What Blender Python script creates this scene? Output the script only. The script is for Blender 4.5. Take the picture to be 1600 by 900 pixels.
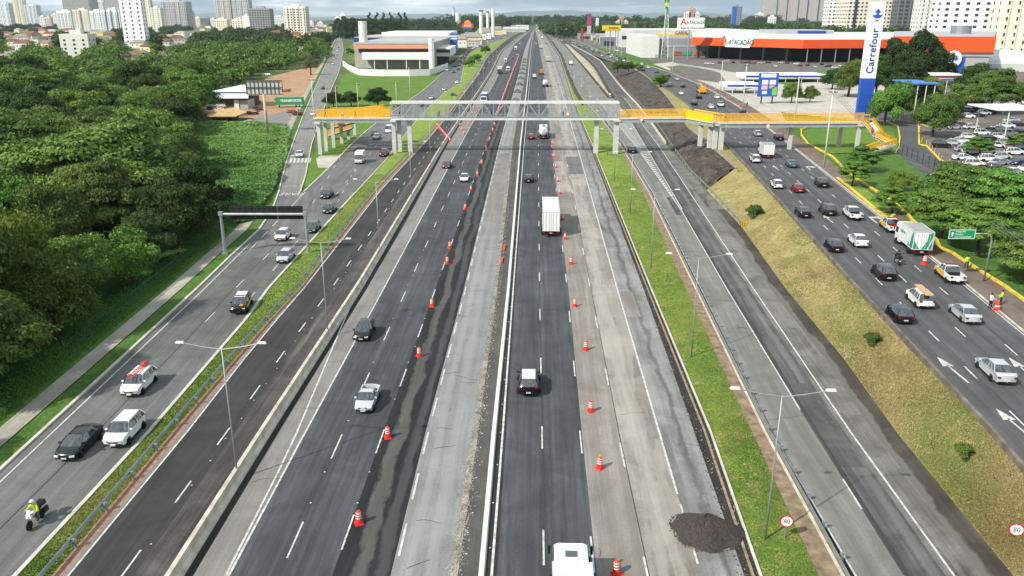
import bpy, math, random
import numpy as np
from mathutils import Vector, Matrix
R = math.radians
for o in list(bpy.data.objects): bpy.data.objects.remove(o)
SC = bpy.context.scene
COL = SC.collection
# ---------------------------------------------------------------- camera
CAM_H = 32.0; FPX = 1250.0; PITCH = R(18.66)
cd = bpy.data.cameras.new('camera'); cam = bpy.data.objects.new('camera', cd); COL.objects.link(cam)
cam.location = (0, 0, CAM_H); cam.rotation_euler = (R(90) - PITCH, 0, 0)
cd.sensor_width = 36.0; cd.lens = 36.0*FPX/1600.0; cd.clip_end = 80000; cd.clip_start = 0.5
SC.camera = cam
# ---------------------------------------------------------------- world and sun
SUN_EL = R(40); SUN_AZ = math.atan2(-.78, -.63)       # direction towards the sun, angle from +Y clockwise
w = bpy.data.worlds.new('World'); SC.world = w; w.use_nodes = True
nt = w.node_tree; N = nt.nodes; L = nt.links; N.clear()
out = N.new('ShaderNodeOutputWorld'); bg = N.new('ShaderNodeBackground'); bg.inputs[1].default_value = 0.080
sky = N.new('ShaderNodeTexSky'); sky.sky_type = 'NISHITA'; sky.sun_disc = False
sky.sun_elevation = SUN_EL; sky.sun_rotation = SUN_AZ; sky.air_density = 1.0; sky.dust_density = 1.5
tc = N.new('ShaderNodeTexCoord'); mp = N.new('ShaderNodeMapping'); mp.inputs['Scale'].default_value = (1.0, 1.0, 9.0)
mp.inputs['Location'].default_value = (3.1, 0.4, 0.35)
L.new(tc.outputs['Generated'], mp.inputs[0])
n1 = N.new('ShaderNodeTexNoise'); n1.inputs['Scale'].default_value = 5.0; n1.inputs['Detail'].default_value = 9; n1.inputs['Roughness'].default_value = .58; n1.inputs['Distortion'].default_value = .4
L.new(mp.outputs[0], n1.inputs['Vector'])
cr = N.new('ShaderNodeValToRGB'); cr.color_ramp.elements[0].position = .42; cr.color_ramp.elements[0].color = (0, 0, 0, 1)
cr.color_ramp.elements[1].position = .58; cr.color_ramp.elements[1].color = (1, 1, 1, 1)
L.new(n1.outputs[0], cr.inputs[0])
n2 = N.new('ShaderNodeTexNoise'); n2.inputs['Scale'].default_value = 12; n2.inputs['Detail'].default_value = 7
L.new(mp.outputs[0], n2.inputs['Vector'])
cc = N.new('ShaderNodeValToRGB'); cc.color_ramp.elements[0].position = .35; cc.color_ramp.elements[0].color = (6.2, 7.5, 8.2, 1)
cc.color_ramp.elements[1].position = .66; cc.color_ramp.elements[1].color = (14.5, 14.8, 14.6, 1)
L.new(n2.outputs[0], cc.inputs[0])
mx = N.new('ShaderNodeMix'); mx.data_type = 'RGBA'
L.new(cr.outputs[0], mx.inputs[0]); 
gl = N.new('ShaderNodeMix'); gl.data_type = 'RGBA'; gl.inputs[0].default_value = .72   # thin high cloud over the blue
gl.inputs[7].default_value = (3.6, 5.3, 6.5, 1)
L.new(sky.outputs[0], gl.inputs[6]); L.new(gl.outputs[2], mx.inputs[6]); L.new(cc.outputs[0], mx.inputs[7])
L.new(mx.outputs[2], bg.inputs[0]); L.new(bg.outputs[0], out.inputs[0])
sl = bpy.data.lights.new('sun', 'SUN'); sl.energy = 4.5; sl.angle = R(0.9); sl.color = (1, .95, .87)
so = bpy.data.objects.new('sun', sl); COL.objects.link(so)
so.rotation_euler = Vector((-math.sin(SUN_AZ)*math.cos(SUN_EL), -math.cos(SUN_AZ)*math.cos(SUN_EL), -math.sin(SUN_EL))).to_track_quat('-Z', 'Y').to_euler()
so.location = (-60, -60, 90)
SC.view_settings.view_transform = 'Standard'; SC.view_settings.look = 'None'
SC.view_settings.exposure = 0.40; SC.view_settings.gamma = 1; SC.view_settings.use_curve_mapping = False
SC.render.engine = 'CYCLES'
SC.cycles.max_bounces = 6; SC.cycles.diffuse_bounces = 2; SC.cycles.glossy_bounces = 2; SC.cycles.transmission_bounces = 2
SC.cycles.transparent_max_bounces = 4; SC.cycles.volume_bounces = 0
# ---------------------------------------------------------------- picture-to-ground helper
SP, CP = math.sin(PITCH), math.cos(PITCH)
def ray(px, py):
    u = (px-800)/FPX; v = (py-450)/FPX
    return Vector((u, CP - v*SP, -SP - v*CP))
def P(px, py, z=0.0):
    d = ray(px, py); t = (z-CAM_H)/d.z
    return Vector((d.x*t, d.y*t, z))
def at(px, py, Y):
    d = ray(px, py); t = Y/d.y
    return Vector((d.x*t, Y, CAM_H + d.z*t))
def hz(px, py, z0, ytop):
    b = P(px, py, z0); return at(px, ytop, b.y).z - z0
ZS0 = 3.0
def zs(Y): return ZS0*min(1, max(0, (1500-Y)/1020.0))
def PS(px, py, dz=0):
    z = ZS0
    for _ in range(8): z = zs(P(px, py, z+dz).y)
    return P(px, py, z+dz)
def lin(pts):
    pts = sorted(pts)
    def f(y):
        if y <= pts[0][0]: a, b = pts[0], pts[1]
        elif y >= pts[-1][0]: a, b = pts[-2], pts[-1]
        else:
            for a, b in zip(pts, pts[1:]):
                if a[0] <= y <= b[0]: break
        return a[1] + (b[1]-a[1])*(y-a[0])/(b[0]-a[0])
    return f
# ---------------------------------------------------------------- materials
MATS = {}
def rgb(h):
    h = h.lstrip('#'); c = [int(h[i:i+2], 16)/255 for i in (0, 2, 4)]
    return tuple(x/12.92 if x <= .04045 else ((x+.055)/1.055)**2.4 for x in c)
def mat(name, color, rough=.6, metal=0.0, var=0.0, vscale=2.0, bump=0.0, bscale=20.0, coat=0.0, spec=.5, emit=0.0, alpha=None):
    if name in MATS: return MATS[name]
    if isinstance(color, str): color = rgb(color)
    m = bpy.data.materials.new(name); m.use_nodes = True; nt = m.node_tree; b = nt.nodes['Principled BSDF']
    b.inputs['Base Color'].default_value = (*color, 1); b.inputs['Roughness'].default_value = rough
    b.inputs['Metallic'].default_value = metal; b.inputs['Specular IOR Level'].default_value = spec
    if coat: b.inputs['Coat Weight'].default_value = coat; b.inputs['Coat Roughness'].default_value = .06
    if emit: b.inputs['Emission Color'].default_value = (*color, 1); b.inputs['Emission Strength'].default_value = emit
    if var or bump:
        t = nt.nodes.new('ShaderNodeTexCoord')
        if var:
            n = nt.nodes.new('ShaderNodeTexNoise'); n.inputs['Scale'].default_value = vscale; n.inputs['Detail'].default_value = 6
            nt.links.new(t.outputs['Object'], n.inputs['Vector'])
            mr = nt.nodes.new('ShaderNodeMapRange'); mr.inputs[1].default_value = .3; mr.inputs[2].default_value = .7
            mr.inputs[3].default_value = 1-var; mr.inputs[4].default_value = 1+var*.6
            nt.links.new(n.outputs[0], mr.inputs[0])
            mu = nt.nodes.new('ShaderNodeVectorMath'); mu.operation = 'SCALE'; mu.inputs[0].default_value = color
            nt.links.new(mr.outputs[0], mu.inputs[3]); nt.links.new(mu.outputs[0], b.inputs['Base Color'])
        if bump:
            n = nt.nodes.new('ShaderNodeTexNoise'); n.inputs['Scale'].default_value = bscale; n.inputs['Detail'].default_value = 4
            nt.links.new(t.outputs['Object'], n.inputs['Vector'])
            bp = nt.nodes.new('ShaderNodeBump'); bp.inputs['Strength'].default_value = bump; bp.inputs['Distance'].default_value = .05
            nt.links.new(n.outputs[0], bp.inputs['Height']); nt.links.new(bp.outputs[0], b.inputs['Normal'])
    MATS[name] = m; return m
def ramp(nt, src, p0, p1, v0, v1):
    mr = nt.nodes.new('ShaderNodeMapRange'); mr.inputs[1].default_value = p0; mr.inputs[2].default_value = p1
    mr.inputs[3].default_value = v0; mr.inputs[4].default_value = v1; nt.links.new(src, mr.inputs[0]); return mr.outputs[0]
def noise(nt, vec, scale, detail=5, rough=.55, sc3=None, dist=0.0):
    if sc3:
        m = nt.nodes.new('ShaderNodeMapping'); m.inputs['Scale'].default_value = sc3; nt.links.new(vec, m.inputs[0]); vec = m.outputs[0]
    n = nt.nodes.new('ShaderNodeTexNoise'); n.inputs['Scale'].default_value = scale; n.inputs['Detail'].default_value = detail
    n.inputs['Roughness'].default_value = rough; n.inputs['Distortion'].default_value = dist
    nt.links.new(vec, n.inputs['Vector']); return n.outputs[0]
def mixc(nt, fac, a, b):
    m = nt.nodes.new('ShaderNodeMix'); m.data_type = 'RGBA'
    if isinstance(fac, (int, float)): m.inputs[0].default_value = fac
    else: nt.links.new(fac, m.inputs[0])
    for i, c in ((6, a), (7, b)):
        if isinstance(c, tuple): m.inputs[i].default_value = (*c[:3], 1)
        else: nt.links.new(c, m.inputs[i])
    return m.outputs[2]
def road(name, base, dark=.6, light=1.35, streak=.8, patch=.5, tint=None, seed=0.0, lanes=None, stain=None, rough=.88, tracks=()):
    """worn paving: long streaks along the traffic, wheel tracks, blotches, fine aggregate"""
    if name in MATS: return MATS[name]
    base = (base, base, base) if isinstance(base, float) else base
    m = bpy.data.materials.new(name); m.use_nodes = True; nt = m.node_tree; b = nt.nodes['Principled BSDF']
    uv = nt.nodes.new('ShaderNodeUVMap'); 
    off = nt.nodes.new('ShaderNodeVectorMath'); off.operation = 'ADD'; off.inputs[1].default_value = (seed*13.1, seed*47.7, 0); nt.links.new(uv.outputs[0], off.inputs[0]); v = off.outputs[0]
    s = noise(nt, v, 1.0, 6, .6, (1.1, .035, 1), .3)
    f1 = ramp(nt, s, .3, .7, 1-streak*.45, 1+streak*.4)
    s2 = noise(nt, v, 1.0, 5, .6, (4.0, .11, 1))
    f1b = ramp(nt, s2, .3, .7, 1-streak*.30, 1+streak*.30)
    p = noise(nt, v, .13, 6, .65, None, 1.2)
    f2 = ramp(nt, p, .35, .65, 1-patch*.5, 1+patch*.4)
    g = noise(nt, v, 7.0, 5, .8); f3 = ramp(nt, g, .25, .75, .74, 1.26)
    def mul(a, c):
        q = nt.nodes.new('ShaderNodeMath'); q.operation = 'MULTIPLY'; nt.links.new(a, q.inputs[0]); nt.links.new(c, q.inputs[1]); return q.outputs[0]
    f = mul(mul(mul(f1, f1b), f2), f3)
    if lanes:      # (offset, lane width): darker oil line mid lane, polished wheel tracks
        sx = nt.nodes.new('ShaderNodeSeparateXYZ'); nt.links.new(uv.outputs[0], sx.inputs[0])
        q = nt.nodes.new('ShaderNodeMath'); q.operation = 'ADD'; q.inputs[1].default_value = -lanes[0]; nt.links.new(sx.outputs[0], q.inputs[0])
        q2 = nt.nodes.new('ShaderNodeMath'); q2.operation = 'MULTIPLY'; q2.inputs[1].default_value = 4*math.pi/lanes[1]; nt.links.new(q.outputs[0], q2.inputs[0])
        q3 = nt.nodes.new('ShaderNodeMath'); q3.operation = 'COSINE'; nt.links.new(q2.outputs[0], q3.inputs[0])
        f = mul(f, ramp(nt, q3.outputs[0], -1, 1, 1-lanes[2], 1+lanes[2]))
    cl = nt.nodes.new('ShaderNodeClamp'); cl.inputs[1].default_value = dark; cl.inputs[2].default_value = light; nt.links.new(f, cl.inputs[0])
    sc = nt.nodes.new('ShaderNodeVectorMath'); sc.operation = 'SCALE'; sc.inputs[0].default_value = base; nt.links.new(cl.outputs[0], sc.inputs[3])
    colr = sc.outputs[0]
    if stain:      # (colour, threshold, scale, stretch)
        ns = noise(nt, v, stain[2], 5, .6, (1, stain[3], 1), .6)
        fa = ramp(nt, ns, stain[1], stain[1]+.08, 0, .85)
        colr = mixc(nt, fa, colr, stain[0])
    for (uc, hw_, tc_, warp, st, vs) in tracks:      # worn or sealed bands with ragged edges
        sx2 = nt.nodes.new('ShaderNodeSeparateXYZ'); nt.links.new(uv.outputs[0], sx2.inputs[0])
        wv = ramp(nt, noise(nt, v, 1.0, 6, .62, (.25, vs, 1), .2), .2, .8, -warp, warp); wv2 = ramp(nt, noise(nt, v, 1.0, 4, .7, (1.5, .9, 1)), .2, .8, -.16, .16)
        def mth(op, x, y):
            q = nt.nodes.new('ShaderNodeMath'); q.operation = op
            for i_, z_ in enumerate((x, y)):
                if z_ is None: continue
                if isinstance(z_, (int, float)): q.inputs[i_].default_value = z_
                else: nt.links.new(z_, q.inputs[i_])
            return q.outputs[0]
        dd = mth('ABSOLUTE', mth('ADD', mth('ADD', mth('ADD', sx2.outputs[0], -uc), wv), wv2), None)
        colr = mixc(nt, mth('MULTIPLY', ramp(nt, dd, hw_-.12, hw_+.12, st, 0), ramp(nt, noise(nt, v, 1.0, 5, .6, (2.2, .06, 1)), .3, .7, .55, 1)), colr, tc_)
    nt.links.new(colr, b.inputs['Base Color'])
    b.inputs['Roughness'].default_value = rough; b.inputs['Specular IOR Level'].default_value = .35
    bp = nt.nodes.new('ShaderNodeBump'); bp.inputs['Strength'].default_value = .25; bp.inputs['Distance'].default_value = .02
    nt.links.new(g, bp.inputs['Height']); nt.links.new(bp.outputs[0], b.inputs['Normal'])
    MATS[name] = m; return m
def grassmat(name, c1, c2, c3, s1=.25, s2=3.0, t3=.58, bump=.6):
    if name in MATS: return MATS[name]
    m = bpy.data.materials.new(name); m.use_nodes = True; nt = m.node_tree; b = nt.nodes['Principled BSDF']
    t = nt.nodes.new('ShaderNodeTexCoord'); v = t.outputs['Object']
    a = mixc(nt, ramp(nt, noise(nt, v, s1, 6, .65), .35, .65, 0, 1), rgb(c1), rgb(c2))
    a = mixc(nt, ramp(nt, noise(nt, v, s1*1.7+.11, 6, .7, None, .8), t3, t3+.1, 0, .9), a, rgb(c3))
    g = noise(nt, v, s2, 5, .75)
    sc = nt.nodes.new('ShaderNodeVectorMath'); sc.operation = 'SCALE'; nt.links.new(a, sc.inputs[0]); nt.links.new(ramp(nt, g, .25, .75, .55, 1.4), sc.inputs[3])
    nt.links.new(sc.outputs[0], b.inputs['Base Color']); b.inputs['Roughness'].default_value = .95; b.inputs['Specular IOR Level'].default_value = .1
    bp = nt.nodes.new('ShaderNodeBump'); bp.inputs['Strength'].default_value = bump; bp.inputs['Distance'].default_value = .25
    nt.links.new(g, bp.inputs['Height']); nt.links.new(bp.outputs[0], b.inputs['Normal'])
    MATS[name] = m; return m
# ---------------------------------------------------------------- mesh builder
class MB:
    def __init__(s): s.v = []; s.f = []; s.m = []; s.uv = {}
    def quad(s, a, b, c, d, mi=0): return s.poly((a, b, c, d), mi)
    def poly(s, pts, mi=0):
        n = len(s.v); s.v += [tuple(p) for p in pts]; s.f.append(tuple(range(n, n+len(pts)))); s.m.append(mi); return s
    def box(s, cx, cy, cz, sx, sy, sz, rz=0.0, mi=0, top=None):
        """top = scale of the upper face"""
        n = len(s.v); c, q = math.cos(rz), math.sin(rz)
        for k, z in ((0, -1), (1, 1)):
            t = (top or 1.0) if z > 0 else 1.0
            for x, y in ((-1, -1), (1, -1), (1, 1), (-1, 1)):
                X, Y = x*sx/2*t, y*sy/2*t
                s.v.append((cx+X*c-Y*q, cy+X*q+Y*c, cz+z*sz/2))
        for f in ((0, 3, 2, 1), (4, 5, 6, 7), (0, 1, 5, 4), (1, 2, 6, 5), (2, 3, 7, 6), (3, 0, 4, 7)):
            s.f.append(tuple(n+i for i in f)); s.m.append(mi)
        return s
    def bbox(s, x0, y0, z0, x1, y1, z1, mi=0): return s.box((x0+x1)/2, (y0+y1)/2, (z0+z1)/2, abs(x1-x0), abs(y1-y0), abs(z1-z0), 0, mi)
    def tube(s, pts, rs, n=8, mi=0, cap=True):
        pts = [Vector(p) for p in pts]
        if isinstance(rs, (int, float)): rs = [rs]*len(pts)
        base = len(s.v); up = None
        for i, p in enumerate(pts):
            d = (pts[min(i+1, len(pts)-1)] - pts[max(i-1, 0)]).normalized()
            if up is None: up = Vector((0, 0, 1)) if abs(d.z) < .9 else Vector((1, 0, 0))
            a = d.cross(up).normalized(); b2 = d.cross(a).normalized(); up = a.cross(d) if abs(a.cross(d).length) > .1 else up
            for k in range(n):
                t = 2*math.pi*k/n + math.pi/n; s.v.append(tuple(p + (a*math.cos(t)+b2*math.sin(t))*rs[i]))
        for i in range(len(pts)-1):
            for k in range(n):
                k2 = (k+1) % n; s.f.append((base+i*n+k, base+i*n+k2, base+(i+1)*n+k2, base+(i+1)*n+k)); s.m.append(mi)
        if cap:
            s.f.append(tuple(base+k for k in range(n))[::-1]); s.m.append(mi)
            e = base+(len(pts)-1)*n; s.f.append(tuple(e+k for k in range(n))); s.m.append(mi)
        return s
    def bar(s, a, b, w, h=None, mi=0):
        """square bar between two points"""
        return s.tube([a, b], (w if h is None else (w+h)/2)*.7071, 4, mi)
    def lathe(s, prof, n=16, cx=0, cy=0, cz=0, mi=0, axis='z', mis=None):
        base = len(s.v)
        for r, z in prof:
            for k in range(n):
                t = 2*math.pi*k/n
                q = (r*math.cos(t), r*math.sin(t), z) if axis == 'z' else ((r*math.cos(t), z, r*math.sin(t)) if axis == 'y' else (z, r*math.cos(t), r*math.sin(t)))
                s.v.append((cx+q[0], cy+q[1], cz+q[2]))
        for i in range(len(prof)-1):
            for k in range(n):
                k2 = (k+1) % n; s.f.append((base+i*n+k, base+i*n+k2, base+(i+1)*n+k2, base+(i+1)*n+k)); s.m.append(mis[i] if mis else mi)
        s.f.append(tuple(base+k for k in range(n))[::-1]); s.m.append(mis[0] if mis else mi)
        e = base+(len(prof)-1)*n; s.f.append(tuple(e+k for k in range(n))); s.m.append(mis[-1] if mis else mi)
        return s
    def prism(s, pts, y0, y1, mi=0):
        """outline in x,z extruded along y"""
        n = len(s.v); k = len(pts)
        s.v += [(x, y0, z) for x, z in pts] + [(x, y1, z) for x, z in pts]
        s.f.append(tuple(range(n, n+k))); s.m.append(mi); s.f.append(tuple(range(n+2*k-1, n+k-1, -1))); s.m.append(mi)
        for i in range(k):
            j = (i+1) % k; s.f.append((n+j, n+i, n+k+i, n+k+j)); s.m.append(mi)
        return s
    def slab(s, pts, z0, z1, mi=0):
        n = len(s.v); k = len(pts)
        s.v += [(p[0], p[1], z0) for p in pts] + [(p[0], p[1], z1) for p in pts]
        s.f.append(tuple(range(n+k-1, n-1, -1))); s.m.append(mi); s.f.append(tuple(range(n+k, n+2*k))); s.m.append(mi)
        for i in range(k):
            j = (i+1) % k; s.f.append((n+i, n+j, n+k+j, n+k+i)); s.m.append(mi)
        return s
    def mesh(s, name, mats, smooth=False):
        me = bpy.data.meshes.new(name); me.from_pydata(s.v, [], s.f)
        for m in (mats if isinstance(mats, (list, tuple)) else [mats]): me.materials.append(m)
        me.polygons.foreach_set('material_index', s.m)
        if smooth: me.polygons.foreach_set('use_smooth', [True]*len(s.f))
        me.update(); return me
    def build(s, name, mats, parent=None, smooth=False):
        o = bpy.data.objects.new(name, s.mesh(name, mats, smooth)); COL.objects.link(o)
        if parent: o.parent = parent
        return o
def fixn(o, sm=None):
    import bmesh
    b = bmesh.new(); b.from_mesh(o.data); bmesh.ops.recalc_face_normals(b, faces=b.faces)
    if sm:
        bmesh.ops.remove_doubles(b, verts=b.verts, dist=.0005)
        for f in b.faces: f.smooth = True
        for e in b.edges: e.smooth = len(e.link_faces) == 2 and e.calc_face_angle(0) < sm
    b.to_mesh(o.data); b.free(); return o
def tag(o, label=None, cat=None, group=None, kind=None):
    if label: o['label'] = label
    if cat: o['category'] = cat
    if group: o['group'] = group
    if kind: o['kind'] = kind
    return o
def thing(name, label, cat, loc=(0, 0, 0), rz=0.0, group=None):
    o = bpy.data.objects.new(name, None); COL.objects.link(o); o.empty_display_size = .3
    o.location = loc; o.rotation_euler = (0, 0, rz); return tag(o, label, cat, group)
def kids(o): return [c for c in KID.get(o.name, [])] if False else list(o.children)
def copy_tree(src, loc=None, rz=None, label=None, group=None, scale=None, swap=None, cat=None):
    """copy a thing with its parts and sub-parts; swap = {material name: material}"""
    def cp(o, parent):
        c = o.copy(); COL.objects.link(c)
        if parent: c.parent = parent
        if swap and c.type == 'MESH':
            for sl_ in c.material_slots:
                if sl_.material and sl_.material.name in swap:
                    k = sl_.material.name; sl_.link = 'OBJECT'; sl_.material = swap[k]
        for ch in o.children: cp(ch, c)
        return c
    r = cp(src, None)
    if loc is not None: r.location = loc
    if rz is not None: r.rotation_euler = (0, 0, rz)
    if scale is not None: r.scale = (scale,)*3 if isinstance(scale, (int, float)) else scale
    if label: r['label'] = label
    if group: r['group'] = group
    if cat: r['category'] = cat
    return r
ORD = ['first', 'second', 'third', 'fourth', 'fifth', 'sixth', 'seventh', 'eighth', 'ninth', 'tenth', 'eleventh', 'twelfth', 'thirteenth', 'fourteenth', 'fifteenth', 'sixteenth', 'seventeenth', 'eighteenth', 'nineteenth']
TENS = ['', '', 'twenty', 'thirty', 'forty', 'fifty', 'sixty', 'seventy', 'eighty', 'ninety']
def nth(i):
    if i < 19: return ORD[i]
    i += 1
    return (TENS[i//10][:-1]+'ieth') if i % 10 == 0 else TENS[i//10]+'-'+ORD[i % 10 - 1]
def textmesh(s, size, m, parent, loc, rot, name='lettering', ext=.01, align='CENTER', sx=1.0, bold=0.0, shear=0.0, spc=1.0):
    c = bpy.data.curves.new(name, 'FONT'); c.space_character = spc; c.body = s; c.size = size; c.extrude = ext; c.align_x = align; c.align_y = 'CENTER'; c.offset = bold; c.shear = shear
    t = bpy.data.objects.new(name, c); COL.objects.link(t)
    dg = bpy.context.evaluated_depsgraph_get(); me = bpy.data.meshes.new_from_object(t.evaluated_get(dg)); me.name = name
    bpy.data.objects.remove(t); bpy.data.curves.remove(c)
    me.materials.clear(); me.materials.append(m)
    o = bpy.data.objects.new(name, me); COL.objects.link(o); o.parent = parent; o.location = loc; o.rotation_euler = rot; o.scale = (sx, 1, 1); return o
# ================================================================ ROADS AND GROUND
ROWS = [43.5, 44.5, 46, 48, 50, 53, 56, 60, 65, 70, 78, 86, 95, 105, 115, 130, 145, 165, 185, 205, 225, 250, 275, 300, 330, 360, 400, 450, 500, 560, 620, 675, 740, 820, 900, 1050, 1300]
E = {k: lin(v) for k, v in dict(
    ls_l=[(900, -175), (675, 68), (450, 311), (380, 383), (355, 411), (320, 432), (257, 447), (186, 472), (124, 499), (67, 525), (50, 531)],
    side_r=[(305, 466), (292, 474), (225, 487), (202, 495), (140, 517), (112, 530), (75, 537), (60, 533), (50, 534)],
    lsm_l=[(305, 468), (297, 480), (251, 526), (215, 560), (191, 590), (140, 664), (114, 692), (97, 712), (85, 722), (70, 745), (55, 780), (44, 826)],
    gr_l=[(900, 26), (675, 234), (482, 400), (462, 410), (342, 518), (250, 603), (225, 622), (187, 652), (146, 692), (137, 718), (112, 723), (90, 728), (75, 745), (60, 790), (50, 815), (44, 829)],
    rail=[(900, 80), (675, 269), (522, 400), (450, 468), (330, 560), (292, 590), (225, 656), (187, 690), (156, 713), (137, 728), (112, 746), (90, 757), (70, 780), (55, 800), (44, 831)],
    dark_l=[(900, 106), (675, 292), (537, 400), (450, 475), (330, 569), (292, 599), (225, 662), (187, 695), (156, 717), (137, 732), (112, 750), (90, 760), (70, 782), (55, 802), (44, 831.3)],
    bar_l=[(900, 262), (675, 407), (450, 555), (350, 618), (225, 691), (156, 738), (112, 767), (97, 774), (81, 782), (70, 796), (60, 807), (44, 831.7)],
    bar_r=[(900, 290), (675, 427), (450, 568), (350, 628), (225, 697), (156, 742), (112, 769.5), (97, 776), (81, 783.5), (70, 797), (60, 808), (44, 832)],
    solid=[(900, 357), (675, 477), (450, 600), (225, 720), (141, 766), (112, 781), (70, 803), (44, 833)],
    l12=[(900, 436), (675, 536), (450, 636), (225, 736), (112, 789), (70, 808), (44, 833.3)],
    l23=[(900, 519), (675, 599), (450, 681), (225, 760), (112, 802), (75, 816), (44, 833.6)],
    grey_l=[(900, 610), (675, 665), (450, 725), (225, 780), (112, 811), (75, 820), (44, 834)],
    grey_r=[(900, 712), (675, 745), (450, 776), (225, 801), (112, 821), (75, 826), (44, 834.5)],
    w1=[(900, 751), (675, 771), (450, 794), (225, 813), (112, 826), (75, 829.5), (44, 834.8)],
    w2=[(900, 768), (675, 785.5), (450, 802), (225, 819), (112, 829), (75, 832), (44, 835)],
    lr=[(900, 850), (675, 847), (450, 843), (225, 841), (112, 840), (75, 837), (44, 835.4)],
    seam=[(900, 933), (675, 909), (450, 888), (225, 862), (112, 850), (75, 843), (44, 835.8)],
    lr2=[(900, 1012), (675, 965), (450, 922), (225, 881), (112, 857.5), (75, 848), (44, 836)],
    solid_r=[(900, 1096), (675, 1030), (450, 964), (225, 901), (112, 869), (75, 856), (44, 836.3)],
    pav_r=[(900, 1163), (675, 1085), (450, 1005), (224, 920), (187, 905), (147, 891), (112, 881), (87, 873), (62, 856), (52, 848), (44, 836.6)],
    kerb=[(900, 1191), (675, 1112), (450, 1018), (224, 925), (187, 909), (147, 893.5), (112, 883), (87, 875), (62, 858), (52, 849), (44, 837)],
    gr_r=[(900, 1279), (675, 1175), (450, 1071), (300, 1004), (224, 963), (187, 938), (154, 908), (147, 901), (112, 884.5), (87, 876), (62, 859), (52, 850), (44, 837.3)],
    rail2=[(900, 1318), (675, 1196), (450, 1087), (300, 1014), (224, 968), (183, 938), (154, 911), (131, 897), (112, 887), (87, 878), (62, 860.5), (52, 851), (44, 837.6)],
    wa=[(900, 1336), (675, 1204), (450, 1094), (300, 1019), (224, 973), (183, 943), (154, 914), (131, 899), (112, 889), (87, 880), (62, 862), (52, 852), (44, 838)],
    la=[(900, 1412), (675, 1271), (450, 1135), (327, 1064), (224, 990), (197, 967), (153, 932)],
    hr=[(327, 1066), (224, 1006), (191, 987), (162, 965), (153, 957)],
    a_r=[(153, 932), (140, 927), (112, 910), (95, 899), (87, 892), (72, 880), (62, 870), (52, 856), (44, 838.4)],
    a_e=[(153, 950), (130, 931), (112, 917), (95, 903), (87, 896), (72, 884), (62, 872), (52, 857), (44, 838.6)],
    b_l=[(153, 957), (140, 949), (112, 934), (100, 925), (88, 911), (80, 901), (74, 893), (66, 886)],
    b_r=[(225, 1040), (185, 1012), (165, 997), (137, 970), (112, 951), (95, 938), (86, 923), (78, 908), (70, 893), (66, 890)],
    wb=[(900, 1494), (675, 1331), (450, 1178), (330, 1098), (225, 1028), (191, 1001), (165, 985), (137, 962), (112, 945), (95, 934)],
    sr=[(900, 1584), (675, 1401), (560, 1318), (450, 1227), (352, 1157), (297, 1104), (225, 1040), (185, 1012), (165, 997), (150, 984), (137, 970), (112, 951), (97, 944)],
    sv_l=[(740, 1603), (675, 1548), (450, 1337), (297, 1200), (235, 1142), (170, 1082), (151, 1060), (134, 1030), (107, 995), (92, 940), (80, 915), (72, 893), (66, 886), (60, 872), (52, 857), (44, 839)],
    sv_r=[(519, 1600), (450, 1516), (280, 1303), (225, 1234), (167, 1155), (137, 1105), (118, 1060), (105, 1022), (98, 985), (85, 950), (72, 922), (60, 889), (52, 868), (44, 843)],
    wk_r=[(470, 1600), (450, 1572), (380, 1465), (300, 1360), (225, 1262), (167, 1175), (137, 1120), (118, 1072), (105, 1035), (98, 1000), (85, 962), (72, 930), (60, 895), (52, 872), (44, 845)],
    yk=[(470, 1600), (450, 1572), (400, 1494), (380, 1465), (342, 1420), (317, 1395), (240, 1290), (225, 1266)],
).items()}
def rows(y0, y1): return sorted(set([y0, y1] + [r for r in ROWS if y0 < r < y1]), reverse=True)
def ribbon(name, fl, fr, ys, mats, z=0.0, zr=None, kind='structure', nu=1, pl=None, pr=None, bumpf=None, parent=None, smooth=False):
    """paved strip between two edge lines; UV in metres (u across, v along)"""
    pl = pl or (lambda x, y: P(x, y, z)); pr = pr or (lambda x, y: P(x, y, z if zr is None else zr))
    V, F, UV = [], [], []; acc = 0; pm = None
    for j, y in enumerate(ys):
        a, b = pl(fl(y), y), pr(fr(y), y); m = (a+b)/2
        if pm is not None: acc += (m-pm).length
        pm = m
        for i in range(nu+1):
            t = i/nu; p = a.lerp(b, t)
            if bumpf: p = p + Vector((0, 0, bumpf(p, t)))
            V.append(tuple(p)); UV.append(((b-a).length*t, acc))
    for j in range(len(ys)-1):
        for i in range(nu):
            q = j*(nu+1)+i; F.append((q, q+1, q+nu+2, q+nu+1))
    me = bpy.data.meshes.new(name); me.from_pydata(V, [], F); me.materials.append(mats)
    ul = me.uv_layers.new(name='UVMap'); idx = [0]*len(me.loops); me.loops.foreach_get('vertex_index', idx)
    ul.data.foreach_set('uv', [c for i in idx for c in UV[i]])
    if smooth: me.polygons.foreach_set('use_smooth', [True]*len(F))
    o = bpy.data.objects.new(name, me); COL.objects.link(o)
    if kind: o['kind'] = kind
    if parent: o.parent = parent
    return o
def off(f, d0, d1=None):
    """shift an edge line sideways by d0 metres"""
    def g(y):
        s = (y-28.0)*CP/CAM_H
        return f(y)+d0*s
    return g
def mixf(f, g, t): return lambda y: f(y)*(1-t)+g(y)*t
M_DK = road('asphalt_new_dark', (.030, .031, .034), .55, 1.7, .8, .5, seed=1, lanes=(0, 3.6, .1))
M_DK2 = road('asphalt_dark_brown', (.036, .034, .034), .6, 1.6, .5, .5, seed=2, stain=((.060, .056, .054), .60, .5, .05))
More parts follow.
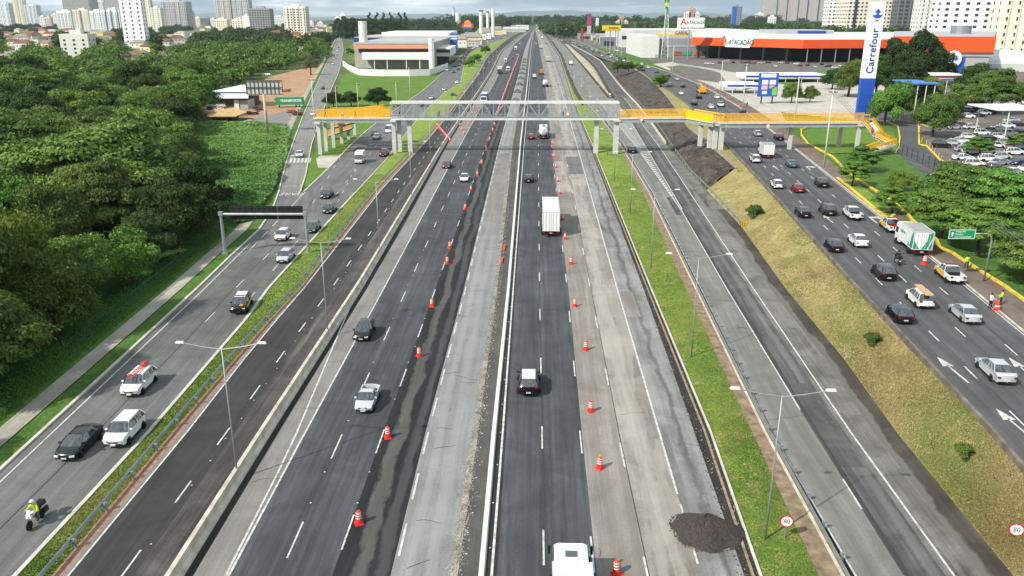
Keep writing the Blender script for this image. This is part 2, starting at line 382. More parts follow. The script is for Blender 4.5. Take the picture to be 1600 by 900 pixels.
M_MID = road('asphalt_blue_grey', (.060, .063, .069), .55, 1.6, .85, .6, seed=3, lanes=(0, 3.5, .10), tracks=((3.5, .16, (.028, .029, .031), .10, .6, .2), (1.75, .5, (.036, .037, .040), .5, .55, .05), (5.4, .5, (.040, .041, .044), .5, .5, .05)))
M_BAND = road('asphalt_wet_band', (.012, .0125, .014), .6, 1.9, .9, .6, seed=4, tracks=((1.35, .42, (.095, .092, .084), .75, .9, .09), (2.75, .38, (.062, .062, .062), .6, .85, .08), (.25, .22, (.016, .016, .017), .25, .8, .12)))
M_GREY = road('milled_grey', (.20, .205, .20), .75, 1.3, .35, .3, seed=5, stain=((.12, .12, .115), .66, 1.6, .35), tracks=((1.1, .3, (.27, .275, .27), .4, .6, .05), (2.4, .35, (.26, .265, .26), .4, .6, .05)))
M_SHO = road('shoulder_grey', (.19, .18, .17), .7, 1.25, .4, .4, seed=6)
M_TAN = road('concrete_tan', (.215, .195, .172), .7, 1.35, .5, .45, seed=7, stain=((.30, .285, .26), .60, .10, .4), tracks=((1.3, .4, (.16, .142, .122), .5, .5, .04), (2.8, .35, (.17, .15, .13), .4, .5, .05)))
M_TAN2 = road('concrete_pale', (.245, .226, .198), .6, 1.4, .5, .7, seed=8, stain=((.13, .12, .11), .60, .16, .22), tracks=((1.0, .6, (.33, .32, .29), 1.6, .55, .03), (3.0, .5, (.15, .14, .125), 1.2, .5, .04), (2.0, .7, (.36, .34, .30), 3.2, .5, .035)))
M_SHR = road('shoulder_right', (.215, .21, .2), .55, 1.2, .5, .6, seed=9, stain=((.09, .086, .08), .62, .35, .12), tracks=((1.7, .22, (.055, .052, .05), .7, .8, .12),))
M_GRIT = road('asphalt_rubble', (.026, .024, .023), .5, 3.0, .6, .9, seed=10)
M_MEDG = road('median_asphalt', (.07, .068, .063), .6, 1.6, .5, .5, seed=11, stain=((.12, .115, .10), .6, 2, .4))
M_EXP = road('expressway_grey', (.18, .175, .16), .6, 1.2, .5, .5, seed=12, tracks=((1.2, .5, (.12, .115, .106), .5, .5, .04), (2.9, .4, (.13, .125, .116), .5, .5, .04)))
M_EXPD = road('expressway_dark_lane', (.082, .08, .078), .6, 2.0, 1.0, .7, seed=13, stain=((.15, .145, .138), .60, .35, .10), tracks=((.25, .2, (.03, .03, .03), .25, .85, .1), (1.9, .35, (.19, .185, .175), .4, .5, .05)))
M_EXPS = road('expressway_shoulder', (.155, .148, .135), .45, 1.2, .6, .7, seed=14, stain=((.045, .04, .034), .58, .3, .12))
M_LS = road('service_left_asphalt', (.125, .125, .122), .7, 1.3, .45, .4, seed=15, lanes=(0, 3.5, .06))
M_SV = road('service_right_asphalt', (.078, .078, .080), .7, 1.4, .5, .35, seed=16, lanes=(.4, 3.3, .12))
M_SIDE = road('side_street', (.19, .185, .172), .7, 1.2, .4, .4, seed=17)
M_WALK = road('footway', (.26, .245, .215), .65, 1.2, .25, .6, seed=18)
M_WALKR = road('footway_red', (.15, .12, .10), .65, 1.3, .3, .6, seed=19, stain=((.17, .075, .055), .5, .25, .3))
M_PARK = road('car_park_paving', (.13, .115, .10), .65, 1.4, .3, .6, seed=20)
M_CONCR = road('plaza_concrete', (.42, .39, .34), .7, 1.15, .2, .4, seed=21)
M_WHITE = mat('road_paint_white', (.52, .52, .50), .8, var=.45, vscale=2.2)
M_G1 = grassmat('grass_median', '#5e7630', '#7c9440', '#9a8e58', .35, 3.5, .53)
M_G2 = grassmat('grass_dry_slope', '#8c7f54', '#9c9064', '#687538', .22, 1.9, .53)
M_G3 = grassmat('grass_left_median', '#687e38', '#849846', '#96865a', .45, 3.2, .56)
M_GLAWN = grassmat('grass_lawn', '#52702c', '#617c34', '#7a7a40', .08, 1.2, .6)
M_WOODF = grassmat('woodland_floor', '#26401a', '#33521f', '#5a6b2c', .06, .9, .6)
M_VERGE = grassmat('grass_verge', '#40602a', '#557434', '#6b7a3c', .3, 2.4, .6)
M_FAR = grassmat('far_ground', '#46552f', '#5d6a42', '#8a8672', .012, .06, .56, .2)
M_DIRT = grassmat('bare_soil', '#9c7a5e', '#a98d70', '#7d7a6c', .08, .6, .6)
# one sheet to the horizon
g = MB(); S = 35000
g.quad((-S, -300, -.12), (S, -300, -.12), (S, S, -.12), (-S, S, -.12)); tag(g.build('ground', M_FAR), kind='structure')
A = rows(44, 1300)
ribbon('left_service_road', E['ls_l'], E['gr_l'], rows(300, 1300), M_LS)
ribbon('left_service_road', E['lsm_l'], E['gr_l'], rows(44, 300), M_LS)
ribbon('side_street', E['ls_l'], E['side_r'], rows(50, 300), M_SIDE)
ribbon('left_median_grass', E['gr_l'], E['rail'], A, M_G3, .004, nu=4, bumpf=lambda p, t: .18*math.sin(math.pi*t))
M_BRICK = mat('drain_brick', '#94705c', .9, var=.4, vscale=3, bump=.6, bscale=6)
ribbon('drain_channel', E['rail'], mixf(E['rail'], E['dark_l'], .66), A, M_BRICK, .006)
ribbon('gutter', mixf(E['rail'], E['dark_l'], .66), E['dark_l'], A, M_SHO, .004)
ribbon('resurfaced_carriageway', E['dark_l'], mixf(E['dark_l'], E['bar_l'], .66), A, M_DK2)
M_DK3 = road('asphalt_scraped', (.062, .056, .054), .5, 2.0, .9, .8, seed=22, stain=((.15, .14, .13), .58, .35, .06))
ribbon('resurfaced_carriageway', mixf(E['dark_l'], E['bar_l'], .66), E['bar_l'], A, M_DK3)
ribbon('barrier_strip', E['bar_l'], off(E['bar_r'], .45), A, M_GRIT, 0)
ribbon('expressway_shoulder', off(E['bar_r'], .45), E['solid'], A, M_SHO)
ribbon('expressway_left_lanes', E['solid'], E['l23'], A, M_MID)
ribbon('expressway_closed_lane', E['l23'], E['grey_l'], A, M_BAND)
ribbon('milled_lane', E['grey_l'], off(E['grey_r'], -.35), A, M_GREY)
ribbon('milled_edge', off(E['grey_r'], -.35), off(E['grey_r'], .14), A, road('milled_rubble', (.26,.245,.22), .4, 1.5, .4, .8, seed=23, stain=((.08,.075,.07), .5, 2.2, .5)), 0)
ribbon('median_strip', off(E['grey_r'], .12), off(E['w1'], .3), A, M_MEDG)
ribbon('median_joint', off(E['w1'], .3), off(E['w2'], .3), A, M_GRIT)
ribbon('expressway_right_lanes', off(E['w2'], .3), E['seam'], A, M_MID)
ribbon('concrete_lane', E['seam'], E['lr2'], A, M_TAN)
ribbon('concrete_lane', E['lr2'], E['solid_r'], A, M_TAN2)
ribbon('expressway_shoulder', E['solid_r'], E['pav_r'], A, M_SHR)
ribbon('rubble_strip', E['pav_r'], E['kerb'], A, M_GRIT)
ribbon('right_median_grass', E['kerb'], E['gr_r'], A, M_G1, .004, nu=4, bumpf=lambda p, t: .15*math.sin(math.pi*t))
M_DRAIN = mat('drain_slabs', '#83705a', .9, var=.5, vscale=1.3, bump=.8, bscale=4)
ribbon('drain_slabs', E['gr_r'], off(E['rail2'], .2), A, M_DRAIN, .008)
ribbon('road_edge', off(E['rail2'], .2), E['wa'], A, M_GRIT)
near = rows(327, 1300)
ribbon('express_branch_lane', E['wa'], E['la'], near, M_EXP)
ribbon('express_branch_dark_lane', E['la'], off(E['wb'], -.6), near, M_EXPD)
M_DGUT = road('mossy_edge', (.055, .048, .038), .45, 1.9, .6, .9, seed=33, tracks=((.1, .5, (.15, .143, .13), .7, .95, .12),))
ribbon('express_branch_shoulder', off(E['wb'], -.6), off(E['sr'], -1.9), near, M_EXPS)
ribbon('mossy_edge', off(E['sr'], -1.9), E['sr'], near, M_DGUT)
mid = rows(153, 327)
ribbon('express_branch_lane', E['wa'], E['la'], mid, M_EXP)
ribbon('gore', E['la'], E['hr'], mid, M_EXP)
ribbon('ramp_lane', E['hr'], off(E['wb'], -.2), mid, M_EXPD)
ribbon('express_branch_shoulder', off(E['wb'], -.2), E['sr'], mid, M_EXPS)
ribbon('express_branch', E['wa'], E['a_e'], rows(44, 153), M_EXP)
def zb(y): return 0.0 if y > 140 else min(1, (140-y)/60.0)*zs(800)
def PB(x, y): return P(x, y, zb(y)+.02)
ribbon('ramp', E['b_l'], E['b_r'], rows(66, 153), M_EXPD, pl=PB, pr=PB)
# strip of pale rock between the ramp walls
M_ROCK = mat('pale_rock_face', '#a39a86', .95, var=.5, vscale=.3, bump=1.0, bscale=1.5)
ribbon('rock_strip', E['a_e'], E['b_l'], rows(70, 153), M_ROCK, nu=4, pl=lambda x, y: P(x, y, .1), pr=lambda x, y: PB(x, y)-Vector((0, 0, .05)), bumpf=lambda p, t: .9*math.sin(math.pi*t))
# raised terrain on the right of the expressway
def PSv(x, y): return PS(x, y)
M_STONE = None
sv = rows(44, 1300)
ribbon('right_service_road', E['sv_l'], E['sv_r'], rows(44, 900), M_SV, pl=PSv, pr=PSv)
V, F = [], []
for j, y in enumerate(rows(44, 900)):
    a = PS(E['sv_l'](y), y) - Vector((0, 0, .03)); b = PS(E['sv_r'](y), y) - Vector((0, 0, .03))
    V += [tuple(a), tuple(b), (3500, b.y, zs(b.y)-.03)]
    if j:
        q = (j-1)*3; F += [(q, q+1, q+4, q+3), (q+1, q+2, q+5, q+4)]
n = len(V); V += [(V[0][0]+1, -20, ZS0-.03), (3500, -20, ZS0-.03)]; F.append((0, 1, 2, n+1, n))
me = bpy.data.meshes.new('raised_ground'); me.from_pydata(V, [], F); me.materials.append(M_VERGE)
o = bpy.data.objects.new('raised_ground', me); COL.objects.link(o); o['kind'] = 'structure'
# embankments
random.seed(5)
def lump(p, t): return min(1, max(0, (152-p.y)/14))*math.sin(math.pi*t)*(.25*math.sin(p.x*.9+p.y*.13)+.2*math.sin(p.y*.7)+.15*math.sin(p.x*2.1-p.y*.4))
ribbon('grass_embankment', E['sr'], E['sv_l'], sorted(set(rows(297, 1100)+list(range(300, 1100, 9))), reverse=True), M_G2, 0.0, nu=16, pr=lambda x, y: PS(x, y)-Vector((0, 0, .01)), bumpf=lump, smooth=True)
E['wt'] = lin([(262, 1150), (225, 1108), (198, 1074), (160, 1050), (140, 1033), (120, 1012), (105, 985), (93, 950), (88, 941)])
E['wbot'] = lin([(297, 1108), (260, 1075), (222, 1043), (190, 1019), (165, 1000), (140, 975), (112, 954), (100, 945), (95, 940)])
wy_b = [297, 275, 250, 225, 200, 180, 165, 150, 140, 130, 120, 112, 100, 95]
wy_t = [262, 240, 219, 199, 182, 168, 155, 143, 134, 126, 116, 107, 96, 90]
ribbon('embankment_top_grass', lambda y: E['wt'](y), E['sv_l'], rows(88, 262), M_G2, nu=4, pl=lambda x, y: PS(x, y), pr=lambda x, y: PS(x, y)-Vector((0, 0, .01)))
# corner between wall end and slope
g = MB(); a = P(1104, 297); b = PS(1150, 262); c = PS(1200, 297); d = PS(E['sv_l'](262), 262)
g.poly([a, c, d, b]); g.poly([P(1105, 296, .01), P(1122, 312, .01), P(1175, 312, .01), P(1175, 280, .01)]); tag(g.build('grass_embankment', M_G2), kind='structure')
# ---- retaining wall (a thing)
M_STN = bpy.data.materials.new('stone_wall'); M_STN.use_nodes = True; nt = M_STN.node_tree; b_ = nt.nodes['Principled BSDF']
t_ = nt.nodes.new('ShaderNodeTexCoord'); v_ = t_.outputs['Object']
a_ = mixc(nt, ramp(nt, noise(nt, v_, .35, 6, .7, (1, .5, 1.6)), .35, .62, 0, 1), rgb('#2a241f'), rgb('#665c50'))
vo = nt.nodes.new('ShaderNodeTexVoronoi'); vo.inputs['Scale'].default_value = 1.3; nt.links.new(v_, vo.inputs['Vector'])
sc_ = nt.nodes.new('ShaderNodeVectorMath'); sc_.operation = 'SCALE'; nt.links.new(a_, sc_.inputs[0]); nt.links.new(ramp(nt, vo.outputs['Distance'], 0, .7, 1.25, .45), sc_.inputs[3])
nt.links.new(sc_.outputs[0], b_.inputs['Base Color']); b_.inputs['Roughness'].default_value = .95
bp_ = nt.nodes.new('ShaderNodeBump'); bp_.inputs['Distance'].default_value = .4; nt.links.new(vo.outputs['Distance'], bp_.inputs['Height']); bp_.invert = True; nt.links.new(bp_.outputs[0], b_.inputs['Normal'])
rw = thing('retaining_wall', 'dark rough stone retaining wall holding up the right service road beside the ramp', 'wall', P(1104, 290))
w0 = rw.location.copy(); g = MB(); prev = None
rnd = random.Random(3)
def wint(a_, f): i_ = min(len(a_)-2, int(f)); return a_[i_]+(a_[i_+1]-a_[i_])*(f-i_)
for i in range(131):
    yb, yt = wint(wy_b, i/10), wint(wy_t, i/10); pb, pt = P(E['wbot'](yb), yb, -.05), PS(E['wt'](yt), yt, .05); col = []; step = rnd.uniform(-.5, .3)
    for k in range(10):
        t = k/9; e_ = 0 if k in (0, 9) else 1; p = pb.lerp(pt, t) + Vector((-.45*math.sin(math.pi*t)+e_*(rnd.uniform(-.45, .3)+step*.6), e_*rnd.uniform(-.5, .5), e_*rnd.uniform(-.15, .15))) - w0; col.append(p)
    if prev:
        for k in range(9): g.quad(prev[k], col[k], col[k+1], prev[k+1])
    else:
        col2 = [pb+Vector((6, 6, 0))-w0]
    prev = col
pe = PS(1150, 262, .05)-w0; pf = P(1108, 297, -.05)-w0
o = fixn(g.build('stone_face', M_STN, rw)); o.data.polygons.foreach_set('use_smooth', [False]*len(o.data.polygons))
g = MB()
for (a1, b1), (a2, b2) in zip(zip(wy_t, wy_t), zip(wy_t[1:], wy_t[1:])):
    p, q = PS(E['wt'](a1), a1, .12)-w0, PS(E['wt'](a2), a2, .12)-w0; g.bar(p, q, .35)
g.build('coping', mat('old_concrete', '#8d877a', .9, var=.4, vscale=.8), rw)
# ---------------------------------------------------------------- paint
def line(fn, ys, w, name='road_marking', pf=None, zz=.012, dash=None):
    """solid line following an edge, or dashes given as picture y pairs"""
    pf = pf or (lambda x, y: P(x, y, zz)); g = MB()
    segs = [(ys)] if not dash else dash
    for seg in segs:
        for ya, yb in zip(seg, seg[1:]):
            a, b = pf(fn(ya), ya), pf(fn(yb), yb); d = (b-a).normalized(); n = Vector((d.y, -d.x, 0))*w/2
            g.quad(a-n, a+n, b+n, b-n)
    return tag(g.build(name, M_WHITE), kind='structure')
def yofD(D, z=0): return 450 + FPX*math.tan(math.atan((CAM_H-z)/D)-PITCH)
def dashes(D0, D1, period, length, z=0): 
    out = []; D = D0
    while D < D1: out.append((yofD(D, z), yofD(D+length, z))); D += period
    return out
PSm = lambda x, y: PS(x, y, .012)
line(E['dark_l'], rows(50, 1300), .13); line(E['solid'], rows(48, 1300), .15)
line(lin([(900, 352), (790, 410), (675, 464), (495, 540), (470, 552)]), [900, 740, 675, 560, 495, 470], .14)
line(E['w1'], rows(46, 1300), .30); line(E['w2'], rows(46, 1300), .16)
line(lambda y: E['solid_r'](y), rows(48, 740), .16); 
line(off(E['lr2'], 0), [], .14, dash=dashes(38.5, 900, 14.2, 3.6)); line(E['solid_r'], [], .14, dash=[(740, 772), (788, 822), (856, 881)])
line(E['lr'], [], .12, dash=dashes(41.3-14.1, 1200, 14.1, 3.6)); line(off(E['seam'], -.15), [], .12, dash=dashes(40.6-14.1, 1200, 14.1, 3.6))
line(E['l12'], [], .115, dash=dashes(42-11.9, 1000, 11.9, 3.8)); line(E['l23'], [], .115, dash=dashes(42.8-11.9, 1000, 11.9, 3.8))
line(off(E['grey_l'], .22), [], .15, dash=dashes(36, 500, 6.2, 3.4))
line(mixf(E['dark_l'], E['bar_l'], .54), [], .13, dash=dashes(40, 700, 8.0, 2.8))
line(off(E['wa'], .05), rows(46, 1300), .13); line(off(E['wb'], -.1), rows(97, 1300), .15)
line(E['la'], rows(153, 640), .14); line(E['la'], [], .14, dash=[(748, 795), (900, 960)]); line(E['hr'], rows(155, 327), .14)
g = MB()
y = 318
while y > 160:
    a, b = P(E['la'](y), y, .013), P(E['hr'](y-1), y-1, .013); 
    if (b-a).length > .8:
        d = (b-a).normalized(); n = Vector((-d.y, d.x, 0))*.30; m_ = a.lerp(b, .5) + Vector((0, 1.0, 0)); g.quad(a-n, m_-n, m_+n, a+n); g.quad(m_-n, b-n, b+n, m_+n)
    y -= max(1.4, (y-28)*(y-28)*CP/CAM_H/FPX*2.1)
tag(g.build('gore_hatching', M_WHITE), kind='structure')
line(off(E['ls_l'], .75), rows(380, 1300), .13, zz=.008); line(off(E['gr_l'], -.25), rows(300, 1300), .13, zz=.008)
line(mixf(E['ls_l'], E['gr_l'], .52), [], .12, dash=dashes(83, 300, 12, 3.2)); line(lin([(440, 412), (225, 590), (140, 690)]), [], .12, dash=dashes(90, 420, 12, 3.2)); line(lin([(330, 520), (225, 575), (140, 675)]), [], .1, dash=dashes(120, 420, 8, 2.5))
line(lin([(330, 448), (300, 477)]), [330, 322, 315, 308, 300], .16); line(lin([(372, 408), (330, 448)]), [], .14, dash=dashes(112, 130, 7, 4))
line(off(E['sv_l'], .5), rows(48, 820), .14, pf=PSm); line(off(E['sv_r'], -.35), rows(48, 620), .14, pf=PSm)
for t, d0 in ((.26, 45), (.5, 46), (.74, 50)):
    line(mixf(E['sv_l'], E['sv_r'], t), [], .14, pf=PSm, dash=dashes(d0, 700, 8.4, 2.6, 3.0))
# crossing and stop word on the side street
g = MB()
for k in range(6):
    x0 = 452+k*5.9; a, b, c, d = P(x0, 254, .012), P(x0+3, 254, .012), P(x0+5, 247, .012), P(x0+2, 247, .012); g.quad(a, b, c, d)
a, b, c, d = P(454, 243.5, .012), P(483, 243.5, .012), P(483.5, 242.3, .012), P(454.5, 242.3, .012); g.quad(a, b, c, d)
tag(g.build('pedestrian_crossing', M_WHITE), kind='structure')
pare = textmesh('PARE', 3.2, M_WHITE, None, P(455, 303, .014), (0, 0, R(180)), 'road_word', .002, sx=.62); pare['kind'] = 'structure'
# painted arrows on the right service road
def arrow(px, py, L=5.0, turn=0):
    g = MB(); d = (PS(E['sv_r'](py-6)+(px-E['sv_r'](py)), py-6)-PS(px, py)).normalized(); d.z = 0; d.normalize(); n = Vector((d.y, -d.x, 0)); o = PS(px, py, .014)
    def q(u, v): return o+d*u+n*v
    if not turn:
        g.quad(q(-L/2, -.09), q(-L/2, .09), q(L*.16, .09), q(L*.16, -.09)); g.poly([q(L*.12, -.5), q(L*.12, .5), q(L/2, 0)])
    else:
        g.quad(q(-L/2, -.12), q(-L/2, .12), q(L*.3, .12), q(L*.3, -.12)); g.quad(q(L*.1, .12), q(L*.3, .12), q(L*.3, 1.0), q(L*.1, 1.0)); g.poly([q(-.1, 1.0), q(L*.42, 1.0), q(L*.2, 1.9)])
    tag(g.build('road_arrow', M_WHITE), kind='structure')
arrow(1488, 577, 5.5); arrow(1600, 578, 5.5); arrow(1294, 342, 5); arrow(1362, 342, 5, 1); arrow(1212, 262, 5); arrow(1262, 262, 5, 1); arrow(1585, 262+400, 5)
# tar seams
M_TAR = mat('tar_seam', (.03, .03, .03), .7)
def seam_(fn, ys, w, pf=None):
    o = line(fn, ys, w, 'tar_seam', pf, .008); o.data.materials[0] = M_TAR
seam_(mixf(E['ls_l'], E['gr_l'], .50), rows(300, 1100), .09); seam_(off(E['la'], .3), rows(330, 1100), .25); seam_(off(E['lr'], .02), rows(100, 1100), .10)
seam_(off(E['lr2'], .1), rows(200, 1100), .07)
for t in (.26, .5, .74): seam_(off(mixf(E['sv_l'], E['sv_r'], t), .25), rows(150, 800), .07, lambda x, y: PS(x, y, .008))
# ================================================================ BARRIERS, KERBS, RAILS
M_CON = mat('concrete_weathered', '#bdb6a6', .85, var=.35, vscale=.9, bump=.3, bscale=6)
M_CON2 = mat('concrete_light', '#bdb8ab', .85, var=.25, vscale=.5)
M_GALV = mat('galvanised_steel', '#9a9fa0', .5, .5, var=.15, vscale=1)
M_RAILB = mat('rail_blue_grey', '#868f94', .5, .3, var=.2, vscale=.7)
M_WPAINT = mat('white_painted', '#cfd0cb', .6, var=.12, vscale=.8)
M_YEL = mat('yellow_painted', '#d9a514', .55, var=.15, vscale=.6)
M_YELK = mat('yellow_kerb_paint', '#d4b640', .75, var=.25, vscale=1.2)
M_BLK = mat('black_plastic', '#141414', .6); M_DGREY = mat('dark_grey_metal', '#2c2e30', .55, .2, var=.2)
def sweep(g, fn, ys, prof, pf=None, mi=0):
    """profile (offset right, height) swept along a road edge"""
    pf = pf or (lambda x, y: P(x, y, 0)); pts = [pf(fn(y), y) for y in ys]; prev = None
    for i, p in enumerate(pts):
        d = (pts[min(i+1, len(pts)-1)]-pts[max(i-1, 0)]); d.z = 0; d.normalize(); n = Vector((d.y, -d.x, 0))
        base = len(g.v)
        for u, h in prof: g.v.append(tuple(p+n*u+Vector((0, 0, h))))
        if prev is not None:
            for k in range(len(prof)-1): g.f.append((prev+k, prev+k+1, base+k+1, base+k)); g.m.append(mi)
        else: g.f.append(tuple(base+k for k in range(len(prof)))); g.m.append(mi)
        prev = base
    g.f.append(tuple(prev+k for k in range(len(prof)))[::-1]); g.m.append(mi)
    return g
def kerb(fn, ys, w, h, m, name='kerb', pf=None):
    return tag(sweep(MB(), fn, ys, [(-w/2, -.05), (-w/2, h), (w/2, h), (w/2, -.05)], pf).build(name, m), kind='structure')
NJ = [(-.45, 0), (-.42, .10), (-.20, .38), (-.15, .92), (.15, .92), (.20, .38), (.42, .10), (.45, 0)]
bm = lin([(y, (E['bar_l'](y)+E['bar_r'](y))/2) for y in (1300, 900, 675, 450, 225, 156, 112, 97, 81, 70, 60, 44)])
sb = sweep(MB(), bm, rows(50, 1300), NJ)
def rel(o, p):
    """move a mesh thing's origin to its base point"""
    p = Vector(p); o.data.transform(Matrix.Translation(-p)); o.location = p; return o
def strip_thing(name, label, cat, fn, ys, prof, m, yref, pf=None, group=None):
    o = sweep(MB(), fn, ys, prof, pf).build(name, m); rel(o, (pf or (lambda x, y: P(x, y, 0)))(fn(yref), yref)); return tag(o, label, cat, group)
strip_thing('concrete_barrier', 'long weathered concrete crash barrier between the dark empty carriageway and the grey shoulder', 'barrier', bm, rows(50, 1300), NJ, M_CON, 900)
strip_thing('median_barrier', 'low whitewashed concrete edge running up the middle of the expressway', 'barrier', off(E['w1'], .05), rows(48, 1300), [(-.2, 0), (-.13, .22), (.13, .22), (.2, 0)], M_WPAINT, 900)
kerb(off(E['kerb'], -.1), rows(48, 1300), .16, .14, M_CON2); kerb(off(E['kerb'], -.55), rows(48, 1300), .18, .06, mat('old_kerb', '#8b7c62', .9, var=.4)); kerb(E['gr_l'], rows(46, 1300), .22, .13, M_CON2); kerb(off(E['rail2'], -.05), rows(120, 1300), .18, .10, M_CON)
kerb(off(E['ls_l'], -.15), rows(52, 1300), .28, .14, M_CON2); kerb(lambda y: E['side_r'](y), rows(52, 305), .25, .14, M_CON2); kerb(off(E['lsm_l'], -.1), rows(52, 300), .28, .14, M_CON2)
# verge, drain and footway left of the service road
ribbon('verge_gutter', off(E['ls_l'], -2.0), off(E['ls_l'], -.3), rows(52, 1300), M_VERGE, .01, nu=2)
M_WALKL = road('left_footway', (.33, .30, .25), .7, 1.2, .2, .5, seed=31)
ribbon('footway', off(E['ls_l'], -4.0), off(E['ls_l'], -2.15), rows(52, 1300), M_WALKL, .03)
ribbon('woodland_floor', lambda y: -1500, off(E['ls_l'], -4.0), rows(225, 1300), M_WOODF, -.02, nu=1)
ribbon('bright_verge', off(E['ls_l'], -6.5), off(E['ls_l'], -4.0), rows(225, 1300), M_VERGE, .0, nu=4, bumpf=lambda p, t: .25*math.sin(math.pi*t))
def railing(name, label, fn, ys, pf, m, side=1, post=4.0, dmax=150, h=.72, blk=.18, cat='guard rail'):
    t = thing(name, label, cat, pf(fn(ys[0]), ys[0])); w0 = t.location.copy()
    o = sweep(MB(), fn, ys, [(-.03, h-.3), (.04, h-.24), (-.03, h-.16), (.04, h-.08), (-.03, h), (-.06, h), (-.06, h-.3)], pf).build('rail_beam', m, t); o.data.transform(Matrix.Translation(-w0))
    pts = [pf(fn(y), y) for y in ys]; acc = 0; k = 0; me = None
    pm = MB(); pm.box(0, 0, (h-.05)/2, .12, .16, h-.05); pm.box(side*.0, 0, h-.16, .30, .12, .16); pme = pm.mesh('rail_post', m)
    for a, b in zip(pts, pts[1:]):
        L_ = (b-a).length; d = (b-a)/L_; d2 = d.copy(); d2.z = 0; d2.normalize(); n = Vector((d2.y, -d2.x, 0))
        while acc < L_:
            p = a+d*acc
            if p.y > dmax or k > 60: break
            o = bpy.data.objects.new('rail_post', pme); COL.objects.link(o); o.parent = t; o.location = p-w0-n*side*blk; o.rotation_euler = (0, 0, math.atan2(n.y, n.x)); acc += post; k += 1
        acc -= L_
    return t
railing('guard_rail', 'blue grey steel guard rail beside the brick drain and the left grass strip', off(E['rail'], -.15), rows(44.5, 1000), lambda x, y: P(x, y, 0), M_RAILB, -1)
railing('guard_rail', 'pale steel guard rail on bracket posts over the brown drain slabs, right of the grass', off(E['rail2'], 0), rows(52, 1000), lambda x, y: P(x, y, 0), M_GALV, -1, 3.3, 140, .75, .35)
railing('guard_rail', 'steel guard rail curving from the foot of the stone wall to a yellow end marker', lin([(352, 1158), (330, 1138), (300, 1110), (270, 1080), (225, 1047), (190, 1023), (165, 1002), (137, 972), (112, 953)]), [352, 330, 300, 270, 225, 190, 165, 137, 112], lambda x, y: P(x, y, 0), M_GALV, 1, 5, 260)
t = thing('rail_end_marker', 'yellow striped end marker where the steel rail meets the dry grass slope', 'marker', P(1162, 353, .2))
g = MB(); g.box(0, 0, .45, .75, .12, .7); g.build('panel', M_YEL, t); g = MB(); g.box(-.2, -.07, .45, .12, .02, .6, .3); g.box(.15, -.07, .45, .12, .02, .6, .3); g.build('stripes', M_BLK, t)
# little dark wall along the right service road and its slots
wallp = lambda x, y: PS(x, y)
strip_thing('parapet', 'long low stained concrete parapet along the top of the dry grass slope', 'wall', E['sv_l'], rows(110, 900), [(-.16, -.6), (-.16, .42), (.12, .42), (.12, 0)], mat('stained_concrete', '#6f675b', .9, var=.6, vscale=.7), 740, wallp)
strip_thing('ramp_wall', 'dark retaining wall on the near side of the descending ramp road', 'wall', off(E['b_l'], -.2), rows(70, 153), [(-.5, -1.5), (-.3, 1.3), (.1, 1.3), (.2, -1.5)], M_STN, 153, PB)
strip_thing('ramp_wall', 'dark low wall between the expressway branch and the pale rock', 'wall', off(E['a_e'], .3), rows(56, 153), [(-.5, 0), (-.3, 1.0), (.1, 1.0), (.2, 0)], M_STN, 153)
strip_thing('ramp_kerb_wall', 'thin light concrete edge on the far side of the descending ramp', 'wall', E['b_r'], rows(70, 225), [(-.2, 0), (-.15, .6), (.15, .6), (.2, 0)], M_CON, 200, PB)
strip_thing('edge_wall', 'dark wall dropping along the right edge of the distant expressway', 'wall', mixf(E['kerb'], E['rail2'], .5), rows(52, 165), [(-.5, 0), (-.4, 1.1), (.4, 1.1), (.5, 0)], M_STN, 165)
# right footway and yellow kerbs
ribbon('right_footway', E['sv_r'], E['wk_r'], rows(110, 900), M_WALKR, pl=lambda x, y: PS(x, y, .06), pr=lambda x, y: PS(x, y, .06))
kerb(E['sv_r'], rows(46, 900), .2, .13, M_CON, pf=PSv)
def pk(pts, w=.35, h=.3, m=None, name='yellow_kerb'):
    f = MB(); pts = [PS(*p) for p in pts]; prev = None
    for i, p in enumerate(pts):
        d = pts[min(i+1, len(pts)-1)]-pts[max(i-1, 0)]; d.z = 0; d.normalize(); n = Vector((d.y, -d.x, 0)); base = len(f.v)
        for u, hh in ((-w/2, -.1), (-w/2, h), (w/2, h), (w/2, -.1)): f.v.append(tuple(p+n*u+Vector((0, 0, hh))))
        if prev is not None:
            for k in range(3): f.f.append((prev+k, prev+k+1, base+k+1, base+k)); f.m.append(0)
        prev = base
    return tag(f.build(name, m or M_YELK), kind='structure')
pk([(1640, 500), (1570, 449), (1500, 405), (1487, 396), (1468, 388), (1463, 376), (1445, 362), (1425, 345), (1418, 335), (1395, 316), (1330, 275), (1300, 245), (1262, 225), (1252, 212), (1252, 203), (1262, 200)], .34, .3)
pk([(1397, 337), (1390, 343), (1380, 338), (1360, 322), (1325, 292), (1312, 282), (1308, 279)], .45, .3)
def patch(name, pts, m, dz, kind='structure', zf=None):
    zf = zf or (lambda p: PS(p[0], p[1], dz)); V = [tuple(zf(p)) for p in pts]
    me = bpy.data.meshes.new(name); me.from_pydata(V, [], [tuple(range(len(V)))]); me.materials.append(m)
    ul = me.uv_layers.new(name='UVMap')
    for lp in me.loops: ul.data[lp.index].uv = V[lp.vertex_index][:2]
    o = bpy.data.objects.new(name, me); COL.objects.link(o); o['kind'] = kind; return o
patch('island_grass', [(1397, 337), (1385, 320), (1330, 278), (1312, 280), (1325, 292), (1360, 322), (1390, 342)], M_G1, .12)
